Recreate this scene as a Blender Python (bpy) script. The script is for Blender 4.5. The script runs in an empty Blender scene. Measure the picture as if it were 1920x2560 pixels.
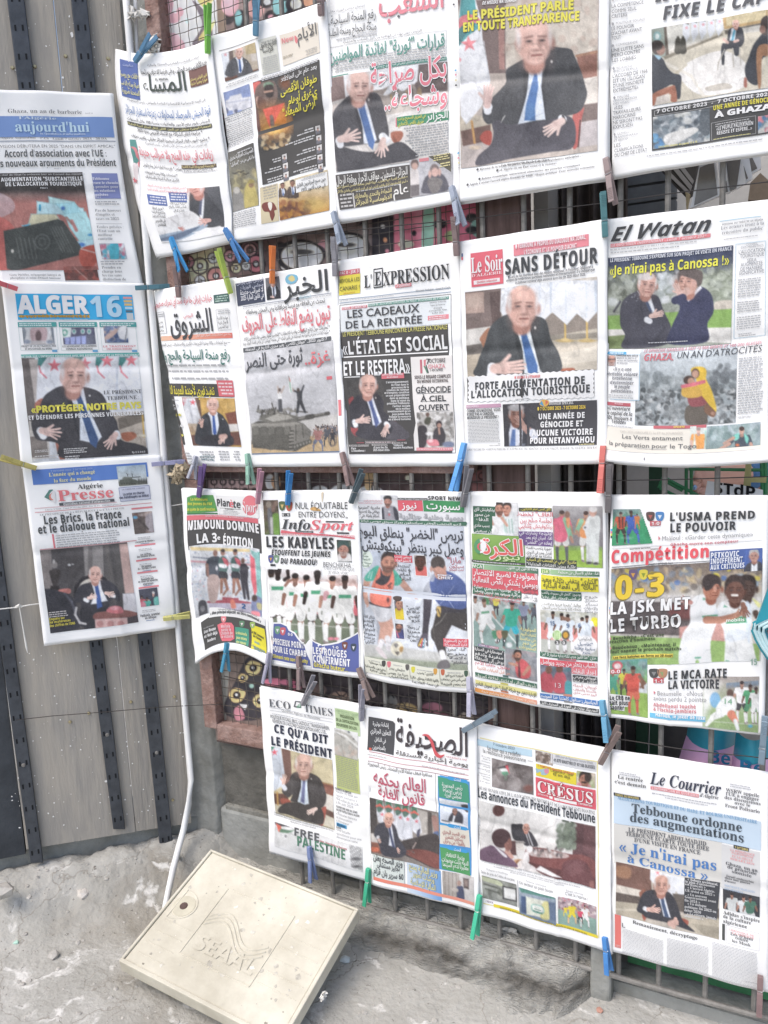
import bpy,bmesh,math,random,unicodedata
import numpy as np
from mathutils import Vector,Matrix
from mathutils.geometry import tessellate_polygon
random.seed(7);RNG=np.random.default_rng(7)
SC=bpy.context.scene
COL=SC.collection
R=math.radians
#  camera
F,CXP,CYP=1940.0,960.0,1280.0
def _n(v):return v/np.linalg.norm(v)
AX=_n(np.array([3960.,120.,-1940.]))
_d=np.array([565.,12720.,1940.]);_d=_n(_d-AX*_d.dot(AX))
AZ=-_d;AY=np.cross(AZ,AX)
RM=np.array([AX,AY,AZ])
DIST=1.55375
CAM=np.array([0.,-DIST,1.25])
cam_d=bpy.data.cameras.new('camera');cam=bpy.data.objects.new('camera',cam_d);COL.objects.link(cam)
cam_d.sensor_fit='VERTICAL';cam_d.sensor_height=24.0;cam_d.lens=24.0*F/2560.0
cam_d.clip_start=0.02;cam_d.clip_end=500
_r,_u,_b=RM@np.array([1.,0,0]),RM@np.array([0,-1.,0]),RM@np.array([0,0,-1.])
cam.matrix_world=Matrix(((_r[0],_u[0],_b[0],CAM[0]),(_r[1],_u[1],_b[1],CAM[1]),(_r[2],_u[2],_b[2],CAM[2]),(0,0,0,1)))
SC.camera=cam
#  sky and soft sun (bright overcast)
SUN_EL,SUN_AZ=R(58),R(205)
w=bpy.data.worlds.new('World');SC.world=w;w.use_nodes=True
nt=w.node_tree;nt.nodes.clear()
sky=nt.nodes.new('ShaderNodeTexSky');sky.sky_type='NISHITA';sky.sun_disc=False
sky.sun_elevation=SUN_EL;sky.sun_rotation=SUN_AZ;sky.air_density=1.0;sky.dust_density=3.0;sky.ozone_density=1.0
bg=nt.nodes.new('ShaderNodeBackground');bg.inputs[1].default_value=0.15
ou=nt.nodes.new('ShaderNodeOutputWorld')
nt.links.new(sky.outputs[0],bg.inputs[0]);nt.links.new(bg.outputs[0],ou.inputs[0])
sun_d=bpy.data.lights.new('sun','SUN');sun_d.energy=1.4;sun_d.angle=R(40);sun_d.color=(1.0,0.96,0.91)
sun=bpy.data.objects.new('sun',sun_d);COL.objects.link(sun)
_sv=Vector((math.sin(SUN_AZ)*math.cos(SUN_EL),math.cos(SUN_AZ)*math.cos(SUN_EL),math.sin(SUN_EL)))
sun.rotation_euler=_sv.to_track_quat('Z','Y').to_euler();sun.location=_sv*20
SC.view_settings.view_transform='Standard';SC.view_settings.look='None'
SC.view_settings.exposure=0.5;SC.view_settings.gamma=1.0
SC.cycles.max_bounces=6;SC.cycles.diffuse_bounces=3
#  projection helpers
def ray(px,py):
 return RM@np.array([(px-CXP)/F,(py-CYP)/F,1.0])
def at(px,py,y=0.0):
 r=ray(px,py);return CAM+r*((y-CAM[1])/r[1])
def ground_at(px,py,z=0.0):
 r=ray(px,py);return CAM+r*((z-CAM[2])/r[2])
HINGE=np.array([-1.3785,0.05,0.0]);TH=R(44)
LD=np.array([math.cos(TH),math.sin(TH),0.]);LN=np.array([math.sin(TH),-math.cos(TH),0.])
def left_at(px,py,off=0.0):
 r=ray(px,py);return CAM+r*(((HINGE+LN*off-CAM)@LN)/(r@LN))
WD=np.array([1.,0,0]);WN=np.array([0.,-1.,0])
def to_px(P):
 q=(np.asarray(P)-CAM)@RM
 return CXP+F*q[...,0]/q[...,2],CYP+F*q[...,1]/q[...,2]
 #  colours, materials, objects
KINK=0.86
def lin(c):
 if isinstance(c,str):
  c=[int(c[i:i+2],16)/255 for i in range(0,len(c),2)] if len(c)==6 else[int(ch*2,16)/255 for ch in c]
 c=np.asarray(c,float)
 return np.where(c<=0.04045,c/12.92,((c+0.055)/1.055)**2.4)
def srgb(h):
 if isinstance(h,str):
  return np.array([int(h[i:i+2],16)/255 for i in(0,2,4)]) if len(h)==6 else np.array([int(ch*2,16)/255 for ch in h])
 return np.asarray(h,float)
def mat(name,col,rough=0.6,metal=0.0,noise=0.0,nscale=20.0,bump=0.0,bscale=60.0,col2=None,stretch=None,spec=0.3,trans=0.0):
 m=bpy.data.materials.new(name);m.use_nodes=True;t=m.node_tree
 p=t.nodes['Principled BSDF'];c=lin(col)
 p.inputs['Base Color'].default_value=(*c,1);p.inputs['Roughness'].default_value=rough;p.inputs['Metallic'].default_value=metal
 p.inputs['Specular IOR Level'].default_value=spec
 if noise or bump or col2 is not None:
  tc=t.nodes.new('ShaderNodeTexCoord');mp=t.nodes.new('ShaderNodeMapping')
  if stretch:mp.inputs['Scale'].default_value=stretch
  t.links.new(tc.outputs['Object'],mp.inputs[0])
 if noise or col2 is not None:
  n=t.nodes.new('ShaderNodeTexNoise');n.inputs['Scale'].default_value=nscale;n.inputs['Detail'].default_value=8;n.inputs['Roughness'].default_value=0.65
  t.links.new(mp.outputs[0],n.inputs['Vector'])
  rp=t.nodes.new('ShaderNodeValToRGB')
  c2=lin(col2) if col2 is not None else c*(1-noise)
  rp.color_ramp.elements[0].position=0.36;rp.color_ramp.elements[1].position=0.64
  rp.color_ramp.elements[0].color=(*c2,1);rp.color_ramp.elements[1].color=(*c,1)
  t.links.new(n.outputs[0],rp.inputs[0]);t.links.new(rp.outputs[0],p.inputs['Base Color'])
 if bump:
  n2=t.nodes.new('ShaderNodeTexNoise');n2.inputs['Scale'].default_value=bscale;n2.inputs['Detail'].default_value=10
  t.links.new(mp.outputs[0],n2.inputs['Vector'])
  b=t.nodes.new('ShaderNodeBump');b.inputs['Strength'].default_value=bump;b.inputs['Distance'].default_value=0.01
  t.links.new(n2.outputs[0],b.inputs['Height']);t.links.new(b.outputs[0],p.inputs['Normal'])
 return m
def ink_mat(name,rough=0.55,spec=0.25,bump=0.0):
 m=bpy.data.materials.new(name);m.use_nodes=True;t=m.node_tree
 a=t.nodes.new('ShaderNodeAttribute');a.attribute_name='Col'
 p=t.nodes['Principled BSDF'];p.inputs['Roughness'].default_value=rough;p.inputs['Specular IOR Level'].default_value=spec
 t.links.new(a.outputs['Color'],p.inputs['Base Color'])
 if bump:
  n=t.nodes.new('ShaderNodeTexNoise');n.inputs['Scale'].default_value=55;n.inputs['Detail'].default_value=10;b=t.nodes.new('ShaderNodeBump');b.inputs['Strength'].default_value=bump;b.inputs['Distance'].default_value=.012
  t.links.new(n.outputs[0],b.inputs['Height']);t.links.new(b.outputs[0],p.inputs['Normal'])
 return m
INK=ink_mat('printing_ink')
def obj(name,V,Fc,m,parent=None,cols=None,smooth=False):
 me=bpy.data.meshes.new(name);V=np.asarray(V,float)
 if isinstance(Fc,np.ndarray) and Fc.ndim==2:
  k=Fc.shape[1];nf=len(Fc)
  me.vertices.add(len(V));me.vertices.foreach_set('co',V.astype(np.float32).ravel())
  me.loops.add(nf*k);me.loops.foreach_set('vertex_index',Fc.astype(np.int32).ravel())
  me.polygons.add(nf);me.polygons.foreach_set('loop_start',np.arange(0,nf*k,k,dtype=np.int32))
  me.polygons.foreach_set('loop_total',np.full(nf,k,dtype=np.int32));me.update(calc_edges=True)
 else:
  me.from_pydata([tuple(v) for v in V],[],[tuple(int(i) for i in f) for f in Fc]);me.update()
 if cols is not None:
  a=me.color_attributes.new('Col','FLOAT_COLOR','POINT')
  c4=np.ones((len(V),4),np.float32);c4[:,:3]=cols;a.data.foreach_set('color',c4.ravel())
 if smooth:me.polygons.foreach_set('use_smooth',np.ones(len(me.polygons),bool))
 me.materials.append(m)
 o=bpy.data.objects.new(name,me);COL.objects.link(o)
 if parent is not None:o.parent=parent
 return o
def empty(name,loc=(0,0,0)):
 o=bpy.data.objects.new(name,None);o.location=loc;o.empty_display_size=0.05;COL.objects.link(o);return o
def tag(o,label,cat,group=None):
 o['label']=label;o['category']=cat
 if group:o['group']=group
 return o
def struct(o):o['kind']='structure';return o
class MB:
 def __init__(s):s.V=[];s.F=[]
 def add(s,V,Fc):
  b=len(s.V);s.V+=[tuple(v) for v in V];s.F+=[tuple(i+b for i in f) for f in Fc];return s
 def box(s,c,size,rot=None):
  c=np.asarray(c,float);h=np.asarray(size,float)/2
  P=np.array([[x,y,z] for x in(-1,1) for y in(-1,1) for z in(-1,1)])*h
  if rot is not None:P=P@np.asarray(rot).T
  return s.add(P+c,[(0,1,3,2),(4,6,7,5),(0,4,5,1),(2,3,7,6),(0,2,6,4),(1,5,7,3)])
 def hexa(s,P8):
  return s.add(P8,[(3,2,1,0),(4,5,6,7),(0,1,5,4),(1,2,6,5),(2,3,7,6),(3,0,4,7)])
 def tube(s,pts,r,n=8,caps=True):
  pts=[np.asarray(p,float) for p in pts];k=len(pts);rr=r if hasattr(r,'__len__') else[r]*k
  b=len(s.V);ref=np.array([0.13,0.41,0.9])
  for i,p in enumerate(pts):
   t=_n(pts[min(i+1,k-1)]-pts[max(i-1,0)])
   if abs(t@ref)>0.97:ref=np.array([0.9,-0.3,0.2])
   a=_n(np.cross(t,ref));c=np.cross(t,a)
   for j in range(n):
    q=2*math.pi*j/n;s.V.append(tuple(p+rr[i]*(math.cos(q)*a+math.sin(q)*c)))
  for i in range(k-1):
   for j in range(n):
    s.F.append((b+i*n+j,b+i*n+(j+1)%n,b+(i+1)*n+(j+1)%n,b+(i+1)*n+j))
  if caps:
   s.F.append(tuple(b+j for j in reversed(range(n))));s.F.append(tuple(b+(k-1)*n+j for j in range(n)))
  return s
 def build(s,name,m,parent=None,smooth=False):return obj(name,s.V,s.F,m,parent,smooth=smooth)
def grid_faces(nu,nv):
 i=np.arange(nu-1)[None,:];j=np.arange(nv-1)[:,None]
 a=(j*nu+i).ravel();return np.stack([a,a+nu,a+nu+1,a+1],1)
def bevel(o,wd=0.002,seg=2):
 md=o.modifiers.new('bevel','BEVEL');md.width=wd;md.segments=seg;md.limit_method='ANGLE';return o
def vnoise(x,y,seed=0):
 def h(i,j):
  v=np.sin(i*127.1+j*311.7+seed*74.7)*43758.5453;return v-np.floor(v)
 xi,yi=np.floor(x),np.floor(y);fx,fy=x-xi,y-yi;fx=fx*fx*(3-2*fx);fy=fy*fy*(3-2*fy)
 return(h(xi,yi)*(1-fx)+h(xi+1,yi)*fx)*(1-fy)+(h(xi,yi+1)*(1-fx)+h(xi+1,yi+1)*fx)*fy
def fbm(x,y,seed=0,o=4):
 return sum(vnoise(x*2**k,y*2**k,seed+k)/2**(k+1) for k in range(o))
# ============= print: type, pictures and sheets
# ---- Arabic shaping from the Unicode presentation forms
_AF={}
for _c in list(range(0xFB50,0xFBB0))+list(range(0xFE80,0xFEFD)):
 _d2=unicodedata.decomposition(chr(_c)).split()
 if len(_d2)>=2 and _d2[0] in('<isolated>','<final>','<initial>','<medial>'):
  _AF.setdefault(''.join(chr(int(x,16)) for x in _d2[1:]),{})[_d2[0][1:4]]=chr(_c)
def shape_ar(s):
 u=[];i=0
 while i<len(s):
  if s[i:i+2] in _AF:u.append(s[i:i+2]);i+=2
  else:u.append(s[i]);i+=1
 out=[]
 def dual(t):return t=='\u0640' or 'ini' in _AF.get(t,{})
 def joins(t):return t=='\u0640' or t in _AF
 for k,t in enumerate(u):
  if t in _AF:
   pv=k>0 and dual(u[k-1]);nx=k<len(u)-1 and dual(t) and joins(u[k+1]) and 'fin' in _AF.get(u[k+1],{'fin':1})
   key='med' if pv and nx else 'fin' if pv else 'ini' if nx else 'iso'
   f=_AF[t];out.append(f.get(key) or f.get('fin' if pv else 'iso') or f.get('iso') or t)
  else:out.append(t)
 res=[];run=''
 for ch in reversed(out):
  if ch.isdigit():run=ch+run
  else:
   if run:res.append(run);run=''
   res.append({'(':')',')':'(','«':'»','»':'«'}.get(ch,ch))
 if run:res.append(run)
 return ''.join(res)
 # ---- glyph meshes
_GL={}
_MAP={'b':(0x1D5D4,0x1D5EE,0x1D7EC),'i':(0x1D63C,0x1D656,0x1D7EC),'s':(0x1D400,0x1D41A,0x1D7CE),'j':(0x1D468,0x1D482,0x1D7CE)}
def _mesh_of(txt,off):
 c=bpy.data.curves.new('t','FONT');c.body=txt;c.size=1;c.offset=off;c.resolution_u=2
 o=bpy.data.objects.new('t',c);m=bpy.data.meshes.new_from_object(o)
 V=np.zeros(len(m.vertices)*3);m.vertices.foreach_get('co',V);V=V.reshape(-1,3)[:,:2]
 m.calc_loop_triangles();T=np.zeros(len(m.loop_triangles)*3,np.int32);m.loop_triangles.foreach_get('vertices',T)
 T=T.reshape(-1,3)
 bpy.data.objects.remove(o);bpy.data.curves.remove(c);bpy.data.meshes.remove(m)
 return V,T
def _wid(V):return V[:,0].max()-V[:,0].min() if len(V) else 0
_HH=None
def glyph(ch,off):
 global _HH
 k=(ch,round(off,3))
 if k not in _GL:
  if _HH is None:_HH=_wid(_mesh_of('HH',0)[0])
  if ch==' ':_GL[k]=(np.zeros((0,2)),np.zeros((0,3),np.int32),0.27)
  else:
   V,T=_mesh_of(ch,off);ar='\u0600'<=ch<='\u06ff' or '\ufb50'<=ch<='\ufeff'
   adv=_wid(_mesh_of('H'+ch+'H',0)[0])-_HH
   _GL[k]=(V,T,adv)
 return _GL[k]
def layout(txt,st):
 """vertices in cap-height units, triangles, width"""
 off={'r':0.0,'b':0.006,'h':0.006,'i':0.008,'s':0.004,'j':0.004,'t':-0.008,'a':0.006,'A':0.016,'m':0.014,'o':0.02}[st[0]]
 sh=0.2 if 'k' in st[1:] else 0.0
 track=0.06 if st[0]=='h' else 0.0
 base={'h':'b','t':'s','o':'b','O':'b'}.get(st[0],st[0])
 if st[0] in 'aA':txt=shape_ar(txt);track=0
 x=0.0;Vs,Ts,n=[],[],0
 for ch in txt:
  acc=None
  if base in _MAP and st[0] not in 'aA':
   dec=unicodedata.normalize('NFD',ch);b0=dec[0];acc=dec[1] if len(dec)>1 else None
   m=_MAP[base]
   if 'A'<=b0<='Z':g=chr(m[0]+ord(b0)-65)
   elif'a'<=b0<='z':g=chr(m[1]+ord(b0)-97)
   elif'0'<=b0<='9':g=chr(m[2]+ord(b0)-48)
   else:g=ch;acc=None
  else:g=ch;b0=ch
  V,T,adv=glyph(g,off)
  if len(V):
   Vs.append(V+[x,0]);Ts.append(T+n);n+=len(V)
   if acc in('\u0301','\u0300','\u0302','\u0308'):
    cx=x+(V[:,0].max()+V[:,0].min())/2;ty=V[:,1].max()+0.04;t=0.06+off
    if acc=='\u0301':q=[[(-.05,0),(.02,0),(.15,.16),(.02,.16)]]
    elif acc=='\u0300':q=[[(.05,0),(-.02,0),(-.15,.16),(-.02,.16)]]
    elif acc=='\u0302':q=[[(-.16,0),(-.07,0),(.03,.15),(-.03,.15)],[(.16,0),(.07,0),(-.03,.15),(.03,.15)]]
    else:q=[[(-.14,.02),(-.04,.02),(-.04,.12),(-.14,.12)],[(.14,.02),(.04,.02),(.04,.12),(.14,.12)]]
    for qq in q:
     Vs.append(np.array(qq)+[cx,ty]);Ts.append(np.array([[0,1,2],[0,2,3]])+n);n+=4
   elif acc=='\u0327':
    Vs.append(np.array([(-.03,0),(.05,0),(-.02,-.18),(-.1,-.16)])+[x+adv/2,0]);Ts.append(np.array([[0,1,2],[0,2,3]])+n);n+=4
  x+=adv+track
 if not Vs:return None
 V=np.concatenate(Vs);T=np.concatenate(Ts)
 cap=0.72 if st[0] not in 'aA' else 0.70
 V=V/cap;V[:,0]+=V[:,1]*sh;x0=V[:,0].min();V[:,0]-=x0
 return V,T,V[:,0].max()
 # ---- picture painter: soft shapes evaluated at the vertices of a fine grid
def spline(pts,k=6):
 P=np.asarray(pts,float);n=len(P);out=[]
 for i in range(n):
  a,b,c,d=P[i-1],P[i],P[(i+1)%n],P[(i+2)%n]
  for j in range(k):
   t=j/k;out.append(0.5*(2*b+(c-a)*t+(2*a-5*b+4*c-d)*t*t+(3*b-a-3*c+d)*t**3))
 return np.array(out)
class Pic:
 def __init__(s,X,Y,soft=3.0):
  s.X,s.Y=X,Y;s.C=np.ones((len(X),3))*0.9;s.soft=soft;s.tf=None
 def at(s,x=None,y=0,k=1.0,rot=0.0,fx=1):
  s.tf=None if x is None else(x,y,k,math.cos(rot),math.sin(rot),fx);return s
 def _p(s,P):
  P=np.asarray(P,float).reshape(-1,2)
  if s.tf is None:return P
  x,y,k,c,sn,fx=s.tf;px=P[:,0]*fx
  return np.stack([x+k*(px*c-P[:,1]*sn),y+k*(px*sn+P[:,1]*c)],1)
 def _k(s):return 1.0 if s.tf is None else s.tf[2]
 def _mix(s,idx,a,col):
  a=np.clip(a,0,1)[:,None];s.C[idx]=s.C[idx]*(1-a)+srgb(col)*a
 def fill(s,c):s.C[:]=srgb(c);return s
 def grad(s,c0,c1,y0,y1,axis=1,a=1.0):
  t=np.clip(((s.Y if axis else s.X)-y0)/(y1-y0),0,1)[:,None]
  s.C=s.C*(1-a)+a*(srgb(c0)*(1-t)+srgb(c1)*t);return s
 def noise(s,amp,scale,seed=1,ax=1.0):
  n=fbm(s.X/scale,s.Y/scale*ax,seed)-0.47;s.C=np.clip(s.C+(amp*n)[:,None],0,1);return s
 def speck(s,amp,seed=3):
  k=s.soft*5;s.C=s.C*(1+.26*(fbm(s.X/(k*5),s.Y/(k*5),31)-.47)+.22*(fbm(s.X/k,s.Y/k,37)-.47)-.09*np.exp(-((fbm(s.X/(k*3),s.Y/(k*5),41)-.47)/.022)**2)+.06*np.exp(-((fbm(s.X/(k*3)+.35,s.Y/(k*5),41)-.50)/.02)**2))[:,None]
  s.C=np.clip(s.C+RNG.normal(0,amp,(len(s.X),1)),0,1);return s
 def clutter(s,cols,n,box,r0,r1,seed=1,a=0.8):
  g=np.random.default_rng(seed)
  for _ in range(n):
   s.el(g.uniform(box[0],box[2]),g.uniform(box[1],box[3]),g.uniform(r0,r1),g.uniform(r0,r1),cols[g.integers(len(cols))],a=a,rot=g.uniform(0,3))
  return s
 def el(s,cx,cy,rx,ry,col,a=1.0,soft=None,rot=0.0):
  (x,y),=s._p([(cx,cy)]);k=s._k();rx*=k;ry*=k;rot+=0 if s.tf is None else math.atan2(s.tf[4],s.tf[3])
  sf=s.soft if soft is None else soft*k
  m=max(rx,ry)+sf*2;idx=np.where((abs(s.X-x)<m)&(abs(s.Y-y)<m))[0]
  if not len(idx):return s
  dx,dy=s.X[idx]-x,s.Y[idx]-y;c,sn=math.cos(rot),math.sin(rot)
  u,v=(dx*c+dy*sn)/rx,(-dx*sn+dy*c)/ry;q=np.sqrt(u*u+v*v)+1e-9
  d=(q-1)*min(rx,ry);s._mix(idx,a*np.clip(0.5-d/sf,0,1),col);return s
 def po(s,pts,col,a=1.0,sm=1,soft=None):
  P=s._p(pts);P=spline(P) if sm else P;sf=s.soft if soft is None else soft*s._k()
  lo,hi=P.min(0)-sf,P.max(0)+sf
  idx=np.where((s.X>lo[0])&(s.X<hi[0])&(s.Y>lo[1])&(s.Y<hi[1]))[0]
  if not len(idx):return s
  x,y=s.X[idx],s.Y[idx];ins=np.zeros(len(idx),bool);dm=np.full(len(idx),1e18)
  n=len(P)
  for i in range(n):
   (x0,y0),(x1,y1)=P[i],P[(i+1)%n];ex,ey=x1-x0,y1-y0;L=ex*ex+ey*ey+1e-12
   t=np.clip(((x-x0)*ex+(y-y0)*ey)/L,0,1);dx,dy=x-x0-t*ex,y-y0-t*ey
   np.minimum(dm,dx*dx+dy*dy,out=dm)
   if y0!=y1:
    c=((y0>y)!=(y1>y));ins^=c&(x<(x1-x0)*(y-y0)/(y1-y0)+x0)
  d=np.sqrt(dm)*np.where(ins,-1,1);s._mix(idx,a*np.clip(0.5-d/sf,0,1),col);return s
 def pl(s,pts,col,a=1.0,soft=None):return s.po(pts,col,a,0,soft)
 def ca(s,x0,y0,x1,y1,r0,r1,col,a=1.0,soft=None):
  P=s._p([(x0,y0),(x1,y1)]);k=s._k();r0*=k;r1*=k;sf=s.soft if soft is None else soft*k
  m=max(r0,r1)+sf;lo,hi=P.min(0)-m,P.max(0)+m
  idx=np.where((s.X>lo[0])&(s.X<hi[0])&(s.Y>lo[1])&(s.Y<hi[1]))[0]
  if not len(idx):return s
  x,y=s.X[idx]-P[0,0],s.Y[idx]-P[0,1];e=P[1]-P[0];L=e@e+1e-12
  t=np.clip((x*e[0]+y*e[1])/L,0,1);d=np.hypot(x-t*e[0],y-t*e[1])-(r0+(r1-r0)*t)
  s._mix(idx,a*np.clip(0.5-d/sf,0,1),col);return s
 def ln(s,pts,r,col,a=1.0):
  for(x0,y0),(x1,y1) in zip(pts[:-1],pts[1:]):s.ca(x0,y0,x1,y1,r,r,col,a)
  return s
 def star(s,x,y,r,col,rot=0.0):
  return s.po([(x+(r if i%2==0 else r*.42)*math.sin(rot+i*math.pi/5),y-(r if i%2==0 else r*.42)*math.cos(rot+i*math.pi/5)) for i in range(10)],col,sm=0)
  # ---- people in the printed pictures
 def head(s,x,y,k,turn=0.0,rot=0.0,skin='e3c3b8',hair='d9d5d4',bald=1,beard=None,fx=1,eyes='4a3f40',cap=None):
  """k = half the head height; turn -1..1"""
  sk=np.clip(srgb(skin)*[1.0,.94,.91],0,1);dk=sk*[.80,.72,.70];dk2=sk*[.52,.44,.44];li=np.clip(sk*1.07,0,1);t=turn
  s.at(x,y,k,rot,fx);S=0.16
  s.ca(-.04*t,.5,-.06*t,1.0,.46,.46,dk,soft=S)
  s.el(-.73+.2*t,.12,.13,.24,dk,soft=S);s.el(.73+.2*t,.12,.13,.24,dk,soft=S)
  s.po([(0,-1.02),(.42,-.9),(.69,-.5),(.74,0),(.68,.48),(.42,.88),(.05,1.03),(-.36,.9),(-.66,.5),(-.74,0),(-.69,-.5),(-.42,-.9)],sk,soft=S)
  s.el(-.55+.9*t*.4,.25,.28,.75,dk,a=.35,soft=.4);s.el(.62,.3,.2,.7,dk2,a=.25,soft=.4)
  if bald:
   s.el(-.69+.12*t,-.18,.11,.42,hair,a=.8,soft=.14);s.el(.70+.1*t,-.18,.08,.36,hair,a=.7,soft=.14)
   s.el(.05+.25*t,-.6,.42,.3,li,a=.7,soft=.4)
  else:
   s.po([(-.76,.0),(-.8,-.6),(-.45,-1.1),(.1,-1.18),(.6,-1.0),(.8,-.5),(.76,0),(.62,-.32),(.3,-.62),(-.2,-.62),(-.55,-.4)],hair,soft=S)
  if cap is not None:
   s.po([(-.8,-.35),(-.75,-.9),(-.2,-1.2),(.5,-1.1),(.8,-.6),(.8,-.35),(1.15,-.2),(.5,-.3)],cap,soft=S)
  f=.26*t
  if beard is not None:
   s.po([(-.7,.15),(-.45,.45),(0+f,.42),(.45,.45),(.7,.15),(.6,.7),(.3,1.02),(-.05,1.12),(-.4,.98),(-.62,.6)],beard,a=.85,soft=.2)
  for e in(-1,1):
   ex=e*.29+f
   s.ca(ex-.15,-.17-.02*e,ex+.14,-.19+.02*e,.04,.045,dk2*.8,a=.6,soft=.1)
   s.el(ex,.0,.16,.1,dk2,a=.25,soft=.2);s.el(ex,.0,.1,.045,eyes,a=.95,soft=.09);s.el(ex,.13,.14,.05,dk2,a=.3,soft=.14)
  s.ca(f*1.25,-.05,f*1.5,.3,.05,.11,li,a=.6,soft=.14);s.ca(f*1.3+.1,0,f*1.5+.13,.3,.05,.06,dk2,a=.45,soft=.16)
  s.el(f*1.45,.41,.15,.05,dk2,a=.65,soft=.12)
  s.ca(-.2+f*1.1,.63,.2+f*1.1,.62,.035,.035,dk2*[1,.75,.75],a=.85,soft=.1);s.el(f,.78,.18,.05,dk,a=.5,soft=.15)
  s.ca(-.3+f,.45,-.36+f,.72,.03,.03,dk2,a=.3,soft=.12);s.ca(.3+f,.45,.36+f,.72,.03,.03,dk2,a=.3,soft=.12)
  return s.at()
 def hand(s,x,y,k,rot=0.0,fx=1,skin='e3c3b8',spread=.25,curl=0.0):
  """palm at origin, fingers along +x"""
  sk=srgb(skin);dk=sk*[.8,.74,.74];s.at(x,y,k,rot,fx);S=.16
  s.ca(-.75,0,-.2,0,.36,.42,sk,soft=S);s.el(0,0,.5,.46,sk,soft=S);s.el(-.05,.18,.35,.2,dk,a=.4,soft=.3)
  s.ca(-.15,-.35,.35,-.85,.17,.12,sk,soft=S)
  for i,L in enumerate((.95,1.1,1.02,.8)):
   yy=-.3+.2*i;a=(i-1.5)*spread
   s.ca(.3,yy,.3+L*math.cos(a)*(1-curl),yy+L*math.sin(a)+curl*.5,.125,.095,sk if i%2==0 else np.clip(sk*1.03,0,1),soft=.1)
   if i:s.ca(.3,yy-.1,.3+L*.8*math.cos(a)*(1-curl),yy-.1+L*.8*math.sin(a)+curl*.4,.02,.015,dk,a=.7,soft=.08)
  return s.at()
 def man(s,hx,hy,k,turn=.3,jacket='4c4c50',tie='3f5d96',shirt='e4eaf4',rot=0.0,w=2.6,low=5.0,skin='e6c9bf',hair='dcd8d8',fx=1,tlen=3.6,bald=1):
  """seated man in a suit, head centre hx,hy, half head height k; torso runs to low*k under the head"""
  j=srgb(jacket);jd=j*.78;jl=np.clip(j*1.22,0,1);s.at(hx,hy,k,rot,fx);S=.14
  s.po([(-.5,.95),(-1.3,1.35),(-w*.72,1.75),(-w,3.0),(-w*.98,low),(w*.98,low),(w,3.0),(w*.7,1.75),(1.2,1.35),(.5,.95)],j,soft=S)
  s.ca(-w*.62,2.3,-w*.6,low,.3,.5,jd,a=.5,soft=.6);s.ca(w*.62,2.3,w*.62,low,.3,.4,jd,a=.5,soft=.6)
  s.ca(-w*.75,1.9,-w*.9,3.0,.2,.2,jl,a=.35,soft=.5)
  s.po([(-.55,.95),(0,1.3),(.5,.9),(.75,1.6),(.85,3.0),(.45,tlen+.4),(-.1,tlen+.5),(-.35,2.2),(-.7,1.3)],shirt,sm=0,soft=S)
  s.po([(-.55,.95),(-.95,1.45),(-.5,2.5),(.0,tlen+.6),(-.3,2.2)],jd,sm=0,a=.8,soft=S);s.po([(.5,.9),(1.05,1.45),(1.1,2.6),(.6,tlen+.5),(.85,2.6)],jd,sm=0,a=.8,soft=S)
  s.po([(-.17,1.28),(.17,1.28),(.22,1.55),(.5,tlen),(.25,tlen+.5),(0,tlen),(-.08,1.55)],tie,sm=0,soft=S)
  s.po([(-.17,1.28),(.17,1.28),(.16,1.55),(-.1,1.55)],srgb(tie)*.75,sm=0,soft=.1)
  s.po([(-.55,.95),(0,1.32),(-.35,1.62),(-.7,1.25)],np.clip(srgb(shirt)*1.03,0,1),sm=0,soft=.1);s.po([(.5,.92),(.05,1.32),(.4,1.6),(.68,1.2)],np.clip(srgb(shirt)*1.03,0,1),sm=0,soft=.1)
  s.el(1.35,1.95,.07,.07,'e8e4e0',soft=.1)
  s.at();return s.head(hx,hy,k,turn,rot,skin,hair,fx=fx,bald=bald)
 def player(s,x,y,h,shirt='f2f2ee',shorts=None,socks=None,skin='b98a74',hair='3a3030',lean=0.0,step=.08,band=None,arms=(-.09,.09),fx=1,face=1):
  """standing figure: x,y = top of the head, h = height"""
  shorts=shirt if shorts is None else shorts;socks=shirt if socks is None else socks;sk=srgb(skin);s.at(x,y,h,lean,fx);S=.016
  for e in(-1,1):
   fxx=e*(.05+step)
   s.ca(e*.045,.52,fxx,.72,.05,.034,sk,soft=S);s.ca(fxx,.72,fxx+.01,.95,.034,.022,socks,soft=S);s.ca(fxx,.96,fxx+.03,.975,.02,.022,'8a7f7c',soft=S)
   s.ca(e*.045,.48,e*(.055+step*.6),.62,.066,.062,shorts,soft=S)
  s.po([(-.13,.17),(0,.145),(.13,.17),(.125,.3),(.1,.5),(-.1,.5),(-.125,.3)],shirt,soft=S)
  for e,q in zip((-1,1),arms):
   s.ca(e*.12,.19,e*.15+q*.15,.31,.042,.036,shirt,soft=S);s.ca(e*.15+q*.15,.31,e*.15+q*.6,.44,.03,.022,sk,soft=S)
  s.ca(.0,.46,0,.3,.07,.07,srgb(shirt)*.93,a=.4,soft=.06)
  if band is not None:s.po([(-.085,.27),(.085,.27),(.085,.32),(-.085,.32)],band,sm=0,soft=S)
  s.ca(0,.1,0,.16,.03,.035,sk*.85,soft=S);s.el(0,.068,.046,.064,sk,soft=S);s.el(0,.035,.049,.04,hair,soft=S)
  if face:s.ca(-.02,.06,.02,.06,.005,.005,hair,a=.7,soft=S)
  return s.at()
 def flag(s,x0,y0,x1,y1,ly,wtop,col='eeeef2',star=None,red='e08a90',green='55817a'):
  """draped flag hanging from x0..x1 at y0, point at ly"""
  s.po([(x0,y0),(x1,y0),(x1+wtop*.1,y1),((x0+x1)/2+wtop*.1,ly),(x0-wtop*.1,y1)],col,sm=0)
  if star:s.star(*star,red)
  return s
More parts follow.
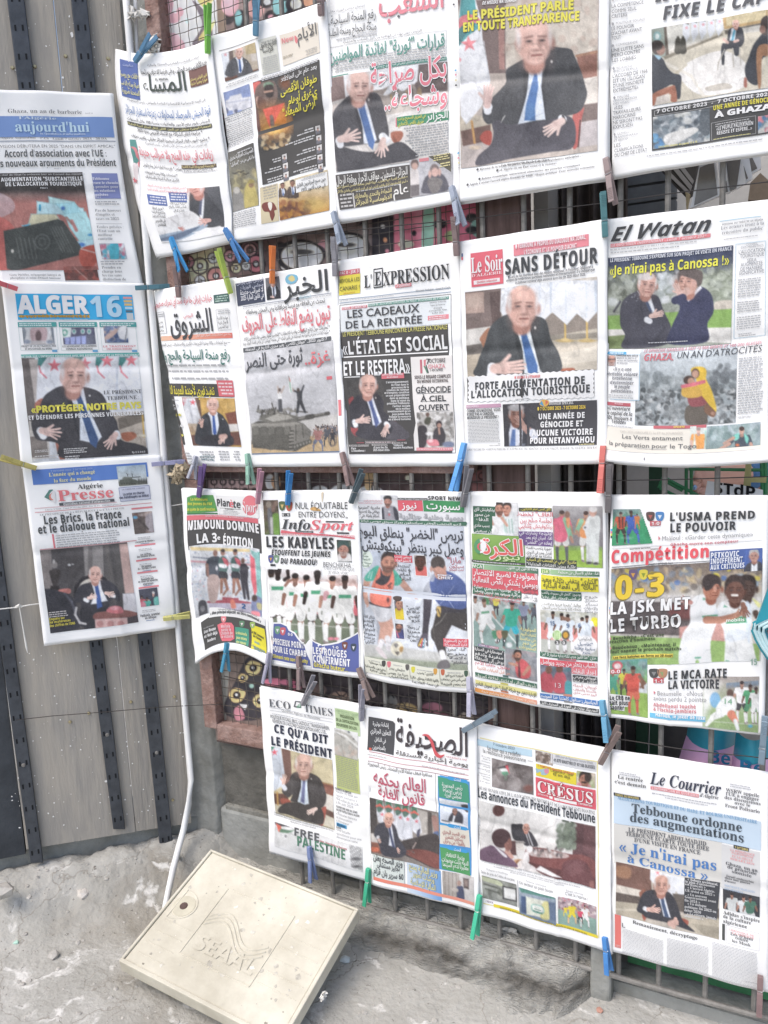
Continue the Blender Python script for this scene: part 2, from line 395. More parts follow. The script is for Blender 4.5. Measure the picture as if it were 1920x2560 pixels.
NEWS=mat('newsprint',np.array([.965,.965,.96]),rough=0.75,spec=0.15,noise=0.025,nscale=9,bump=0.06,bscale=35)
PAGES=mat('newsprint_edges',np.array([.93,.93,.925]),rough=0.8,spec=0.1,noise=0.08,nscale=30)
def ink(c):
 return lin(np.clip(srgb(c)*0.89+0.09,0,1))*KINK
class Sheet:
 def __init__(s,plane,TL,TR,BR,BL,top=None,right=None,bottom=None,left=None,off=0.012,wr=0.0042,seed=0,tilt=(0,0,0,0),curl=(0,0,0,0),nv=1):
  s.plane=plane;s.wr=wr;s.seed=seed;s.tilt=tilt;s.curl=curl
  s.A,s.N=(WD,WN) if plane=='W' else(LD,LN)
  s.O=(np.array([0.,0,0]) if plane=='W' else HINGE)+s.N*off
  def pt(p):
   P=at(p[0],p[1],-off) if plane=='W' else left_at(p[0],p[1],off)
   return np.array([(P-s.O)@s.A,P[2]])
  c=[pt(p) for p in(TL,TR,BR,BL)];s.c=c
  def mid(m,a,b):return 2*pt(m)-(a+b)/2 if m is not None else(a+b)/2
  s.m=[mid(top,c[0],c[1]),mid(right,c[1],c[2]),mid(bottom,c[3],c[2]),mid(left,c[0],c[3])]
 def ab(s,u,v):
  u=np.asarray(u,float)[...,None];v=np.asarray(v,float)[...,None]
  TL,TR,BR,BL=s.c;mt,mr,mb,ml=s.m
  q=lambda a,m,b,t:a*(1-t)**2+2*m*t*(1-t)+b*t*t
  return(1-v)*q(TL,mt,TR,u)+v*q(BL,mb,BR,u)+(1-u)*q(TL,ml,BL,v)+u*q(TR,mr,BR,v)-((1-u)*(1-v)*TL+u*(1-v)*TR+u*v*BR+(1-u)*v*BL)
 def depth(s,u,v):
  u=np.asarray(u,float);v=np.asarray(v,float)
  d=s.wr*2.4*(fbm(u*2.1+v*.8+3.3*s.seed,v*3.0+s.seed,s.seed,3)-0.45)
  d=d+s.wr*0.55*np.sin(v*(17+s.seed%5)+2.2*np.sin(u*2.7+s.seed))*(0.35+0.65*v)
  d=d+s.wr*0.4*np.sin(u*13+v*4+s.seed*1.7)
  t=s.tilt;d=d+(1-u)*(1-v)*t[0]+u*(1-v)*t[1]+u*v*t[2]+(1-u)*v*t[3]
  d=d-s.wr*.8*np.exp(-((v-.49-.03*math.sin(s.seed*2.1))/.022)**2)+s.wr*.5*np.exp(-((u-.5-.12*math.sin(s.seed))/.02)**2)*(s.seed%3==0)
  c=s.curl;g=lambda e,w:np.clip(1-e/w,0,1)**2
  return d+c[0]*g(v,.10)+c[1]*g(1-u,.12)+c[2]*g(1-v,.10)+c[3]*g(u,.14)
 def pos(s,u,v,lay=0.0):
  ab=s.ab(u,v);d=s.depth(u,v)+lay
  return s.O+ab[...,:1]*s.A+np.stack([0*ab[...,1],0*ab[...,1],ab[...,1]],-1)+np.asarray(d)[...,None]*s.N
 def px(s,u,v):return to_px(s.pos(u,v,0.001))
 def uv(s,px,py):
  px=np.asarray(px,float);py=np.asarray(py,float);u=np.full(px.shape,.5);v=np.full(px.shape,.5);e=1e-3
  for _ in range(14):
   x,y=s.px(u,v);xu,yu=s.px(u+e,v);xv,yv=s.px(u,v+e)
   a,b,c,d=(xu-x)/e,(xv-x)/e,(yu-y)/e,(yv-y)/e;det=a*d-b*c
   rx,ry=px-x,py-y;u=u+np.clip((rx*d-ry*b)/det,-.3,.3);v=v+np.clip((ry*a-rx*c)/det,-.3,.3)
  return u,v
class Paper:
 def __init__(s,label,view,sheet,group='newspapers pegged up for sale',back=True):
  s.w=view;s.sh=sheet;c=sheet.pos(.5,1.0);s.loc=c
  s.root=empty('newspaper',tuple(c));tag(s.root,label,'newspaper',group)
  nu,nv=44,60;u,v=[a.ravel() for a in np.meshgrid(np.linspace(0,1,nu),np.linspace(0,1,nv))]
  s._slab('front_page',u,v,nu,nv,0.0,0.0012,NEWS)
  nu,nv=20,28;u,v=[a.ravel() for a in np.meshgrid(np.linspace(0,1,nu),np.linspace(0,1,nv))]
  g=sheet.seed;s._slab('inner_pages',-.004+u*(1.009+.003*(g%3)),-.003+v*(1.0075+.003*(g%2)),nu,nv,-0.0062,0.002,PAGES)
 def _slab(s,name,u,v,nu,nv,lay,th,m):
  V=np.concatenate([s.sh.pos(u,v,lay),s.sh.pos(u,v,lay-th)])-s.loc;f=grid_faces(nu,nv);n=nu*nv
  if s.sh.plane=='W' or s.sh.plane=='L':pass
  F2=f[:,::-1]+n;r=np.concatenate([np.arange(nu),np.arange(1,nv)*nu+nu-1,(nv-1)*nu+np.arange(nu-2,-1,-1),np.arange(nv-2,0,-1)*nu])
  r2=np.roll(r,-1);sd=np.stack([r,r2,r2+n,r+n],1)
  obj(name,V,np.concatenate([f,F2,sd]),m,s.root,smooth=True)
 def z2p(s,x,y):return s.w[0]+np.asarray(x,float)*s.w[2],s.w[1]+np.asarray(y,float)*s.w[2]
 def uvz(s,x,y):return s.sh.uv(*s.z2p(x,y))
 def _o(s,name,u,v,Fc,cols,z):
  V=s.sh.pos(u,v,0.0007+0.00025*z)-s.loc;ok=(u>.002)&(u<.998)&(v>.002)&(v<.998);Fc=np.asarray(Fc);Fc=Fc[ok[Fc].all(1)]
  if not len(Fc):return None
  return obj(name,V,Fc,INK,s.root,cols=cols)
 def rect(s,x0,y0,x1,y1):
  """page-parallel box: top left corner x0,y0; y1 = height of the bottom left corner; x1 = place of the bottom right corner"""
  u0,v0=[float(a) for a in s.uvz(x0,y0)];Y1=s.z2p(0,y1)[1];X1=s.z2p(x1,0)[0];v1=v0+.1;u1=u0+.3
  for _ in range(10):
   a,b=s.sh.px(u0,v1)[1],s.sh.px(u0,v1+.001)[1];v1+=float(np.clip((Y1-a)/((b-a)/.001),-.3,.3))
  for _ in range(10):
   a,b=s.sh.px(u1,v1)[0],s.sh.px(u1+.001,v1)[0];u1+=float(np.clip((X1-a)/((b-a)/.001),-.3,.3))
  return u0,v0,u1,v1
 def B(s,x0,y0,x1,y1,col,col2=None,ax=0,z=1,n='colour_panel',r=0):
  u0,v0,u1,v1=s.rect(x0,y0,x1,y1) if x0 is not None else y0
  nu=max(2,int(abs(u1-u0)*36)+2);nv=max(2,int(abs(v1-v0)*48)+2)
  u,v=[a.ravel() for a in np.meshgrid(np.linspace(u0,u1,nu),np.linspace(v0,v1,nv))]
  c=np.tile(ink(col),(len(u),1))
  if col2 is not None:
   t=((u-u0)/(u1-u0) if ax else(v-v0)/(v1-v0))[:,None];c=c*(1-t)+ink(col2)*t
  return s._o(n,u,v,grid_faces(nu,nv),c,z)
 def FR(s,x0,y0,x1,y1,t,col,z=1.5):
  u0,v0,u1,v1=s.rect(x0,y0,x1,y1);tu=t*(u1-u0)/(x1-x0);tv=t*(v1-v0)/(y1-y0)
  for q in((u0,v0,u1,v0+tv),(u0,v1-tv,u1,v1),(u0,v0+tv,u0+tu,v1-tv),(u1-tu,v0+tv,u1,v1-tv)):s.B(None,q,0,0,col,z=z,n='rule')
 def Q(s,pts,col,z=3,sm=0,n='colour_panel'):
  P=np.asarray(pts,float).reshape(-1,2);P=spline(P) if sm else P;u,v=s.uvz(P[:,0],P[:,1])
  T=np.array(tessellate_polygon([[Vector((a,b,0)) for a,b in zip(u,v)]]),dtype=np.int32);W=np.stack([u,v],1)
  for _ in range(14):
   E=W[T];L=np.stack([np.linalg.norm(E[:,i]-E[:,(i+1)%3],axis=1) for i in range(3)],1);big=L.max(1)>.035
   if not big.any():break
   i=L.argmax(1);r=np.arange(len(T));A,Bq,Cq=T[r,i],T[r,(i+1)%3],T[r,(i+2)%3];m=np.full(len(T),-1);k=np.where(big)[0]
   m[k]=len(W)+np.arange(len(k));W=np.concatenate([W,(W[A[k]]+W[Bq[k]])/2])
   T=np.concatenate([T[~big],np.stack([A[k],m[k],Cq[k]],1),np.stack([m[k],Bq[k],Cq[k]],1)])
  return s._o(n,W[:,0],W[:,1],T,np.tile(ink(col),(len(W),1)),z)
 def T(s,lines,col='3c3d40',st='b',n='headline',z=6,halo=None):
  for i in range(1,len(lines)):
   p_,q_=lines[i-1],lines[i]
   if abs(q_[3]-p_[3])>2.3*max(p_[4],q_[4]) or q_[1]>p_[2]+3*q_[4] or p_[1]>q_[2]+3*q_[4]:s.T(lines[:i],col,st,n,z,halo);return s.T(lines[i:],col,st,n,z,halo)
  Us,Vs,Fs,Cs,Zs,k=[],[],[],[],[],0
  for L in lines:
   txt,x0,x1,y,h=L[:5];c=L[5] if len(L)>5 and L[5] else col;stl=L[6] if len(L)>6 else st
   lay=layout(txt,stl)
   if lay is None:continue
   V,F3,W=lay;u0,v0=[float(a) for a in s.uvz(x0,y)]
   xa,ya=s.sh.px(u0,v0);xb,yb=s.sh.px(u0,v0-.01);kv=h*s.w[2]/math.hypot(xb-xa,yb-ya)*.01
   X1=s.z2p(x1,0)[0];u1=u0+.3
   for _ in range(8):
    xb=s.sh.px(u1,v0)[0];xc=s.sh.px(u1+.001,v0)[0];u1+=float(np.clip((X1-xb)/((xc-xb)/.001),-.3,.3))
   kx=(u1-u0)/W;t=.055
   cp=[(dx*t,dy*t,halo,i*.12) for i,(dx,dy) in enumerate(((-1,0),(1,0),(0,1),(0,-1)))] if halo else[]
   cp+=[(0,0,c,.8)]+([(.05,0,c,1.0),(.025,.02,c,.6)] if stl[0] in 'ho' else[])
   for dx,dy,cc,dz in cp:
    Us.append(u0+(V[:,0]+dx)*kx);Vs.append(v0-(V[:,1]+dy)*kv);Fs.append(F3+k);k+=len(V);Cs.append(np.tile(ink(cc),(len(V),1)));Zs.append(np.full(len(V),z+dz))
  if Us:return s._o(n,np.concatenate(Us),np.concatenate(Vs),np.concatenate(Fs),np.concatenate(Cs),np.concatenate(Zs))
 def G(s,x0,y0,x1,y1,lh,col='77787b',z=5,rag=.15,rtl=0,n='body_text',dens=.45):
  """lines of print too small to read in the photograph"""
  u0,v0,u1,v1=s.rect(x0,y0,x1,y1);k=max(1,int(round((y1-y0)/lh)));dv=(v1-v0)/k;g=np.random.default_rng(int(x0*7+y0))
  U,V=[],[];wu=lh/(x1-x0)*(u1-u0)
  for i in range(k):
   e=u1-(u1-u0)*rag*g.random();a=u0
   if rtl:e,a=u1,u0+(u1-u0)*rag*g.random()
   while a<e-wu*.3:
    b=min(e,a+wu*g.uniform(.45,2.1));t=v0+dv*(i+.5-dens/2-.08*g.random());t2=v0+dv*(i+.5+dens/2)
    U+=[a,b,b,a];V+=[t2,t2,t,t];a=b+wu*.28
  m=len(U)//4
  if m==0:return
  c_=srgb(col);col=c_ if c_.mean()>.72 else c_*.55+.43
  s._o(n,np.array(U),np.array(V),np.arange(4*m).reshape(-1,4),np.tile(ink(col),(4*m,1)),z)
 def P(s,x0,y0,x1,y1,fn,z=2,res=2.0,keep=None,n='photo',soft=None,speck=.022):
  u0,v0,u1,v1=s.rect(x0,y0,x1,y1);nu=max(6,int((x1-x0)*s.w[2]/res));nv=max(6,int((y1-y0)*s.w[2]/res))
  u,v=[a.ravel() for a in np.meshgrid(np.linspace(u0,u1,nu),np.linspace(v0,v1,nv))]
  X,Y=s.sh.px(u,v);X=(X-s.w[0])/s.w[2];Y=(Y-s.w[1])/s.w[2]
  p=Pic(X,Y,soft=(soft if soft is not None else 1.7*res/s.w[2]));fn(p)
  if speck:p.speck(speck)
  f=grid_faces(nu,nv)
  if keep is not None:
   k=keep(X,Y);f=f[k[f].all(1)]
  return s._o(n,u,v,f,ink(np.clip(p.C,0,1)),z)
# ============= the setting
M_GROUND=mat('dusty_concrete','b9b7b1',rough=0.95,nscale=4,col2='a19f98',bump=0.55,bscale=70,spec=0.1)
t_=M_GROUND.node_tree;mp_=[n for n in t_.nodes if n.type=='MAPPING'][0];pr_=t_.nodes['Principled BSDF'];lk=pr_.inputs['Base Color'].links[0].from_socket
def _dirt(kind,scale,lo,hi,c,lk,feat=None):
 n=t_.nodes.new(kind);n.inputs['Scale'].default_value=scale
 if feat:n.feature=feat
 else:n.inputs['Detail'].default_value=9
 wv=t_.nodes.new('ShaderNodeTexNoise');wv.inputs['Scale'].default_value=6;wv.inputs['Detail'].default_value=8;ad=t_.nodes.new('ShaderNodeMixRGB');ad.blend_type='ADD';ad.inputs[0].default_value=.35
 t_.links.new(mp_.outputs[0],wv.inputs['Vector']);t_.links.new(mp_.outputs[0],ad.inputs[1]);t_.links.new(wv.outputs['Color'],ad.inputs[2]);t_.links.new(ad.outputs[0],n.inputs['Vector'])
 r=t_.nodes.new('ShaderNodeMapRange');r.inputs[1].default_value=lo;r.inputs[2].default_value=hi;t_.links.new(n.outputs['Distance' if feat else 0],r.inputs[0])
 m=t_.nodes.new('ShaderNodeMixRGB');m.inputs[2].default_value=(*lin(c),1);t_.links.new(r.outputs[0],m.inputs[0]);t_.links.new(lk,m.inputs[1]);return m.outputs[0]
lk=_dirt('ShaderNodeTexNoise',2.2,.56,.70,'8f8a80',lk);lk=_dirt('ShaderNodeTexNoise',13,.60,.68,'d3d1cc',lk);lk=_dirt('ShaderNodeTexVoronoi',3.1,.010,.0,'959189',lk,'DISTANCE_TO_EDGE');lk=_dirt('ShaderNodeTexNoise',70,.66,.72,'6f6b65',lk)
t_.links.new(lk,pr_.inputs['Base Color'])
M_PLY=mat('weathered_plywood','b0a99e',rough=0.85,nscale=6,col2='9d9993',bump=0.35,bscale=16,stretch=(3.5,3.5,.6),spec=0.1)
M_PLY2=mat('weathered_plywood_grain','ada69b',rough=0.85,nscale=5,col2='94908a',bump=0.45,bscale=14,stretch=(6,6,.7),spec=0.1)
M_CEM=mat('grey_cement','9fa09c',rough=0.95,nscale=7,col2='85857f',bump=0.8,bscale=30,spec=0.1)
M_BLOCK=mat('cinder_block','94938c',rough=0.95,nscale=11,col2='75736c',bump=0.9,bscale=55,spec=0.08)
M_MORTAR=mat('mortar','6f6d67',rough=0.95,noise=0.3,bump=0.6)
M_STEEL=mat('black_steel','50545a',rough=0.45,metal=0.2,noise=0.35,nscale=25,bump=0.1,spec=0.4)
M_SLOT=mat('slot_black','1b1d20',rough=0.8)
M_RUST=mat('rusty_steel','a38b83',rough=0.9,nscale=26,col2='856a61',bump=0.7,bscale=90,spec=0.1)
M_BAR=mat('grey_iron_bar','928f8a',rough=0.7,metal=0.2,noise=0.35,nscale=40,bump=0.3)
M_MESH=mat('galvanised_wire','77706a',rough=0.6,metal=0.4,noise=0.4,nscale=60)
M_PVC=mat('white_pvc','eeeeec',rough=0.35,noise=0.06,nscale=12,spec=0.4)
M_DARK=mat('dark_interior','cbc8c3',rough=0.95,noise=0.3,nscale=4)
M_WOOD=mat('old_brown_wood','6d5a56',rough=0.85,nscale=8,col2='54443f',bump=0.4,bscale=20,stretch=(6,6,.5))
M_FLECK=mat('white_paint','f0efec',rough=0.7)
M_BOARD=mat('dark_painted_board','44484d',rough=0.6,noise=0.35,nscale=9,bump=0.2,spec=0.3)
def gz(x,y):
 dl=np.abs((x-HINGE[0])*LN[0]+(y-HINGE[1])*LN[1])
 b=-0.055-0.03*np.clip((x+1.25)/0.7,0,1)+0.10*np.exp(-(dl/0.11)**2)*np.clip(-(x+1.2)/.15,0,1)
 near=np.exp(-np.abs(y+.2)/.7)
 lump=np.exp(-(dl/.16)**1.5)*np.clip(-(x+1.15)/.2,0,1)
 b=b+near*(0.014*(fbm(x*4,y*4,2)-.5)+0.004*(fbm(x*19,y*19,5)-.5)+.003*(fbm(x*60,y*60,15)-.5))+lump*.035*(fbm(x*22,y*22,8,3)-.45)
 ck=np.abs(fbm(x*3.3,y*3.3,21,4)-.5);b=b-near*0.003*np.exp(-(ck/.006)**2)
 return b
xs=np.concatenate([np.linspace(-14,-2.4,12),np.arange(-2.35,.5,.008),np.linspace(.6,10,10)])
ys=np.concatenate([np.linspace(-14,-1.2,14),np.arange(-1.1,.14,.008),np.linspace(.2,1.6,4)])
X,Y=[a.ravel() for a in np.meshgrid(xs,ys)]
struct(obj('ground',np.stack([X,Y,gz(X,Y)],1),grid_faces(len(xs),len(ys))[:,::-1],M_GROUND,smooth=True))
xs=np.arange(-1.36,-.305,.0055);t=np.linspace(0,1,44);X,Tt=[a.ravel() for a in np.meshgrid(xs,t)]
prof_y=np.interp(Tt,[0,.3,.42,.75,1],[.046,-.022,-.042,-.085,-.16]);prof_z=np.interp(Tt,[0,.3,.42,.75,1],[-.012,-.020,-.038,-.080,-.112])
nz=fbm(X*13,Tt*3+X*2,4)-.5;nz2=fbm(X*50,Tt*11,9,5)-.5;n3=fbm(X*9,Tt*5,17,5)
ms=np.clip((Tt-.34)/.1,0,1)*np.clip((.82-Tt)/.3,0,1)*np.clip(.35+2.6*(n3-.36),0,1);ms=np.clip(ms+.8*np.clip(fbm(X*30,Tt*16,23)-.56,0,1)*3,0,1)[:,None]
cl=(lin('b9b7b0')*(1-ms)+lin('696660')*ms)*(1+.5*(fbm(X*90,Tt*40,3)-.47))[:,None]
struct(obj('cement_ledge',np.stack([X,.046+(prof_y-.045*nz-.012*nz2-.046)*np.clip((-.30-X)/.07,0,1)**.6,prof_z+.016*nz2+.014*nz],1),grid_faces(len(xs),44)[:,::-1],ink_mat('mouldy_cement',.95,.1,1.0),cols=cl,smooth=True))
# ---- left: hoarding of plywood sheets carrying black slotted uprights
hroot=empty('plywood_hoarding',tuple(left_at(250,2100)))
tag(hroot,'grey weathered plywood hoarding with black slotted uprights left of the newspaper wall','hoarding')
HL=np.array(hroot.location)
def lslab(pts,off,th,name,m,par,z_up=None):
 """slab on the hoarding plane from four photo corners TL TR BR BL"""
 F4=[left_at(px,py,off) for px,py in pts]
 if z_up is not None:
  F4[0][2]=z_up;F4[1][2]=z_up;F4[0][:2]=F4[3][:2];F4[1][:2]=F4[2][:2]
 Bk=[p-LN*th for p in F4];mb=MB();mb.hexa([p-HL for p in(Bk+F4)]);return mb.build(name,m,par)
bevel(lslab([(9,1640),(299,1640),(339,2080),(66,2124)],0.0,.015,'plywood_sheet',M_PLY,hroot,2.6),.001)
bevel(lslab([(301,1640),(450,1640),(479,2058),(340.5,2079)],0.001,.015,'plywood_sheet',M_PLY2,hroot,2.6),.001)
lslab([(-260,1640),(8,1640),(64,2135),(-260,2200)],-.006,.015,'dark_board',M_BOARD,hroot,2.6)
def upright(px0,px1,y0,qx0,qx1,y1):
 F4=[left_at(*p,.013) for p in((px0,y0),(px1,y0),(qx1,y1),(qx0,y1))];mb=MB();mb.hexa([p-LN*.0125-HL for p in F4]+[p-HL for p in F4])
 o=bevel(mb.build('upright',M_STEEL,hroot),.002)
 A0,A1,B0,B1=F4[0],F4[1],F4[3],F4[2];Ln=np.linalg.norm(A0-B0);n=int(Ln/.0615);sb=MB();w_=_n(A1-A0)
 for i in range(n):
  f=(i+.5)/n;c=(A0*(1-f)+B0*f+A1*(1-f)+B1*f)/2;d=_n(B0-A0)
  for e in(-.008,.008):
   q=c+w_*e+LN*.0004;sb.add([q+w_*a*.0022+d*b_*.0065-HL for a,b_ in((-1,-1),(-1,1),(1,1),(1,-1))],[(0,1,2,3)])
 me=o.data;b0=len(me.vertices);bm_=bmesh.new();bm_.from_mesh(me);me.materials.append(M_SLOT)
 vs=[bm_.verts.new(v) for v in sb.V]
 for f in sb.F:bm_.faces.new([vs[i] for i in f]).material_index=1
 bm_.to_mesh(me);bm_.free()
 for f in(.13,.38,.62,.87):
  c=(A0*(1-f)+B0*f+A1*(1-f)+B1*f)/2-HL;MB().tube([c-LN*.001,c+LN*.0025],[.006,.0035],10).build('screw',M_BAR,o)
upright(-227,-186,-40,76,108,2158);upright(12,56,-40,283,313,2074);upright(173,213,-40,400,434,2124)
fl=MB();g=np.random.default_rng(5)
for _ in range(240):
 px,py=g.uniform(10,470),g.choice([g.uniform(0,230),g.uniform(1600,2070),g.uniform(1600,2070)])
 r=g.uniform(.0006,.0022)*(2.2 if g.random()<.08 else 1);c=left_at(px,py,.0022)-HL;a0=g.uniform(0,6)
 fl.add([c+LD*r*math.cos(a0+q)*g.uniform(.6,1.4)+np.array([0,0,r*math.sin(a0+q)*g.uniform(.6,1.6)]) for q in np.linspace(0,6.28,7)[:-1]],[(0,1,2,3,4,5)])
fl.build('paint_spatter',M_FLECK,hroot)
M_BRASS=mat('brass_screw','b9ae8c',rough=.4,metal=.6)
for px,py in((31,169),(164,140),(87,166),(270,146),(385,1750),(327,1755),(175,1805),(222,1783),(432,2000),(436,1742)):
 c=left_at(px,py,.002)-HL;MB().tube([c,c+LN*.003],[.0045,.003],10).build('screw',M_BRASS,hroot)
F4=[left_at(*p,-.03) for p in((-200,2040),(520,2040),(520,2190),(-200,2190))];mb=MB();mb.hexa([p-LN*.12 for p in F4]+F4)
tag(mb.build('cement_wall',M_CEM),'rough grey cement base under the plywood hoarding','wall')
# ---- cement column in the corner
xs=np.linspace(-1.50,-1.343,12);zs=np.arange(-.12,2.6,.02);X,Z=[a.ravel() for a in np.meshgrid(xs,zs)]
Yc=.045+.012*(fbm(X*25,Z*14,3)-.5)-.06*np.clip(.12-Z,0,.2)+.03*np.clip((-1.46-X)/.04,0,1)**2
Yc[(X>-1.346)]=.2
tag(obj('cement_column',np.stack([X,Yc,Z],1),grid_faces(len(xs),len(zs)),M_CEM,smooth=True),'rough grey cement column between the plywood hoarding and the rusty window frame','column')
# ---- lower wall: planks, then blocks
pk=MB();x=-1.345
for i,wd in enumerate((.045,.03,.05,.038,.052,.045,.05)):
 pk.box((x+wd/2,.075+.006*(i%3),.23),(wd-.004,.02,.32));x+=wd
o=pk.build('plank_panel',mat('pale_planks','cfcbc2',rough=.9,nscale=6,col2='a9a49a',stretch=(6,6,.5),bump=.3));bevel(o,.003);tag(o,'grey vertical planks under the rusty window frame in the corner','planks')
br=empty('block_wall',(-.8,.05,-.05));tag(br,'low wall of grey cinder blocks showing under the bottom row of newspapers','wall')
bm=MB();bl=np.array(br.location);rowh=.125
for r_ in range(4):
 x=-1.335+(.12 if r_%2 else 0)-.2
 while x<-.32:
  x0,x1=max(x,-1.335),min(x+.235,-.318);z0=-.12+r_*(rowh+.006)
  if x1-x0>.03 and not(x1<-1.0 and z0>.02):bm.box(np.array([(x0+x1)/2,.075+.004*g.random(),z0+rowh/2])-bl,(x1-x0-.007,.06,rowh))
  x+=.242
bevel(bm.build('blocks',M_BLOCK,br),.004)
MB().box(np.array([-.826,.085,.12])-bl,(1.02,.055,.5)).build('mortar',M_MORTAR,br)
sk=MB();sk.box((-1.19,.068,-.01),(.32,.05,.27));o=sk.build('cement_skirting',M_CEM);bevel(o,.01);tag(o,'smeared cement skirting beside the planks at the foot of the corner','wall')
mb=MB();mb.hexa([(-.318,-.01,-.15),(-.27,-.01,-.15),(-.27,.12,-.15),(-.318,.12,-.15),(-.312,.02,.36),(-.275,.02,.36),(-.275,.12,.36),(-.312,.12,.36)])
o=mb.build('concrete_edge',M_CEM);bevel(o,.008,3);tag(o,'worn upright concrete edge where the block wall ends','wall')
# ---- rusty window frame, wire mesh, painted panel behind it
fr=empty('window_frame',(-1.32,.02,.38));tag(fr,'rusty red-brown steel window frame beside the cement column','window frame');fl_=np.array(fr.location)
for c,s_ in(((-1.3225,.02,1.49),(.042,.036,2.22)),((-.93,.0195,.372),(.745,.034,.046)),((-.93,.0205,1.088),(.745,.03,.03)),((-.93,.0195,2.4),(.745,.034,.05))):
 bevel(MB().box(np.array(c)-fl_,s_).build('frame_bar',M_RUST,fr),.003)
bevel(MB().box(np.array([-.497,.06,1.3])-fl_,(.095,.08,2.4)).build('frame_post',M_WOOD,fr),.004)
wm=MB();k=0
for i in range(29):
 x=-1.292+i*.0262
 wm.tube([(x+.0006*math.sin(z*9+i),.027+.0016*(1 if(j+i)%2 else-1),z) for j,z in enumerate(np.arange(.385,2.42,.0245))],.0011,4,False)
for j in range(83):
 z=.393+j*.0245;off=.0008*math.sin(j*2.1)
 wm.tube([(x,.027-.0016*(1 if(j+i)%2 else-1),z+off) for i,x in enumerate(np.arange(-1.305,-.545,.0262))],.0011,4,False)
tag(wm.build('wire_mesh',M_MESH),'crimped wire mesh panel set in the rusty window frame behind the newspapers','wire mesh')
def paint_mural(p):
 p.fill('7a6763').noise(.25,60,3)
 pal=['b8707c','c98790','39363a','6e5a54','c9b48c','57827c','d9d2c6','a35f5a','2f2c30','8f7a52']
 g=np.random.default_rng(11)
 for _ in range(420):
  x,y=g.uniform(380,1340),g.uniform(-80,1900);r=g.uniform(8,26);c=pal[g.integers(len(pal))]
  p.el(x,y,r,r*g.uniform(.5,1.1),c,a=.9,rot=g.uniform(0,3))
  if g.random()<.45:p.el(x,y,r*.62,r*.55,'2e2b2f',rot=g.uniform(0,3));p.el(x,y,r*.42,r*.36,pal[g.integers(len(pal))])
 for _ in range(140):
  x,y,a=g.uniform(380,1340),g.uniform(-80,1900),g.uniform(0,6.3);p.ln([(x+14*q*math.cos(a+q*.35),y+14*q*math.sin(a+q*.35)) for q in range(5)],2.6,'2b282b',.9)
 p.pl([380,-60,535,-60,560,60,540,150,380,150],'e8e4e4')
 for q in((395,20,16,40),(420,10,14,30),(430,45,22,14),(450,30,10,12),(380,60,8,20),(430,95,22,14),(445,115,18,20),(405,125,12,22),(415,-20,30,20)):p.el(*q,'d98d96')
 p.el(468,52,6,10,'9fc6bc');p.el(402,78,5,13,'dcb873');p.po([480,0,520,40,530,100,480,112,505,60],'6b6168');p.po([490,-20,540,-20,520,18,500,12],'dcb56a');p.po([540,50,520,90,495,100,515,70],'dcb56a')
 p.pl([538,-60,560,-60,566,90,545,90],'7d6858')
 for q in((575,10,22,30,'d98d96'),(600,50,16,26,'2f2c30'),(596,45,9,20,'6fa9ab'),(640,20,22,26,'c88b86'),(665,5,18,15,'38343a'),(668,5,9,8,'cfccc6'),(700,15,20,24,'75aeb0'),(740,10,26,26,'38343a'),(740,10,14,14,'d7cfae'),(775,0,18,20,'d98c6a')):p.el(*q)
 p.pl([440,600,690,590,690,720,440,720],'6b5450');p.pl([470,640,560,610,580,720,470,720],'cdb48d')
 for x,y,r,c in((500,665,18,'cdb48d'),(533,645,12,'e4ddcf'),(540,690,20,'cf7f76'),(500,702,12,'ece7e0'),(470,655,14,'c07780'),(575,640,14,'c98790'),(590,670,12,'cdb48d'),(625,625,24,'6b4a4e'),(625,625,15,'b98b8b'),(625,625,8,'6b4a4e'),(640,660,20,'b9636c'),(615,665,10,'dcd8d0')):
  p.el(x,y,r*1.2,r*1.2,'2b282b');p.el(x,y,r,r,c);p.el(x,y,r*.45,r*.45,'2f2b2e');p.el(x,y,r*.25,r*.25,'e0d8cc')
 p.el(750,640,60,42,'2f2c2e');p.el(755,640,52,34,'d2c8b4');p.el(755,630,28,7,'4a4644');p.el(870,620,56,40,'2f2c2e');p.el(870,620,48,33,'d2c8b4');p.el(865,612,24,6,'4a4644')
 p.pl([930,540,985,540,985,640,930,640],'3a353a');p.el(957,566,5,5,'d9d4cc');p.el(963,600,5,6,'d08a5e');p.el(968,628,5,5,'c9707d')
 p.pl([985,520,1090,520,1090,640,985,640],'c86577');p.el(1015,610,20,10,'e2c7a2');p.el(1035,583,6,7,'2f2c2e');p.po([1060,520,1085,520,1080,640,1055,640],'7fae96')
 p.pl([1085,500,1290,470,1290,620,1085,640],'c0566c')
 for q in((1100,560,16,12,'2c292b'),(1180,545,16,12,'2c292b'),(1205,570,30,26,'79a795'),(1180,575,16,10,'2c292b'),(1245,560,24,14,'e6c4a6'),(1230,580,8,8,'2c292b'),(1130,590,18,14,'97a86c'),(1260,500,30,14,'d77d8d'),(1230,530,9,9,'2c292b')):p.el(*q)
 p.pl([480,1150,1340,1150,1340,1260,480,1260],'4c3c3a');p.noise(.1,30,8)
 p.pl([520,1200,640,1195,650,1235,520,1235],'9c7f7a')
 for x in(535,558,580,605,628):p.el(x,1205,9,9,'3a3032');p.el(x,1205,5,5,'a88a86');p.el(x+8,1225,6,6,'3a3032')
 p.el(675,1205,12,20,'cfc8bc');p.el(690,1205,12,18,'b98a62');p.el(800,1240,28,26,'c2beb6');p.el(860,1240,40,30,'c2beb6');p.el(925,1240,38,26,'c2beb6');p.po([915,1160,935,1180,925,1225,912,1215],'c79f6f')
 for x in(780,800,820,845,870,930):p.ln([(x,1215),(x+2,1260)],1.6,'2c2a2b')
 p.pl([1180,1175,1330,1160,1335,1250,1180,1250],'85534f')
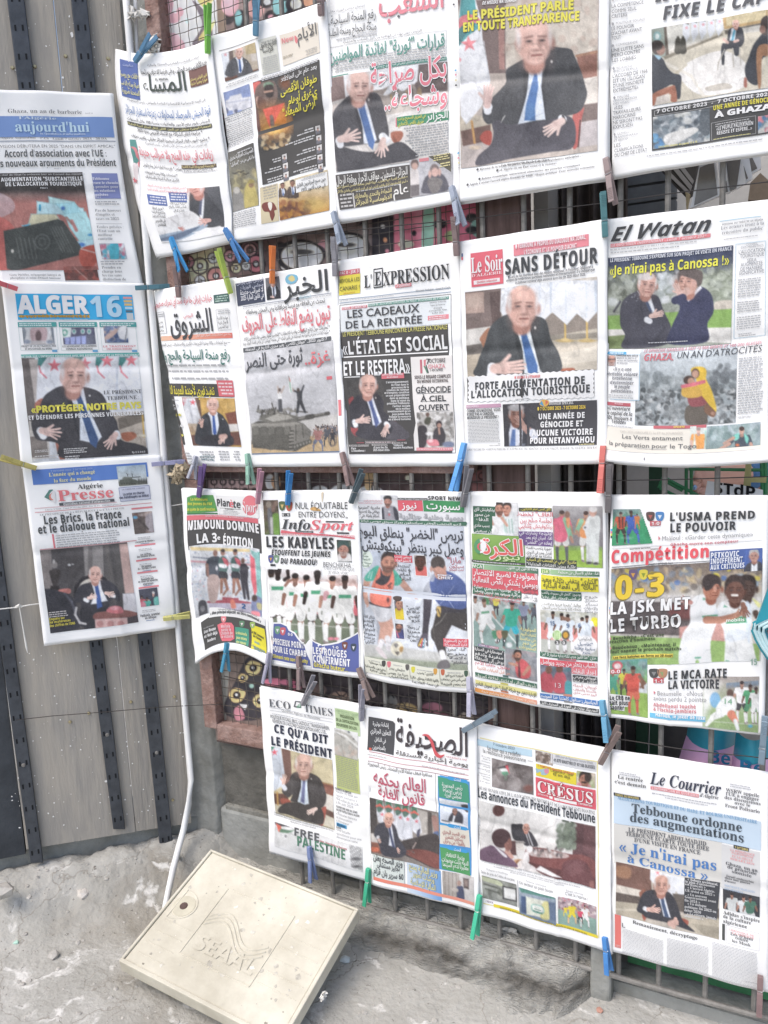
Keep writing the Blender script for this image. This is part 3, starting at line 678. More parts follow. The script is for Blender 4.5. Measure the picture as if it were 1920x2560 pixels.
 for i in range(7):p.ln([(1235,1215),(1250+i*12,1165+i*8)],1.8,'33231f')
 p.el(1205,1190,10,10,'33231f');p.el(1205,1190,7,7,'85534f');p.ln([(1185,1240),(1330,1190)],1.5,'33231f');p.el(1020,1195,7,7,'cdbf9f')
 p.pl([505,1620,690,1620,700,1860,505,1860],'6f5f57');p.pl([535,1640,575,1640,565,1800,535,1800],'7c7b74')
 p.po([625,1640,690,1650,690,1740,640,1800,560,1780,590,1700],'39363b')
 for x,y,s_ in((633,1670,1.),(592,1738,1.),(650,1752,.9),(607,1695,.6)):
  p.po([(x-20*s_,y),(x-8*s_,y-17*s_),(x+10*s_,y-15*s_),(x+22*s_,y-6*s_),(x+12*s_,y+14*s_),(x-8*s_,y+18*s_)],'d6ac6c');p.el(x,y,9.5*s_,9.5*s_,'2a282b');p.el(x-1,y-1,3.4*s_,3.2*s_,'ebe8e2')
 p.el(629,1715,6,5.5,'8db3a4');p.pl([598,1760,620,1762,612,1775],'d8d6d2');p.po([585,1775,600,1765,612,1795,590,1800],'b8737f');p.po([660,1700,700,1695,700,1715,665,1712],'c5627a')
 p.pl([700,1640,900,1680,1340,1760,1340,1880,700,1760],'42393a')
 for q in((720,1705,22,8,'c5627a'),(735,1720,18,8,'c5627a'),(790,1725,26,20,'6a5650'),(850,1745,30,16,'8a6f5e'),(1010,1775,34,18,'9c8250'),(1080,1770,26,14,'8f5560'),(1100,1795,26,12,'8f5560'),(980,1760,14,22,'77726b'),(1165,1800,20,20,'a59682'),(1150,1815,12,12,'8d8d86')):p.el(*q)
 for i in range(6):p.el(1290,1745+i*15,26,7.5,'2c2729');p.el(1290,1745+i*15,22,5.5,'d3707e')
 p.pl([1250,1730,1270,1730,1275,1830,1255,1830],'4a4641');p.el(1250,1780,13,20,'39363a');p.el(1262,1815,14,10,'c9b790')
 g=np.random.default_rng(4)
 for _ in range(60):
  x,y,a=g.uniform(780,1240),g.uniform(1700,1820),g.uniform(0,6.3);p.ln([(x+8*q*math.cos(a+q*.5),y+8*q*math.sin(a+q*.5)) for q in range(4)],1.5,'272426',.9)
xs=np.linspace(-1.335,-.455,360);zs=np.linspace(2.35,.33,800);X,Z=[a.ravel() for a in np.meshgrid(xs,zs)]
PX,PY=to_px(np.stack([X,np.full(X.shape,.036),Z],1));pm=Pic(PX,PY,3.0);paint_mural(pm);pm.noise(.12,25,9)
V=np.stack([X,np.full(X.shape,.036),Z],1);mu=empty('painted_panel',(-.93,.08,.33));tag(mu,'board painted with pink, black and cream eyes and rings behind the wire mesh','painted board')
obj('painted_face',V-np.array(mu.location),grid_faces(360,800),INK,mu,cols=np.clip(lin(pm.C*.75+pm.C.mean(1,keepdims=True)*.25)*1.8,0,.85))
MB().box(np.array([-.895,.047,1.34])-np.array(mu.location),(.88,.018,2.03)).build('board',M_WOOD,mu)
# ---- iron grille of upright bars with a bottom rail
gr_=empty('window_grille',(-.4,.01,-.02));tag(gr_,'grille of thin grey iron bars that the newspapers hang on','grille');gl=np.array(gr_.location)
for i in range(16):
 x=-1.0643+i*.0893+.003*math.sin(i*2.3)
 MB().tube([np.array([x+.0015*math.sin(z*3+i),.012,z])-gl for z in np.linspace(-.02,2.45,8)],.0055,8).build('bar',M_BAR,gr_)
for z,r_ in((-.021,.006),(2.44,.009)):
 MB().tube([np.array([x,.004,z+.002*math.sin(x*9)])-gl for x in np.linspace(-1.12,.5,14)],r_,8).build('rail',M_BAR,gr_)
 # ---- dark kiosk behind the grille
ks=empty('kiosk_interior',(.1,.9,0));tag(ks,'dark inside of the kiosk behind the grille on the right','kiosk');kl=np.array(ks.location)
for n_,c,s_ in(('back_wall',(-.2,1.0,1.2),(2.6,.04,2.7)),('side_wall',(1.1,.5,1.2),(.04,1.0,2.7)),('partition',(-.43,.53,1.2),(.03,.86,2.6)),('floor',(.35,.53,-.12),(1.5,.86,.04))):
 MB().box(np.array(c)-kl,s_).build(n_,M_DARK,ks)
# ============= the newspapers: sheets
PAP={}
def newspaper(key,label,view,*c,**k):
 k.setdefault('seed',len(PAP)+1);PAP[key]=Paper(label,view,Sheet(k.pop('plane','W'),*c,**k));return PAP[key]
newspaper('A1','newspaper with a blue masthead and banknotes fanned behind a green passport',(0,0,.2893),(-62,222),(281,233),(357,716),(2,716),right=(310,470),plane='L',off=.02)
newspaper('A2','newspaper with a bright blue masthead reading ALGER 16 over a seated man in a suit',(0,600,.2893),(3,702),(356,708),(402,1146),(54,1170),plane='L',off=.03)
newspaper('A3','newspaper with red serif masthead and a man in a dark oval chair',(0,1120,.2893),(55,1160),(402,1138),(441,1567),(111,1613),plane='L',off=.04,bottom=(300,1590))
newspaper('B1','Arabic newspaper with curled edge and a man signing papers in a leather chair',(250,60,.3617),(266,113),(528,90),(583,601),(373,642),top=(387,131),left=(298,380),bottom=(470,628),right=(566,400),off=.016,curl=(-.004,.004,-.006,-.02))
newspaper('B2','Arabic newspaper with a red burning triangle on a black panel and an Africa map',(250,60,.3617),(529,90),(816,4),(843,561),(583,604),off=.014,right=(833,290),left=(568,380))
newspaper('B3','Arabic newspaper with pink headline lettering beside a seated man holding out his hand',(780,0,.2532),(812,-12),(1149,-66),(1152,503),(846,556),off=.013,left=(822,270))
newspaper('B4','newspaper filled by a large portrait of a man beside a draped flag',(1130,0,.2411),(1140,-70),(1525,-130),(1519,447),(1151,506),off=.019,left=(1148,200))
newspaper('B5','newspaper with men seated in a bright hall under the words FIXE LE',(1500,0,.2532),(1519,-135),(1938,-205),(1938,378),(1531,444),off=.014)
newspaper('C1','Arabic newspaper with folded left edge and orange strip under its title',(360,540,.3165),(366,729),(586,694),(632,1166),(456,1160),left=(400,930),right=(608,930),off=.011,curl=(0,0,0,-.03))
newspaper('C2','Arabic newspaper with two men standing on a grey tank',(360,540,.3165),(583,697),(843,655),(870,1164),(629,1166),off=.016,left=(606,930),right=(854,900))
newspaper('C3','newspaper with a black front page, white capital headline and yellow corner box',(820,580,.2983),(845,652),(1150,604),(1165,1162),(872,1164),left=(850,905),off=.013)
newspaper('C4','newspaper with a square red masthead and a man in a blue tie before white flags',(1130,500,.3344),(1149,604),(1518,548),(1517,1158),(1163,1161),off=.017)
newspaper('C5','newspaper with two men in suits talking outdoors above a woman in a yellow shawl',(1480,480,.3435),(1518,549),(1926,499),(1926,1149),(1515,1150),bottom=(1690,1163),off=.013,curl=(0,0,.012,0))
newspaper('D1','sports newspaper with four men on a podium, its lower edge pulled up',(440,1160,.2893),(453,1221),(657,1230),(679,1661),(492,1657),bottom=(580,1622),left=(468,1440),off=.012,curl=(0,0,.01,0))
newspaper('D2','sports newspaper with a row of footballers in white above a torn blue panel',(440,1160,.2893),(656,1229),(897,1226),(910,1697),(677,1663),off=.017)
newspaper('D3','Arabic sports newspaper with an orange-bibbed player and a goalkeeper seen from behind',(860,1200,.2621),(895,1228),(1176,1232),(1180,1733),(913,1694),bottom=(1070,1724),off=.013)
newspaper('D4','Arabic sports newspaper crowded with coloured boxes under a green title',(1160,1200,.2983),(1174,1231),(1513,1233),(1522,1789),(1184,1730),bottom=(1351,1767),off=.017)
newspaper('D5','sports newspaper with a red title, big yellow 0-3 and three players in white',(1490,1200,.3255),(1529,1240),(1923,1241),(1909,1839),(1524,1794),left=(1520,1575),off=.014)
newspaper('E1','newspaper with a slim serif title and FREE PALESTINE along its foot, lowest row',(620,1680,.2532),(650,1717),(922,1767),(931,2209),(674,2132),off=.014)
newspaper('E2','Arabic newspaper with a row of flags behind a seated man and blue side tabs',(880,1740,.2621),(913,1767),(1191,1808),(1198,2281),(930,2209),off=.018)
newspaper('E3','yellow bordered newspaper with a man at a desk seen past two heads',(1160,1780,.2983),(1190,1813),(1526,1880),(1531,2381),(1201,2285),off=.014,curl=(-.004,.006,0,0))
newspaper('E4','newspaper with a pale blue headline band and grey columns of print',(1480,1840,.3254),(1529,1878),(1923,1936),(1922,2485),(1529,2378),off=.018)
# ============= the newspapers: what is printed on them
K='48494c';WH='f8f8f8';SH,RU,MH,CA,KI='side_headlines','rule','masthead','caption','kicker';YE='f2ec4a'
# ---- A1
p=PAP['A1']
p.T([('Ghaza, un an de barbarie',70,708,977,37)],'75767a','t');p.T([('PAGE 24',738,802,985,10)],'8a8a8e','r',CA)
p.B(-190,998,990,1183,'7a9bd6',n='masthead_band')
p.T([("l'Algérie",165,488,1030,24),("le Quotidien d'information",350,740,1163,17)],'d6e7f6','s',MH);p.T([("aujourd'hui",135,775,1137,92)],'cbeafb','s',MH)
p.T([("L'Algérie Aujourd'hui",-20,310,1201,15),('N° 474',345,420,1203,15),('Lundi 7 octobre 2024 - 30 DA',455,925,1207,17)],'8c8d92','s','dateline')
p.B(-190,1212,1000,1222,'b4bac6',n=RU)
p.T([('RÉVISION DÉBUTERA EN 2025 "DANS UN ESPRIT AMICAL"',-40,996,1279,27)],'77787a','r',KI)
p.T([("Accord d'association avec l'UE :",40,922,1360,62),('les nouveaux arguments du Président',-42,1005,1445,62)],'5a5e60','b');p.T([('PAGE 7',470,525,1462,10)],'8a8a8e','r',CA)
def f(q):
 q.fill('4a4644').grad('4a4644','b3766d',1640,1760).noise(.10,120,2)
 q.po([-150,1640,70,1700,130,1790,60,1860,-150,1900],'c3aeb2',a=.7);q.po([-150,1880,120,1960,60,2330,-150,2330],'c46a62')
 for pts,c in(([(420,1700),(640,1745),(800,1930),(700,1960),(430,1790)],'bfe6e6'),([(320,1740),(720,1800),(730,1850),(320,1850)],'c4e8ee'),([(480,1760),(640,1750),(810,1990),(690,2000)],'a9dfe8'),([(270,1850),(480,1850),(590,2000),(240,1950)],'d8d3b0'),([(560,1850),(740,1830),(830,2060),(690,2090),(600,1960)],'b3e2e6'),([(650,2090),(820,2060),(800,2150),(690,2160)],'b9e0ea'),([(190,1950),(260,1935),(240,1975)],'4fb6e6')):q.po(pts,c,sm=0);q.ln(pts+pts[:1],3,'8fc0c8',.6)
 q.el(545,1800,17,17,'4c7cc0');q.el(705,2115,30,18,'4c7cc0');q.el(780,2030,20,10,'3f8fc6');q.ln([(345,1775),(345,1815)],9,'2f8fb8');q.ln([(620,1910),(660,1990)],14,'c06a64',.8);q.ln([(575,1880),(620,1930)],10,'9a6a60',.8)
 q.pl([30,1995,500,1893,548,1912,705,2140,690,2205,120,2345,60,2320],'474b48');q.noise(.04,30,4)
 q.el(365,2090,70,70,'6c716d',a=.8);q.el(365,2090,56,56,'4a4e4b');q.el(365,2090,36,40,'6c716d',a=.7);q.el(365,2088,22,24,'4a4e4b')
 for i in range(5):q.ln([(140+i*36,2060),(175+i*36,2230)],5,'8b8f8a',.5);q.ln([(430+i*24,1960),(540+i*24,2180)],5,'7b7f7a',.5)
 q.el(108,2170,12,16,'d8d6cc');q.po([700,2150,840,2120,850,2240,760,2330,690,2260],'b4574a');q.ln([(700,2150),(840,2190)],5,'d6c9c4',.8)
p.P(-150,1497,852,2336,f)
p.T([("Le chef de l'Etat l'a ordonné hier en Conseil des ministres",-25,735,1521,17,'dddddd','r'),('AUGMENTATION "SUBSTANTIELLE"',10,731,1570,33),("DE L'ALLOCATION TOURISTIQUE",50,706,1611,33),('PAGE 5',350,412,1631,11)],WH,'h')
p.B(790,1497,1046,1717,'828cc2')
p.T([('Tebboune',797,945,1556,23),('trace le chemin',797,1024,1592,23),('à prendre pour',800,1024,1626,23),('des relations',803,996,1660,23),('apaisées',806,936,1694,23),('PAGE 3',810,872,1710,9)],'f1f2fa','s')
p.G(818,1735,1040,1775,20,'bdbec2')
p.T([('Pas de hausses',822,1045,1830,24),("d'impôts et",827,992,1865,24),('taxes en 2025',831,1030,1901,24)],'7d7f82','t');p.B(830,1930,1055,1934,'c9c9cc',n=RU)
p.T([('Ecoles privées :',838,1068,1972,24),("l'Etat veut un",842,1040,2007,24),('meilleur',848,972,2041,24),('contrôle',851,974,2075,24)],'7d7f82','t')
def f(q):q.fill('b9c0c8').clutter(['c86a80','57aebf','e2a9b4','7a6f78','4fb4d0','d8dfe4'],40,(860,2100,1100,2245),10,26,3);q.po([950,2110,1020,2105,1025,2240,955,2240],'4fb1c4')
p.P(857,2104,1098,2240,f)
p.G(868,2252,1090,2292,20,'bdbec2')
p.T([('Prendre en',882,1046,2323,25),('charge tous',884,1056,2357,25),('les cas sans',887,1052,2390,25),('distinction de',891,1090,2424,25)],'7d7f82','t')
p.T([('Gara Djebilet, mégaprojet intégré de',85,530,2384,19),("phosphate et mine d'Oued Amizour",90,528,2411,19)],'85868a','t',CA)
p.P(545,2302,858,2424,lambda q:q.fill('6a453f').clutter(['8c4b42','5a3a36','a8584e'],30,(540,2300,860,2430),14,40,2).ln([(640,2310),(760,2420)],4,'c9a9a0',.7));p.FR(541,2298,862,2428,4,'d9d9d9',1.6)
# ---- A2
p=PAP['A2']
p.B(130,463,1165,690,'38b4ee',n='masthead_band');p.T([('ALGER',155,768,634,152,'fdfdfd','o'),('16',790,1050,664,178,'bfe2f6','h')],n=MH)
p.B(158,642,778,676,'e2b44a');p.T([('LE QUOTIDIEN DU GRAND PUBLIC',172,768,671,20)],'b98d33','h',MH);p.G(190,680,780,692,12,'bfe2f6',dens=.5)
for i,c in enumerate(('e9a3a4','e6c27c','e6c27c','bfe2f6','57717f')):p.B(1062+i*6,490+i*29,1140+i*2,510+i*29,c,z=1.5)
p.B(1092,632,1155,690,'cfd6d8',z=1.5)
for x0,x1,t1,t2,c in((152,490,'PROJET DE LOI DE FINANCES 2025','ET DES EXPOSÉS AU MENU','6c6d70'),(505,840,'LES ADVERSAIRES DES ALGÉRIENS',"CONNUS AUJOURD'HUI",'5a5b5e'),(857,1180,'LE TRAITEMENT','UNE AVANCÉE MAJEURE','e79aa4')):
 p.FR(x0,710,x1+15,955,4,'d4e3e1');p.B(x0,710,x1,752,'4fa8a4',z=1.7);p.G(x0+12,716,x1-14,748,16,'d7ecea',z=3,dens=.6)
 p.T([(t1,x0+36,x1-4,928,16),(t2,x0+66,x1-40,950,16)],c,'b',CA);p.B(x1-40,950,x1+6,968,'66aede',z=2)
p.P(190,757,472,905,lambda q:q.fill('e6e2e2').grad('d9dde0','ebe6e4',750,910).po([270,760,400,760,390,880,280,880],'c9aeb0').el(333,830,26,50,'6a5658').po([190,757,225,790,215,870,190,905],'8a929a').po([440,757,472,757,472,900,450,850],'8a929a').el(235,880,30,18,'9aa4b4').el(430,880,30,18,'9aa4b4').pl([280,870,390,870,400,905,270,905],'cfc9c9'))
def f(q):
 q.fill('5d5d74').pl([535,757,620,757,610,840,535,850],'dfe8e4');q.el(560,800,26,30,'6fae9c');q.el(560,800,14,16,'e6efe9')
 for x in(640,715,770):q.el(x,790,18,22,'dfe9e6');q.el(x,790,10,13,'5fa09a')
 for i in range(4):q.pl([(560+i*48,845-i*5),(602+i*48,840-i*5),(598+i*48,905),(562+i*48,905)],'a9b4e4');q.ln([(604+i*48,845),(600+i*48,905)],2,'7f8bc8')
 q.pl([745,830,830,815,830,905,745,905],'6c6f80')
p.P(535,757,828,903,f)
p.P(892,745,1110,888,lambda q:q.fill('6f7d9a').clutter(['8fa3c4','a99a94','4b5d86','c9b4ac','3f4f74'],40,(890,745,1110,890),8,30,5).po([900,840,1000,770,1010,800,930,860],'c4a79c').el(1070,800,52,62,'e6e6e8').ln([(1100,760),(1080,880)],4,'6a6a6e'))
p.B(180,990,1205,1025,'4fb0a6',z=1.5);p.T([("RETOUR SUR L'ENTREVUE PÉRIODIQUE AVEC DES REPRÉSENTANTS DE LA PRESSE NATIONALE",186,1200,1019,19)],'e6f4f2','h',KI)
def f(q):
 q.fill('dcdfe4');q.pl([180,1020,300,1020,310,1400,330,1880,180,1900],'6d6663');q.pl([250,1030,330,1030,320,1420,300,1400],'c2b8b2')
 q.grad('dcdfe4','dfe2e6',1000,1500,a=.0)
 for x0,x1,sx,sy,r in((330,560,470,1085,60),(640,830,735,1070,56),(830,1010,925,1045,60),(1030,1225,1135,1040,56)):
  q.pl([(x0,1010),(x1,1010),(x1+10,1450),((x0+x1)/2,1520),(x0-20,1450)],'e9ebf0');q.pl([(x0,1010),(x0+80,1010),(x0+10,1110),(x0-5,1080)],'4d8a86')
  q.ln([(x0+8,1090),(x0+20,1140),(x0+70,1190)],7,'e08a93');q.star(sx,sy,r,'e8808a');q.pl([(x1-8,1100),(x1+14,1100),(x1+16,1450),(x1-10,1450)],'bcc3d0',a=.6)
 q.noise(.05,40,3)
 q.pl([760,1500,1230,1480,1280,1880,860,1880],'b5aa9d');q.pl([1020,1540,1240,1480,1265,1560,1030,1640],'71695f');q.ln([(1230,1500),(1245,1700)],6,'c9a24a');q.el(1245,1690,60,10,'d8d0bb')
 q.pl([250,1560,420,1640,430,1880,260,1900],'cdc7c0');q.pl([255,1700,400,1690,420,1880,270,1880],'7d756f')
 q.po([300,1420,370,1370,420,1480,330,1510],'b0705f');q.po([480,1740,550,1730,560,1900,520,1900],'b0705f');q.po([1050,1670,1150,1660,1180,1700,1110,1740,1060,1720],'a5664f')
 q.po([270,1600,300,1540,420,1500,860,1480,1000,1550,1040,1720,1180,1760,1270,1800,1270,1890,560,1890,500,1760,330,1720],'403f42')
 q.po([540,1260,430,1310,370,1370,320,1520,280,1620,330,1730,520,1720,660,1790,840,1740,1000,1720,1040,1680,960,1500,880,1330,730,1270],'454448')
 q.pl([560,1255,640,1330,720,1280,750,1420,880,1700,830,1760,690,1730,690,1480,620,1400],'dfe6f0');q.pl([545,1255,600,1310,660,1520,690,1720,610,1500],'38383c')
 q.pl([640,1330,690,1325,720,1400,850,1720,830,1800,780,1760,670,1400],'3f5680');q.pl([640,1330,690,1325,700,1370,655,1375],'2f4266')
 q.head(635,1170,148,turn=.45,skin='e8cbc3',hair='d6d3d4');q.el(775,1345,8,8,'d7d4d2')
 q.ca(350,1650,375,1690,34,34,'eef0f4');q.hand(420,1660,78,.2,1,'e6c6bc');q.ca(1010,1670,1020,1700,26,26,'eef0f4');q.hand(970,1720,66,2.2,1,'e6c6bc')
p.P(185,1018,1280,1915,f)
p.T([('LE PRÉSIDENT',897,1222,1334,34),('TEBBOUNE :',928,1203,1384,34)],'505154','t');p.T([('«PROTÉGER NOTRE PAYS',272,1220,1494,58,'e9e05a','o')],n='headline')
p.T([('ET DÉFENDRE LES PERSONNES VULNÉRABLES»',250,1240,1556,37)],'f3f3f3','h');p.T([('Pp. 2, 3, 4 et 5',1142,1255,1842,15)],'e6e6e6','b',CA)
p.G(300,1815,440,1840,16,'d6d3d0');p.G(550,1800,760,1850,16,'d0d0d0');p.G(300,1862,520,1900,16,'d6d3d0');p.G(560,1865,700,1900,16,'d0d0d0')
# ---- A3
p=PAP['A3']
p.B(270,190,1282,320,'5a82cf',n='masthead_band');p.T([('7 OCTOBRE 2023 - 7 OCTOBRE 2024',440,800,207,15,'9db3e2','b'),("L'année qui a changé",425,822,247,33),('la face du monde',468,790,298,33)],'eee9b0','s')
def tank(q,x,y,k,sky='c9d3d8',gnd='5d5f55'):
 q.at(x,y,k);S=.02
 q.pl([-1,.1,-.7,-.02,.5,-.02,.75,.15,.7,.45,-.9,.45],'5b5f57',soft=S);q.pl([-.75,-.02,-.6,-.2,.1,-.24,.3,-.05],'6d7168',soft=S);q.ca(.1,-.14,1.05,-.25,.03,.022,'4c504a',soft=S)
 for i in range(6):q.el(-.75+i*.25,.42,.1,.1,'4a4c46',soft=S)
 for px_,h in((-.2,.3),(.25,.36)):q.ca(px_,-.25,px_,-.25-h*.6,.03,.03,'3f4340',soft=S);q.el(px_,-.25-h*.75,.03,.04,'3f4340',soft=S);q.ca(px_,-.25-h*.55,px_-.1,-.25-h,.015,.012,'3f4340',soft=S);q.ca(px_,-.25-h*.55,px_+.1,-.25-h,.015,.012,'3f4340',soft=S)
 q.at()
p.P(1005,160,1275,330,lambda q:(q.fill('c4d2da').grad('b4c8d6','d0d6d6',150,290),q.pl([1005,290,1275,280,1275,335,1005,335],'6f7265'),tank(q,1120,270,90),[q.el(1200+i*22,290,9,24,'4b4b48') for i in range(4)]))
p.T([('Algérie',672,890,355,42)],K,'s',MH);p.T([('Presse',505,985,460,98)],'ee7e84','s',MH)
p.Q([382,425,425,362,455,358,470,400,470,470,430,450],'5a8a80',2);p.Q([430,395,470,370,480,470,440,450],'f4f2f2',2.6,1);p.Q([455,385,425,410,432,445,462,450,442,430,440,405],'ea8a7c',3,1)
p.B(510,476,990,500,'55565a',z=2);p.T([("Quotidien national d'information",550,952,495,20)],'f0f0f0','h',MH)
p.B(1026,345,1300,462,'dfe2f2',z=1.5);p.FR(1024,343,1303,464,4,'7a80ae',1.6);p.T([('LA PRISE EN CHARGE',1055,1250,365,11,'9a9cb6'),('La prise en charge',1065,1248,410,22,'3f4660'),('des handicapés au débat',1032,1285,441,22,'3f4660')],st='h')
p.T([('Edition N°3296 - Lundi 07 Octobre 2024 - Prix 30 DA - www.algeriepresse.dz',390,1050,541,13)],'9a9a9e','t','dateline');p.B(298,520,1010,525,'eab8bc',n=RU);p.B(300,555,1310,560,'e89098',n=RU)
p.T([('LE PRÉSIDENT DE LA RÉPUBLIQUE FACE À LA PRESSE',345,1075,586,17)],'8d8e92','t',KI);p.T([('Les Brics, la France',385,1050,660,72),('et le dialogue national',333,1118,742,72)],'4b4e50','h')
p.B(448,745,480,866,'ef7f88');p.G(478,750,1050,868,20,'8e9094',rag=.1)
def f(q):
 q.fill('4e4b4c');q.pl([340,890,440,880,460,1210,370,1220],'8c8481');q.grad('4e4b4c','5b5655',850,1200,a=.0)
 q.pl([720,850,890,840,900,1180,740,1180],'8b8785');q.pl([760,850,800,850,800,1180,760,1180],'6b6766');q.pl([890,840,1030,830,1080,1250,920,1280],'5a5756');q.pl([1030,830,1150,820,1180,1250,1080,1260],'c5a79f');q.pl([1060,1260,1190,1250,1195,1420,1070,1430],'d8d6da')
 q.po([430,1060,520,1050,510,1130,490,1190,460,1190,440,1130],'3f3a39');q.el(470,1010,26,30,'8a8582');q.el(465,980,10,16,'c9c5c2');q.pl([440,1190,510,1190,520,1230,430,1230],'2f2b2b');q.el(598,1010,12,9,'ececec');q.el(628,1005,9,5,'cfcfcf')
 q.po([510,1225,600,1215,605,1255,520,1260],'c17a72');q.po([350,1250,520,1240,640,1310,690,1520,640,1570,400,1600],'37373d');q.ln([(560,1260),(620,1330),(660,1450)],10,'6b6c78',.6)
 q.ln([(650,1290),(660,1200),(720,1130),(790,1110),(870,1115),(910,1140)],16,'2c2a2d');q.po([670,1260,700,1170,770,1130,800,1150,790,1220],'d8d2c6');q.pl([860,1130,900,1150,880,1170],'d8d2c6')
 q.po([680,1200,780,1160,900,1140,990,1180,1040,1270,1030,1320,960,1310,930,1420,900,1500,700,1540,700,1350,640,1330],'39393f');q.po([700,1380,930,1380,900,1560,740,1570],'333338')
 q.pl([785,1150,830,1180,865,1140,880,1220,930,1320,880,1330,830,1345,785,1350,820,1260],'e6e9ef');q.pl([815,1175,845,1172,870,1290,885,1370,840,1390,830,1270],'3c5693')
 q.head(823,1092,70,turn=.1,skin='eccdc4',hair='ddd8d6');q.ca(735,1310,755,1320,16,16,'eceef2');q.hand(790,1290,36,-.25,1,'e8c8bc');q.ca(985,1280,965,1275,15,15,'eceef2');q.hand(940,1258,36,3.3,-1,'e8c8bc')
 q.ln([(660,1380),(650,1440),(690,1510),(740,1520)],9,'c9c6c6');q.po([820,1430,920,1410,1070,1400,1170,1420,1190,1450,1000,1470,820,1480],'8a5d58');q.po([920,1410,960,1370,1040,1370,1065,1420,990,1430],'c9757a');q.el(990,1385,40,16,'d99aa0')
 q.pl([820,1480,1100,1465,1105,1540,825,1560],'d9b3ae')
 for i in range(3):q.el(865+i*90,1520,30,28,'b77f7c',a=.8)
 q.pl([1105,1470,1195,1440,1195,1510,1110,1520],'4a4448');q.noise(.05,50,2)
p.P(343,885,1197,1602,f,keep=lambda X,Y:Y>0)
p.B(343,876,1180,882,'e59aa0',n=RU)
p.G(420,1415,600,1470,18,'b7aeaa');p.T([('Enquête sur',428,560,1490,22),('les incohérences',430,610,1517,22),('des chiffres de l\'ONS',432,650,1548,22)],'e6d85a','h')
for y in(520,840,970,1075,1205):p.B(1135+(y-520)*.09,y,1318+(y-520)*.08,y+14,'f08d94',z=1.5)
p.P(1140,562,1332,745,lambda q:q.fill('8a7a74').clutter(['b9a9a2','6b5a55','c9b7ae'],16,(1140,560,1330,740),14,40,4).po([1150,610,1240,600,1260,730,1165,740],'5d5450').el(1175,595,26,30,'7a5f55').el(1168,600,20,14,'6fb4dc').po([1260,590,1330,570,1330,720,1270,700],'a8a0a4').ln([(1200,620),(1280,700)],8,'4a4340'))
p.T([('« Le pouvoir de l\'Histoire »',1168,1335,823,15),('Les chiffres',1215,1302,930,17),("des Douanes d'Oran",1185,1335,950,17),('Un passeur',1225,1310,1033,17),('de « harraga » arrêté',1192,1345,1054,17),('Boumerdès met',1222,1328,1145,17),('en valeur des aquacoles',1196,1362,1165,17),('algériennes',1236,1325,1185,17),('Petkovic, premier',1216,1382,1462,22),('en Afrique',1255,1350,1480,20)],'55575c','h',SH)
for y in(770,870,1000,1105,1400):p.G(1190+(y-770)*.06,y,1310+(y-770)*.06,y+26,13,'b0b1b5')
for y in(832,965,1068,1196,1498):p.B(1215+(y-832)*.07,y-6,1290+(y-832)*.07,y-2,'7289b8',n=RU)
p.P(1198,1225,1375,1375,lambda q:q.fill('4b4c58').player(1325,1240,240,shirt='3f4450',skin='caa196',hair='d8d6d4').player(1225,1275,200,shirt='c9606c',skin='7c5f56').player(1270,1290,200,shirt='57b0a0',skin='7c5f56').po([1330,1300,1375,1290,1375,1375,1340,1375],'6db6aa').po([1205,1340,1250,1330,1260,1375,1205,1375],'d98a98'))
# ---- B1
p=PAP['B1']
p.B(136,240,278,495,'5a6fb0');p.T([('عناوين',160,235,283,15,'b9c4e6'),('علاقات مع روسيا',145,272,355,34,'efe9a0'),('عميقة وسلاح الذهب',148,275,415,34,'efe9a0'),('المتحدة ضرورة',158,276,470,34,'efe9a0')],st='A')
p.T([('عناصر الشعب المغربي المحتلة والجالية',330,690,292,14,'8f9092'),('هذه الأكاذيب ضد الجزائر.. وعلى فرنسا الاعتراف بجرائمها',285,742,345,30)],'4a4b4c','A')
p.T([('المساء',297,602,462,112)],'47504a','A',MH);p.T([('EL MASSA',385,472,392,15)],'55595a','h',MH)
p.B(612,322,750,440,'84615a');p.T([('تغيير القوانين بسيدي',625,745,395,22),('خوارا وطنيا جديدا',628,745,425,22)],'f0e08a','A')
p.T([('في كلمته الاجتماعية الاقتصادية الخاصة بالمواطن.. رئيس الجمهورية:',190,730,525,16)],'707174','a',KI);p.T([('قوة الجيش بالمرصاد لمحاولات زعزعة استقرار الجزائر',178,765,605,52)],'5b7fb8','a')
p.T([('الجيش يقوم برفع الأجور والعلاوات بنسبة 100 خلال السنوات',190,760,657,19)],'55565a','A',CA)
p.B(188,668,775,694,'55544c',z=1.5);p.T([('الجمعية الوطنية ستعلن عن الجزء الثاني لنقل الجنائز السنة المقبلة',195,770,690,15)],'e9e2a0','A',CA)
p.T([('* مراجعة اتفاق الشراكة مع الاتحاد الأوروبي بداية 2025',262,710,742,24),('* مشروع أنبوب الغاز الجزائر لنيجيريا الجزائر حقيقي.. وتغيير دمزيف',218,760,775,22)],'4f5053','A')
p.T([('لقد اعترض من التدخل بمداخل الأمن الغذائي.. رئيس الجمهورية',315,740,828,15)],'808184','a',KI);p.T([('زيادات في هذه المنح ولا ضرائب جديدة',278,785,905,66)],'ef8a92','A')
p.T([('* زيادة معتبرة في المنحة السياحية للمواطن * رفع منحة الطلبة داخل وخارج الوطن',300,795,980,22),('* استحداث وكالة وطنية للتوزيعات',315,540,1030,20),('الكبرى ميزانية الدولة والاستشراف',318,548,1062,20)],'5d5e62','A',CA)
p.B(562,975,805,1000,'6a5a4c',z=1.5);p.T([('* رفع منحة الحج وبداية السنة القادمة',570,800,996,18)],'efe0a0','A',CA);p.G(560,1015,815,1028,13,'8a8b8f',rtl=1)
p.T([('* تفسير الخلافات والجدول مع متحف السجائر',330,600,1118,15),('التجارب في العروبة وبرودة الجمهور والموانئ البحرية',328,610,1145,15)],'f0a5aa','A',CA)
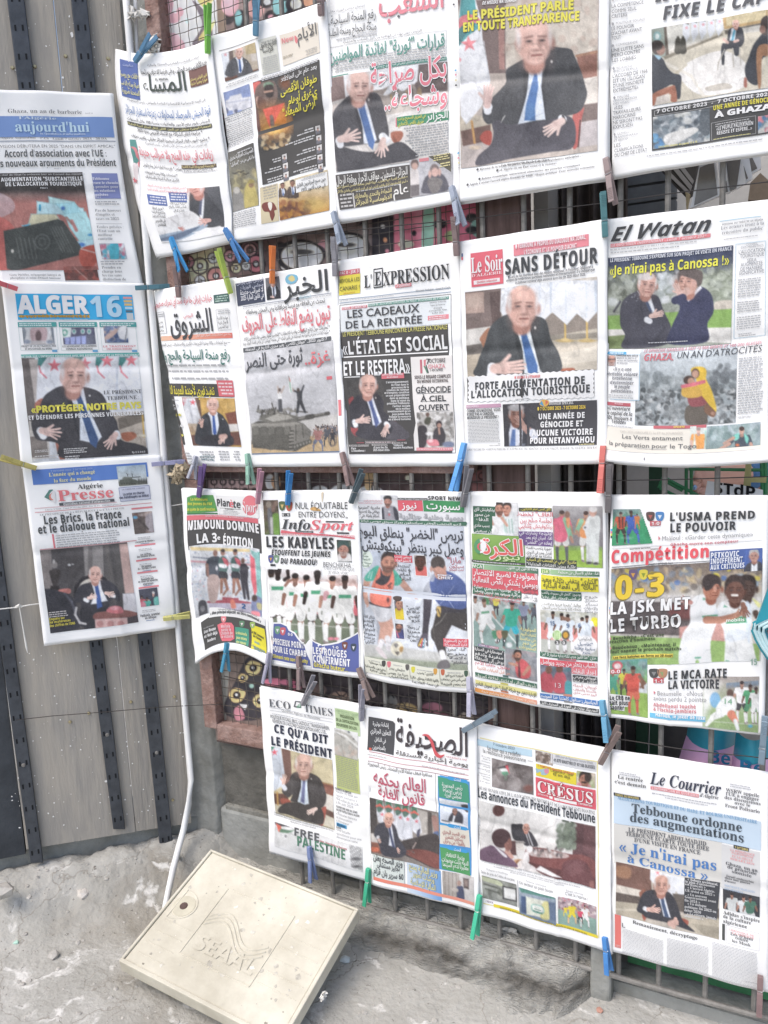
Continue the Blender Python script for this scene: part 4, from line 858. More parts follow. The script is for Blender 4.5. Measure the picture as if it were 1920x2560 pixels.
p.B(323,1175,466,1245,'5f74b4');p.B(472,1160,606,1228,'5f74b4');p.G(330,1182,460,1240,18,'e6e9f4',z=3,rtl=1);p.G(478,1166,600,1222,18,'e6e9f4',z=3,rtl=1)
p.T([('* طريق الحافلة',362,445,1280,20),('وتشجيع الدراسة',362,452,1305,20),('العامة للاستثمار',365,455,1335,20),('في التدريس',385,456,1365,20),('المتخصص',402,460,1395,20),('* دراسة تدريبية الأداء',480,600,1245,15),('للمدارس العامة.. والدوائح',478,600,1268,15),('لتعليم الراقي',510,585,1295,15)],'5d5e62','A',CA)
p.Q([205,798,245,800,262,870,268,960,232,960,215,880],'5f9c94',2);p.Q([212,850,240,880,268,990,272,940,252,860],'e58a90',2.4,1)
p.Q([228,960,262,985,262,1085,240,1060],'f2e6e6',2.2,1);p.T([('★',232,270,1098,44)],'e88088','r','emblem')
def f(q):
 q.fill(WH);q.pl([720,1020,780,1005,850,995,870,1400,740,1400,720,1200],'58595d');q.po([708,1060,720,1020,790,1000,850,1000,852,1090,720,1110],'6d8e98')
 q.po([620,1180,640,1160,720,1150,780,1230,860,1330,860,1400,700,1400,650,1340,620,1290],'47484c');q.po([700,1180,720,1190,712,1340,690,1330],'e9ecf2');q.pl([694,1215,708,1210,700,1320,680,1310],'54586e')
 q.head(663,1110,78,turn=-.55,rot=-.22,skin='e6b8b0',hair='d4d0d0');q.el(700,1095,18,60,'dcd8d8',a=.8)
 q.po([430,1310,620,1290,710,1380,560,1410,480,1390],'f0efef');q.ln([(450,1320),(560,1400)],3,'c9c4c4',.8);q.po([360,1475,640,1410,700,1380,740,1400,560,1490,420,1500],'9fb0c2');q.po([380,1500,560,1440,690,1400,560,1480],'4d5a72',a=.7);q.pl([640,1440,830,1395,850,1410,700,1460],'efeeee')
 q.hand(730,1360,36,3.0,1,'e3b4aa');q.hand(560,1415,20,.4,1,'d59a92');q.ln([(365,1475),(400,1500)],4,'3f4f7a');q.ln([(380,1465),(376,1500)],4,'3f4f7a')
p.P(318,1110,862,1512,f,keep=lambda X,Y:(X>600)|(Y>1290+(600-X)*.35))
# ---- B2
p=PAP['B2']
p.B(822,184,1090,188,'8a8a8a',n=RU)
def f(q):
 q.fill('c6b9a6').noise(.08,40,2);q.pl([835,200,905,190,905,330,850,400],'e6ebf0');q.star(868,212,11,'e58088');q.pl([890,185,920,185,930,330,900,340],'70605a');q.pl([1000,130,1090,110,1095,200,1010,210],'c8b48a');q.pl([835,380,1095,310,1095,340,850,420],'6d4d42');q.pl([1040,210,1095,200,1095,250,1050,260],'d9d0c6')
 q.man(962,192,36,turn=.1,w=2.4,low=4.7,jacket='55565a');q.pl([850,400,950,350,950,390,860,420],'6d4d42')
p.P(838,205,1096,398,f)
p.B(1092,112,1245,355,'e6e6da');p.T([('التاريخ يلاحق',1108,1222,172,34),('فرنسا',1128,1200,202,32)],'6b6c68','A');p.G(1112,235,1236,345,14,'b4b5ae',rtl=1);p.G(1104,125,1226,160,14,'c4c5be',rtl=1)
p.B(1240,78,1520,290,'f8eedd');p.T([('الأيام',1368,1500,118,78)],'6a6a6a','a',MH);p.T([('New',1260,1340,138,36)],'f29a9c','b',MH);p.Q([1345,80,1366,100,1362,135,1348,120],'ee8a8c',2,1);p.G(1265,225,1340,245,12,'c4bba8');p.G(1420,180,1502,220,13,'bdb4a2',rtl=1)
p.G(854,422,1098,448,16,'b4b6ba',rtl=1);p.G(1110,372,1510,402,15,'d0d1d4',rtl=1)
p.P(852,475,1050,635,lambda q:q.fill('8f9fcb').pl([870,600,868,530,890,520,900,500,975,480,985,510,1045,500,1050,590],'e8e8ee').el(935,590,18,40,'c9cbd6').el(1000,585,16,36,'d3d5de').ln([(880,545),(1045,520)],4,'c2c6d6').el(875,600,14,20,'6b6f86').el(940,602,12,14,'5d6278'))
p.G(862,648,1054,692,15,'7d7f86',rtl=1);p.G(865,700,1060,860,13,'b9babd',rtl=1,rag=.05)
p.B(1056,405,1558,1112,'4a4846',z=1.2)
def f(q):
 q.fill('4a4846');q.po([1050,400,1110,400,1100,460,1070,490,1056,480],'e0736b');q.po([1080,440,1130,400,1200,395,1230,480,1200,560,1110,560,1070,520],'7b675f');q.el(1165,425,36,26,'7f9a80');q.po([1138,430,1195,425,1195,500,1150,500],'3f3634');q.ln([(1140,470),(1190,462)],7,'c99f8a');q.po([1075,520,1100,500,1120,560,1090,580],'d0a797');q.po([1100,500,1150,540,1130,590,1090,570],'6a4f48')
 q.el(1200,660,150,120,'b8753f',a=.55,soft=80);q.el(1210,700,110,90,'e09a4a',a=.6,soft=60);q.pl([1125,590,1275,545,1185,745],'e8624f');q.po([1275,545,1290,690,1200,690],'e5893f',a=.8,sm=0);q.el(1190,680,14,34,'6b5a52');q.ca(1185,640,1200,740,12,10,'7a6a60');q.el(1200,735,60,26,'f6c763',a=.8,soft=25)
 q.el(1280,410,40,40,'c0663c',a=.5,soft=40);q.clutter(['d9b98a','8d6a4a','e6cfa4','6b5440','b5935f'],46,(1115,760,1320,870),8,20,3);q.po([1060,620,1090,600,1110,760,1070,770],'6a4a46');q.noise(.10,30,4)
p.P(1056,408,1345,895,f,z=1.8)
p.T([('بعد عام على انطلاقه:',1255,1500,402,33,'e9e9e9'),('طوفان الأقصى',1252,1502,495,54),('يُغرق أوهام',1305,1504,560,50),('"أرض الميعاد"',1268,1508,645,54)],'ece04a','A')
for x,y in((1488,708),(1495,775),(1498,842),(1503,908),(1508,972),(1258,905),(1264,968),(1268,1030)):
 p.P(x,y,x+36,y+58,lambda q,x=x,y=y:q.fill('d6d3d0').player(x+18,y+6,150,shirt='6d6d74',skin='c39a8c',hair='6b6462'),z=2.5,res=1.4)
for x0,x1,y in((1360,1480,725),(1280,1485,795),(1350,1490,860),(1320,1495,925),(1325,1500,990),(1160,1252,920),(1115,1258,985),(1130,1262,1050)):p.G(x0,y+8+(x1-x0)*.13,x1,y+42+(x1-x0)*.13,17,'d0d0d0',z=3,rtl=1,rag=.5)
def f(q):
 q.fill('6d6b60').grad('54524e','8d8a78',860,1080);q.clutter(['c3b483','8d8468','5a574d','d6c98e'],26,(900,1020,1090,1200),14,36,5,.5)
 q.po([1000,1140,1040,1085,1080,1150,1090,1260,1005,1275],'c0b06a');q.el(1045,1110,18,22,'8a6f56');q.po([1024,1100,1066,1096,1060,1075,1032,1078],'a29458');q.po([915,1180,945,1130,985,1180,990,1290,920,1295],'8c8a86');q.el(945,1150,22,24,'c8c4bc')
 for x,y in((935,1030),(975,1020),(1010,1035)):q.ln([(x-18,y),(x,y+4),(x+18,y-6)],3,'3f3d3a')
p.P(885,888,1097,1300,f);p.T([('العصيدات العراقية تخترق',900,1062,945,24),('ما تبقى من درع "إسرائيل"',905,1070,985,22)],'ededed','A');p.G(940,890,1050,905,13,'cfcfcf',rtl=1)
p.B(1105,1132,1238,1382,'ded0ac');p.G(1120,1125,1220,1222,20,'8d7e5f',rtl=1,z=3)
p.Q([1118,1262,1130,1238,1165,1230,1200,1238,1222,1280,1205,1290,1208,1320,1190,1360,1176,1330,1168,1300,1135,1295],'7c4038',2.2,1);p.Q([1162,1236,1186,1234,1190,1262,1180,1290,1166,1270],'f0e8dc',2.6,1)
def f(q):
 q.fill('c9a465').grad('e4d4b2','b9833f',1120,1290).noise(.14,40,3);q.clutter(['7d4b38','5d3c34','9a6040','b98248'],60,(1240,1230,1450,1350),8,24,4,.75);q.man(1262,1115,18,w=2.0,low=4.5,jacket='5a4d46',skin='9d7b6c',bald=0,hair='4a3d38');q.man(1330,1100,20,w=2.0,low=5,jacket='5a4d46',skin='a58472',bald=0,hair='4a3d38');q.el(1480,1250,90,50,'d9bd6c',a=.6,soft=40)
p.P(1234,1105,1585,1358,f)
p.B(1352,1080,1576,1168,'fbfbf9',z=2.4);p.T([('حين صنع الجزائريون الفارق',1360,1562,1130,24),('في حرب أكتوبر 1973',1395,1560,1160,23)],'5f6062','A');p.G(1390,1065,1560,1085,13,'a9aaad',rtl=1,z=6)
p.G(920,1310,1080,1418,13,'b9babd',rtl=1,rag=.05)
# ---- B3
p=PAP['B3']
p.T([('اجتماع مجلس الوزراء خلال',170,520,130,20,'8c8d90'),('رفع المنحة السياحية..',165,632,250,86),('منحة الحجاج ومنحة الطلبة',162,638,365,76)],'5e6062','a')
p.T([('الشعب',665,1300,165,250)],'f2909c','A',MH);p.Q([840,160,855,145,872,160,856,180],'57595b',4)
p.B(158,470,300,474,'c9c9c9',n=RU);p.T([('الرئيس تبون يؤكد أن الوطنية من أجل الشعب والمصلحة',310,1085,432,26)],'76787a','a',KI);p.FR(155,470,1330,700,3,'c8cccb');p.G(230,385,640,410,20,'c9cacd',rtl=1);p.G(400,330,640,360,20,'d3d4d6',rtl=1)
p.T([('قرارات "ثورية" لفائدة المواطنين',172,1312,618,118)],'5c9a8c','A');p.G(185,610,1320,730,26,'97989b',rtl=1,rag=.08);p.B(190,757,358,775,'66a593',z=1.6)
def f(q):
 q.fill('d8d2cd');q.pl([185,770,350,740,350,960,185,1010],'8b7672');q.pl([310,740,400,730,410,940,330,960],'efeff1');q.pl([570,660,1080,540,1080,800,900,900,700,940,560,900],'eff0f3');q.pl([1060,560,1330,480,1340,900,900,940,1040,800],'6f6361');q.pl([1080,560,1330,490,1330,540,1080,620],'a9b4bd')
 q.pl([560,900,700,940,760,850,700,880],'9a8f88');q.po([630,930,740,945,830,870,900,900,1000,830,1010,960,660,1060],'9d938c');q.pl([600,1060,1340,960,1345,1020,620,1160],'cbc2b9');q.ln([(780,940),(800,1060)],8,'c8a06a',.7);q.ln([(935,900),(945,1020)],6,'c8a06a',.7);q.pl([640,1150,1340,1050,1370,1540,760,1560],'e6e2dd');q.el(1060,920,24,60,'a08a70')
 q.po([780,1310,880,1295,900,1340,860,1400,800,1400],'ab6b57');q.po([800,1340,840,1400,820,1430],'8d5545');q.po([190,1060,250,1020,250,1100,200,1100],'cfc4bc');q.po([225,1500,300,1500,330,1690,290,1700,250,1560],'b1725e')
 q.po([200,1300,300,1440,600,1500,850,1400,980,1470,1040,1560,760,1620,300,1700,240,1620],'4d4c50')
 q.po([390,930,300,1000,220,1090,190,1230,200,1400,260,1450,560,1420,700,1400,760,1340,740,1180,700,1020,640,920,520,910],'525155')
 q.pl([395,920,450,1010,520,970,560,1080,640,1380,600,1420,510,1420,480,1180,430,1060],'e6ebf4');q.pl([390,930,440,1040,500,1260,510,1420,450,1200],'464549');q.pl([440,1010,510,1000,540,1120,620,1400,600,1480,560,1440,470,1120],'5673a8');q.pl([440,1010,510,1000,518,1060,455,1070],'486494')
 q.head(462,850,150,turn=.45,skin='eed6cf',hair='e4e2e3');q.el(560,985,8,12,'dcd6d0')
 q.ca(270,1390,280,1430,40,34,'eef0f4');q.hand(350,1360,95,-.2,1,'e8cdc4');q.ca(700,1350,735,1380,40,36,'eef0f4');q.hand(690,1440,80,1.8,1,'e8cdc4')
p.P(188,768,1345,1700,f,z=1.8)
p.B(570,655,1330,690,'5c9a8c',z=2.5);p.T([('رئيس الجمهورية يوجه رسائل قوية لمعادي الوطن في لقائه الدوري مع وسائل الإعلام',580,1322,676,22)],'e6f0ec','A',KI,3.5)
p.T([('بكل صراحة',585,1330,845,205),('وشجاعة..',720,1335,1090,200)],'f08795','A',halo='ffffff')
p.B(835,1160,1350,1252,'4f9470',z=2.6);p.B(826,1165,838,1255,'e8788a',z=2.8);p.T([('الجزائر',1130,1342,1190,82,'f6f8f4'),('في الطريق الصحيح وراحت',848,1125,1192,30,'e8e06a'),('طريق ناقص الاتحادي',850,1105,1246,34,'e8e06a')],st='A')
for i in range(12):p.G(905+max(0,i-4)*16,1258+i*24.5,1348,1284+i*24.5,26,'7d7e82',rtl=1,rag=.12,z=5)
p.B(232,1728,990,2072,'5b5755',z=2.2)
p.T([('الجزائر- فلسطين.. مواقف الأحرار ووقفة الرجال',245,948,1822,78)],'f6f4ee','A');p.T([('▪ تحصين قضية عربية بالحرب.. عريكة الوطن بمنظمة لحسن تنسيق دليل',248,945,1858,26),('▪ أسفر الفلسطينيون: الشكر والتقدير للرئيس تبون في الدعم الدبلوماسي والمادي والإغاثي',250,945,1905,26)],'efe2a2','A',CA)
p.T([('عام',805,955,1930,100)],'f6f4ee','A');p.T([('الشجاعة والتحدي والمعارك',425,790,1960,44),('الدبلوماسية للجزائر',430,790,2025,44)],'efe2a2','A');p.G(415,1885,870,1905,20,'cfcfcf',rtl=1,z=5);p.G(268,1915,410,2062,34,'d9d6d2',rtl=1,z=5);p.B(412,1905,416,2050,'e0ddd9',z=3,n=RU)
def f(q):
 q.fill('bdbcc0').noise(.16,30,2);q.pl([1160,1540,1370,1510,1375,1660],'605d50')
 q.po([965,1700,1010,1660,1050,1690,1060,1830,1050,1930,970,1945],'d6cfcc');q.pl([970,1830,1060,1820,1060,1930,975,1945],'6b6566');q.el(1015,1620,40,48,'6f605c');q.el(1015,1640,30,34,'c9a699')
 q.po([1090,1830,1130,1740,1215,1700,1310,1740,1340,1880,1100,1910],'57565e');q.el(1210,1680,46,62,'7d706e');q.el(1215,1700,34,44,'d5b0a5');q.po([1140,1790,1210,1750,1290,1790,1240,1900,1180,1900],'7b7674');q.el(1165,1720,16,36,'d0aa9f');q.el(1260,1700,16,36,'d0aa9f')
p.P(962,1582,1388,1948,f,z=2.4)
p.Q([1150,1545,1365,1510,1375,1700],'5f5b4e',3);p.G(1190,1535,1360,1600,24,'e6dba0',rtl=1,z=6,rag=.1);p.G(1260,1610,1365,1660,24,'e6dba0',rtl=1,z=6,rag=.1);p.B(1058,1568,1155,1600,'e58f96',z=4)
for x,y,c in((1402,48,'4a4a4e'),(1420,698,'5db6e6'),(1421,742,'f09aa8'),(1423,795,'f2e6b0'),(1425,845,'4a4a4e'),(1447,1515,'5db6e6'),(1448,1562,'f09aa8'),(1451,1610,'f2e6b0'),(1455,1662,'4a4a4e')):p.T([('●',x-9,x+9,y+9,18)],c,'r','registration_mark')
# ---- B4
p=PAP['B4']
def f(q):
 q.fill('c9bcb2');q.pl([50,0,560,0,560,760,380,760],'7b6a66');q.pl([480,200,545,200,545,720,490,720],'a98078');q.pl([545,60,1500,-60,1500,560,1000,640,560,700],'d2c8bb')
 g=np.random.default_rng(2)
 for _ in range(90):x,y=g.uniform(560,1500),g.uniform(0,620);q.el(x,y,g.uniform(14,50),g.uniform(14,50),['bfb4a6','e0d6c8','ccbcae','c4a99a'][g.integers(4)],a=.4,rot=g.uniform(0,3),soft=14)
 q.pl([1290,570,1505,520,1505,800,1330,820],'94695c');q.ln([(1290,580),(1500,540)],12,'a98068');q.pl([1340,820,1505,790,1510,1070,1370,1090],'ded6cc');q.pl([1330,1090,1510,1065,1510,1240,1340,1270],'7a6b66');q.pl([1320,1270,1510,1240,1510,1500,1320,1530],'c9c0bf')
 q.pl([60,1150,420,1230,420,1350,80,1420],'cfc3b0');q.pl([90,1360,400,1290,400,1480,120,1560],'7a6058');q.pl([100,1520,420,1450,420,1660,100,1760],'cfc2bc');q.ln([(205,1260),(235,1480)],12,'cf9f66');q.el(240,1530,60,22,'e6d2bb')
 q.pl([90,-20,240,-20,300,200,320,420,400,840,310,1100,150,1290,90,1200,60,600,70,200],'f0f1f4');q.pl([95,-20,235,-20,260,180,300,280,180,360,70,480,75,200],'5aa5a8');q.po([85,180,200,150,280,190,300,260,240,240,140,250,75,300],'ea868c');q.po([75,300,190,240,240,250,150,350,70,470],'4c7f82');q.star(175,455,86,'ef8f96',-.1);q.el(80,620,16,20,'ef8f96',a=.8);q.ln([(330,430),(390,830)],5,'d5d7de',.8)
 q.po([290,1420,340,1360,410,1370,400,1500,320,1480],'b9594f');q.po([1255,1180,1330,1150,1370,1120,1340,1260,1310,1500,1250,1520],'bf6660');q.ln([(1330,1250),(1310,1520)],8,'5a4444')
 q.po([430,1240,700,1230,1000,1200,1250,1230,1260,1520,1000,1580,600,1650,270,1720,270,1620,400,1500,430,1380],'57555c');q.po([760,1280,900,1270,920,1450,820,1500],'48464d',a=.6,soft=30)
 q.po([780,590,640,670,560,730,560,850,500,930,430,1000,330,1100,320,1220,380,1290,480,1240,560,1290,700,1280,960,1250,1200,1200,1330,1150,1400,990,1380,880,1340,740,1270,580,1230,510,1100,490,960,480],'4c4d50')
 q.po([570,850,610,900,520,1100,480,1230,540,1010],'3e3f42',a=.6,soft=20);q.ln([(1240,700),(1290,900),(1240,1150)],24,'434447',.5)
 q.pl([780,590,860,690,940,580,970,620,930,900,970,1240,860,1250,680,1290,770,980,790,740],'dde4ee');q.po([780,600,770,760,800,700,770,1000,680,1290,740,1000,740,740],'3f4043',a=.9);q.po([950,560,1010,620,960,900,975,1240,925,900],'3f4043',a=.85,sm=0)
 q.pl([825,690,900,660,880,740,895,900,860,1130,865,1250,750,1250,770,1080,850,780],'5277b0');q.pl([825,690,900,660,885,740,845,740],'4a5568');q.el(810,1160,50,90,'6b95c4',a=.5,soft=30);q.po([530,1220,552,1200,510,1270],'eceae6')
 q.head(845,425,238,turn=.35,rot=-.06,skin='ecd0c8',hair='e3dfdd',eyes='43393a');q.el(1033,638,10,14,'e6e0dc')
 q.ca(370,1110,370,1150,50,40,'eff1f5');q.hand(370,1010,105,-1.5,1,'e8c8c0',.12,.1);q.ca(1140,1230,1150,1240,40,40,'eff1f5');q.ln([(1150,1200),(1185,1280)],12,'4b4b4d');q.hand(1075,1300,105,2.55,1,'ecd2c9',.13)
p.P(57,-60,1508,1745,f,z=1.6)
p.T([('FACE AUX REPRÉSENTANTS',300,700,2,34,WH),('DE MÉDIAS NATIONAUX',315,680,52,36,WH)],st='ik');p.T([("LE PRÉSIDENT PARLE",165,1260,210,92),('EN TOUTE TRANSPARENCE',120,1320,332,92)],'ece354','b',halo='b9b04a')
p.T([('● Révision de la loi sur les partis, dialogue national, législatives anticipées... :',255,1355,1772,24),("Les engagements du chef de l'État",515,1010,1725,24),("● «L'Algérie est un État social et le restera»",460,1085,1782,24),('● Relance économique, souveraineté alimentaire, des priorités stratégiques',275,1330,1870,24),("● Appels à réviser l'accord algéro-français de 1968 : Slogan politique d'une minorité extrémiste",152,1480,1930,24),('LIRE EN PAGES 2 À 6',658,878,1845,13,'a9a9ab')],'5c5c5e','s',CA)
for x,y,c in((18,48,'4a4a4e'),(38,733,'5db6e6'),(40,780,'f09aa8'),(42,830,'f2e6b0'),(43,887,'4a4a4e'),(68,1592,'5db6e6'),(68,1642,'f09aa8'),(72,1690,'f2e6b0'),(76,1748,'4a4a4e'),(74,2055,'8a8a8e')):pass
# ---- B5
p=PAP['B5']
p.T([('LE PRÉSIDENT',545,1500,25,130),('FIXE LE CAP',622,1640,200,130)],'55565a','hk')
def f(q):
 q.fill('d9d3c6');q.pl([505,280,1200,130,1210,330,640,520,505,560],'dfddd3');q.pl([505,290,640,260,660,560,510,600],'9aa59a');q.el(565,360,40,50,'8fb4b4');q.el(565,360,20,26,'dfe9e6');q.pl([630,265,655,262,680,540,650,560],'60574e')
 q.pl([1190,120,1660,20,1660,220,1230,290],'c3a372');q.pl([1240,150,1640,70,1640,190,1250,260],'d9c9a0');q.po([1380,90,1480,60,1500,130,1420,110],'e9e6dc')
 q.pl([620,600,1220,300,1660,240,1660,860,840,1000,520,1040],'d8d0bd');q.po([830,640,1200,500,1450,640,1420,860,1010,940,800,780],'eeebe6');q.ln([(640,620),(900,750),(1020,940)],16,'efe9dc',.8);q.ln([(850,640),(620,840)],12,'c2b79d',.7);q.po([1050,860,1240,820,1300,870,1080,900],'bdb6ab');q.pl([620,560,1210,330,1210,350,640,590],'8d8676')
 q.pl([1230,300,1660,215,1660,260,1240,340],'6d675e');q.pl([1400,280,1660,230,1660,300,1420,330],'e6e2d8')
 for i in range(5):
  x=820+i*82;y=205-i*16;q.pl([(x,y),(x+60,y-10),(x+70,y+150),(x+20,y+220),(x-5,y+140)],'eef1f6');q.pl([(x+5,y),(x+55,y-8),(x+55,y+40),(x+5,y+20)],'5c6b5c');q.ln([(x+8,y+15),(x+52,y+12)],10,'e4808a');q.star(x+36,y+70,15,'ea8a92')
 for x in(770,820):q.ca(x,400,x,500,26,36,'4f4d45');q.el(x,380,14,24,'4f4d45')
 q.po([1270,300,1320,270,1400,280,1425,400,1380,470,1300,480,1240,500,1210,600,1195,500,1210,430,1250,420],'3f4147');q.pl([1300,280,1350,270,1330,400,1280,400],'e1e8ee');q.pl([1320,290,1340,290,1320,400,1295,400],'5aa3c0');q.head(1342,238,42,turn=-.2,skin='e6c7bd',hair='e0dcda');q.ca(1225,390,1260,420,14,14,'d9b6aa');q.ca(1330,410,1360,400,14,14,'d9b6aa');q.ca(1345,470,1350,530,34,24,'3f4147');q.ca(1215,560,1215,630,18,12,'34363b');q.ln([(1230,490),(1170,620),(1160,690)],5,'b9b3a8');q.ln([(1310,480),(1320,660)],5,'b9b3a8');q.ln([(1380,470),(1390,640)],5,'b9b3a8')
 q.po([510,580,540,545,620,580,660,660,720,720,800,750,800,860,790,970,745,960,720,840,640,870,520,930],'42454b');q.el(570,470,62,72,'443d3b');q.el(600,490,44,56,'8d6d61');q.el(560,450,58,50,'3f3836');q.po([540,545,600,560,580,590],'9ec4d8');q.po([520,930,700,850,745,860,760,1000,700,1000,690,930,540,1040,510,1040],'a86f5a');q.pl([560,960,680,920,690,1000,540,1040],'dcd2c8')
 q.po([1530,420,1660,300,1660,560,1560,600,1560,830,1460,800,1430,680,1470,560],'3a3d43');q.po([1590,200,1660,160,1660,330,1600,330],'473e3b');q.el(1605,290,30,40,'8d6d61');q.po([1550,490,1660,440,1660,560,1600,570,1590,840,1560,840],'a5795a');q.pl([1610,570,1660,550,1660,740,1620,760],'d6d0bc');q.po([1425,770,1450,780,1450,860,1420,850],'a5695a')
p.P(508,290,1660,1045,f)
sb=[('♦ POLITIQUE ÉTRANGÈRE',120,430,10,24,'a4a5a8'),('LA COMPÉTENCE',117,430,82,36),('COMME SEUL',117,362,134,36),('CRITÈRE',117,272,184,36),('♦ POLITIQUE SOCIALE',117,445,252,24,'a4a5a8'),('LE POUVOIR',117,338,304,36),("D'ACHAT AVANT",117,415,352,36),('TOUT',118,208,398,36),('♦ CONTREBANDE',118,372,466,24,'a4a5a8'),('UNE LUTTE SANS',118,433,520,36),('MERCI CONTRE',120,398,566,36),('LES LOBBIES',122,356,616,36),('♦ RELATIONS',124,318,690,24,'a4a5a8'),('AVEC LA FRANCE',128,372,722,24,'a4a5a8'),("L'ACCORD DE 1968",126,468,772,36),('EST UN «SLOGAN',128,440,820,36),("D'UNE MINORITÉ",130,432,868,36),('EXTRÉMISTE»',132,380,916,36),('♦ MALGRÉ',132,288,980,24,'a4a5a8'),("L'INSTAURATION",132,364,1010,24,'a4a5a8'),('DES VISAS',132,284,1040,24,'a4a5a8'),('«LES',140,224,1085,36),('TRAVAILLEURS',130,402,1136,36),('MAROCAINS',130,350,1184,36),('NE SERONT PAS',132,418,1232,36),('EXPULSÉS»',132,330,1278,36),('♦ GAZODUC',136,294,1342,24,'a4a5a8'),('TRANSSAHARIEN',138,378,1374,24,'a4a5a8'),('ET BRICS+',138,282,1404,24,'a4a5a8'),('LES',140,204,1458,36),('CLARIFICATIONS',143,428,1508,36),("DU CHEF DE L'ÉTAT",146,466,1555,36)]
p.T([(a,x0,x1,y,h,c[0] if c else None) for a,x0,x1,y,h,*c in sb],'6d6e72','r',SH)
p.B(508,1080,1680,1490,'4d4d4d',z=1.6,n='panel');p.FR(535,1095,1680,1148,4,'bdbdbd',2)
p.T([('7 OCTOBRE 2023  -  7 OCTOBRE 2024',560,1690,1122,36)],'e9e9e9','h');p.T([('UNE ANNÉE DE GÉNOCIDE',1120,1720,1092,46,'e3d84a','h'),('À GHAZA',1130,1690,1168,56,WH,'o')])
p.P(522,1158,1085,1472,lambda q:q.fill('8a9298').clutter(['c9ced2','5f6b74','aeb6ba','7b8a92','d8d8d2','4c545c'],130,(520,1060,1090,1470),14,44,6,.7).clutter(['6fa3c8','4f7fae'],8,(530,1330,620,1460),16,36,2).po([640,1340,900,1260,960,1300,700,1440],'dddcd8').po([1000,1080,1085,1060,1080,1320,990,1300],'5b6268').noise(.15,20,4),z=2)
p.FR(1098,1215,1540,1388,4,'b5b5b5',2);p.G(1140,1222,1535,1262,20,'bdbdbd',z=3);p.T([('«LE PEUPLE PALESTINIEN',1150,1512,1292,34),('RÉSISTE ET ESPÈRE...»',1155,1500,1335,34)],'efefef','b');p.G(1120,1370,1540,1386,16,'d6cf8a',z=3);p.T([('Lire notre dossier en pages 11 à 18',580,960,1462,20)],'ddd58a','h',CA)
p.P(1560,1150,1680,1320,lambda q:q.fill('c9cdd0').clutter(['e58a92','4f7fb0','d9d6d0','6f8a9a'],20,(1560,1130,1680,1330),14,30,3),z=2.4);p.G(460,1530,1660,1556,26,'bfc0c4',dens=.35)
# ---- C1
p=PAP['C1']
p.T([('خيارات إيران جاهزة ضد أي تحرك صهيوني',92,540,722,44)],'e58088','A',KI);p.B(548,625,676,690,'44645f');p.G(560,632,668,684,20,'b9d4c8',z=3,rtl=1)
p.FR(90,775,182,940,3,'b9babd');p.G(98,785,172,815,15,'a9aaad',rtl=1);p.T([('10 صفحات',108,152,860,13),('لافتتاح',112,155,892,13),('بالشروق',110,160,922,13)],'5d5e62','A',CA)
p.T([('الشروق',215,548,925,165)],'47484a','A',MH);p.T([('اليومي',315,388,800,26)],'e5828a','a',MH);p.T([('إخبارية وطنية',412,520,918,18)],'6a6b6e','a',MH)
p.FR(565,740,690,905,3,'b9babd');p.G(575,745,682,780,16,'a9aaad',rtl=1);p.T([('هولندا الأندية',582,668,818,22),('لأعمال تربية',588,668,852,22),('لهذا المدربين',592,670,886,22)],'5d5e62','A',CA)
p.B(132,952,700,988,'f6c8a8','ef7f70',ax=1);p.T([('رحلة تحري تحقيقات وكشف الغموض لفريق الوطني',410,690,952,16)],'fbe3da','A',CA,4)
p.T([('— مع اعتمادات وكالة وطنية للتوزيعات الكبرى والاستشراف.. رئيس الجمهورية',140,685,1030,24)],'747578','a',KI);p.T([('رفع منحة السياحة والحج والطلبة',120,680,1140,72)],'3f776c','A')
for y in(1185,1228,1282):p.G(165+(y-1185)*.1,y-16,668,y+14,28,'8a8b8f',rtl=1,dens=.38)
p.B(155,1322,712,1420,'4c4a48');p.T([('تنفيذ فوري لأجندة العهدة الثانية',150,562,1405,66)],'efe04e','A');p.B(570,1298,716,1425,'e36f78',z=1.5);p.G(580,1310,708,1416,26,'f6d6d8',rtl=1,z=4,rag=.2)
p.B(158,1420,325,1800,'4c4a48',z=1.2);p.T([('● حوار وطني باحث',165,272,1492,20,'ececec'),('الجزائر تراث',168,256,1520,18,'ececec'),('● كويتية المبادلة',172,298,1570,20,'e6dc6a'),('وقراراته',178,262,1600,18,'e6dc6a'),('● رقمنة للعبارات',176,312,1655,20,'ececec'),('المغريب 20',180,270,1682,18,'ececec'),('● لأطفال للمدارس',180,316,1728,20,'e6dc6a'),('في بلادنا للثقافة',186,300,1755,18,'e6dc6a')],st='A',n=CA);p.B(165,1450,275,1453,'c9c9c9',z=2,n=RU)
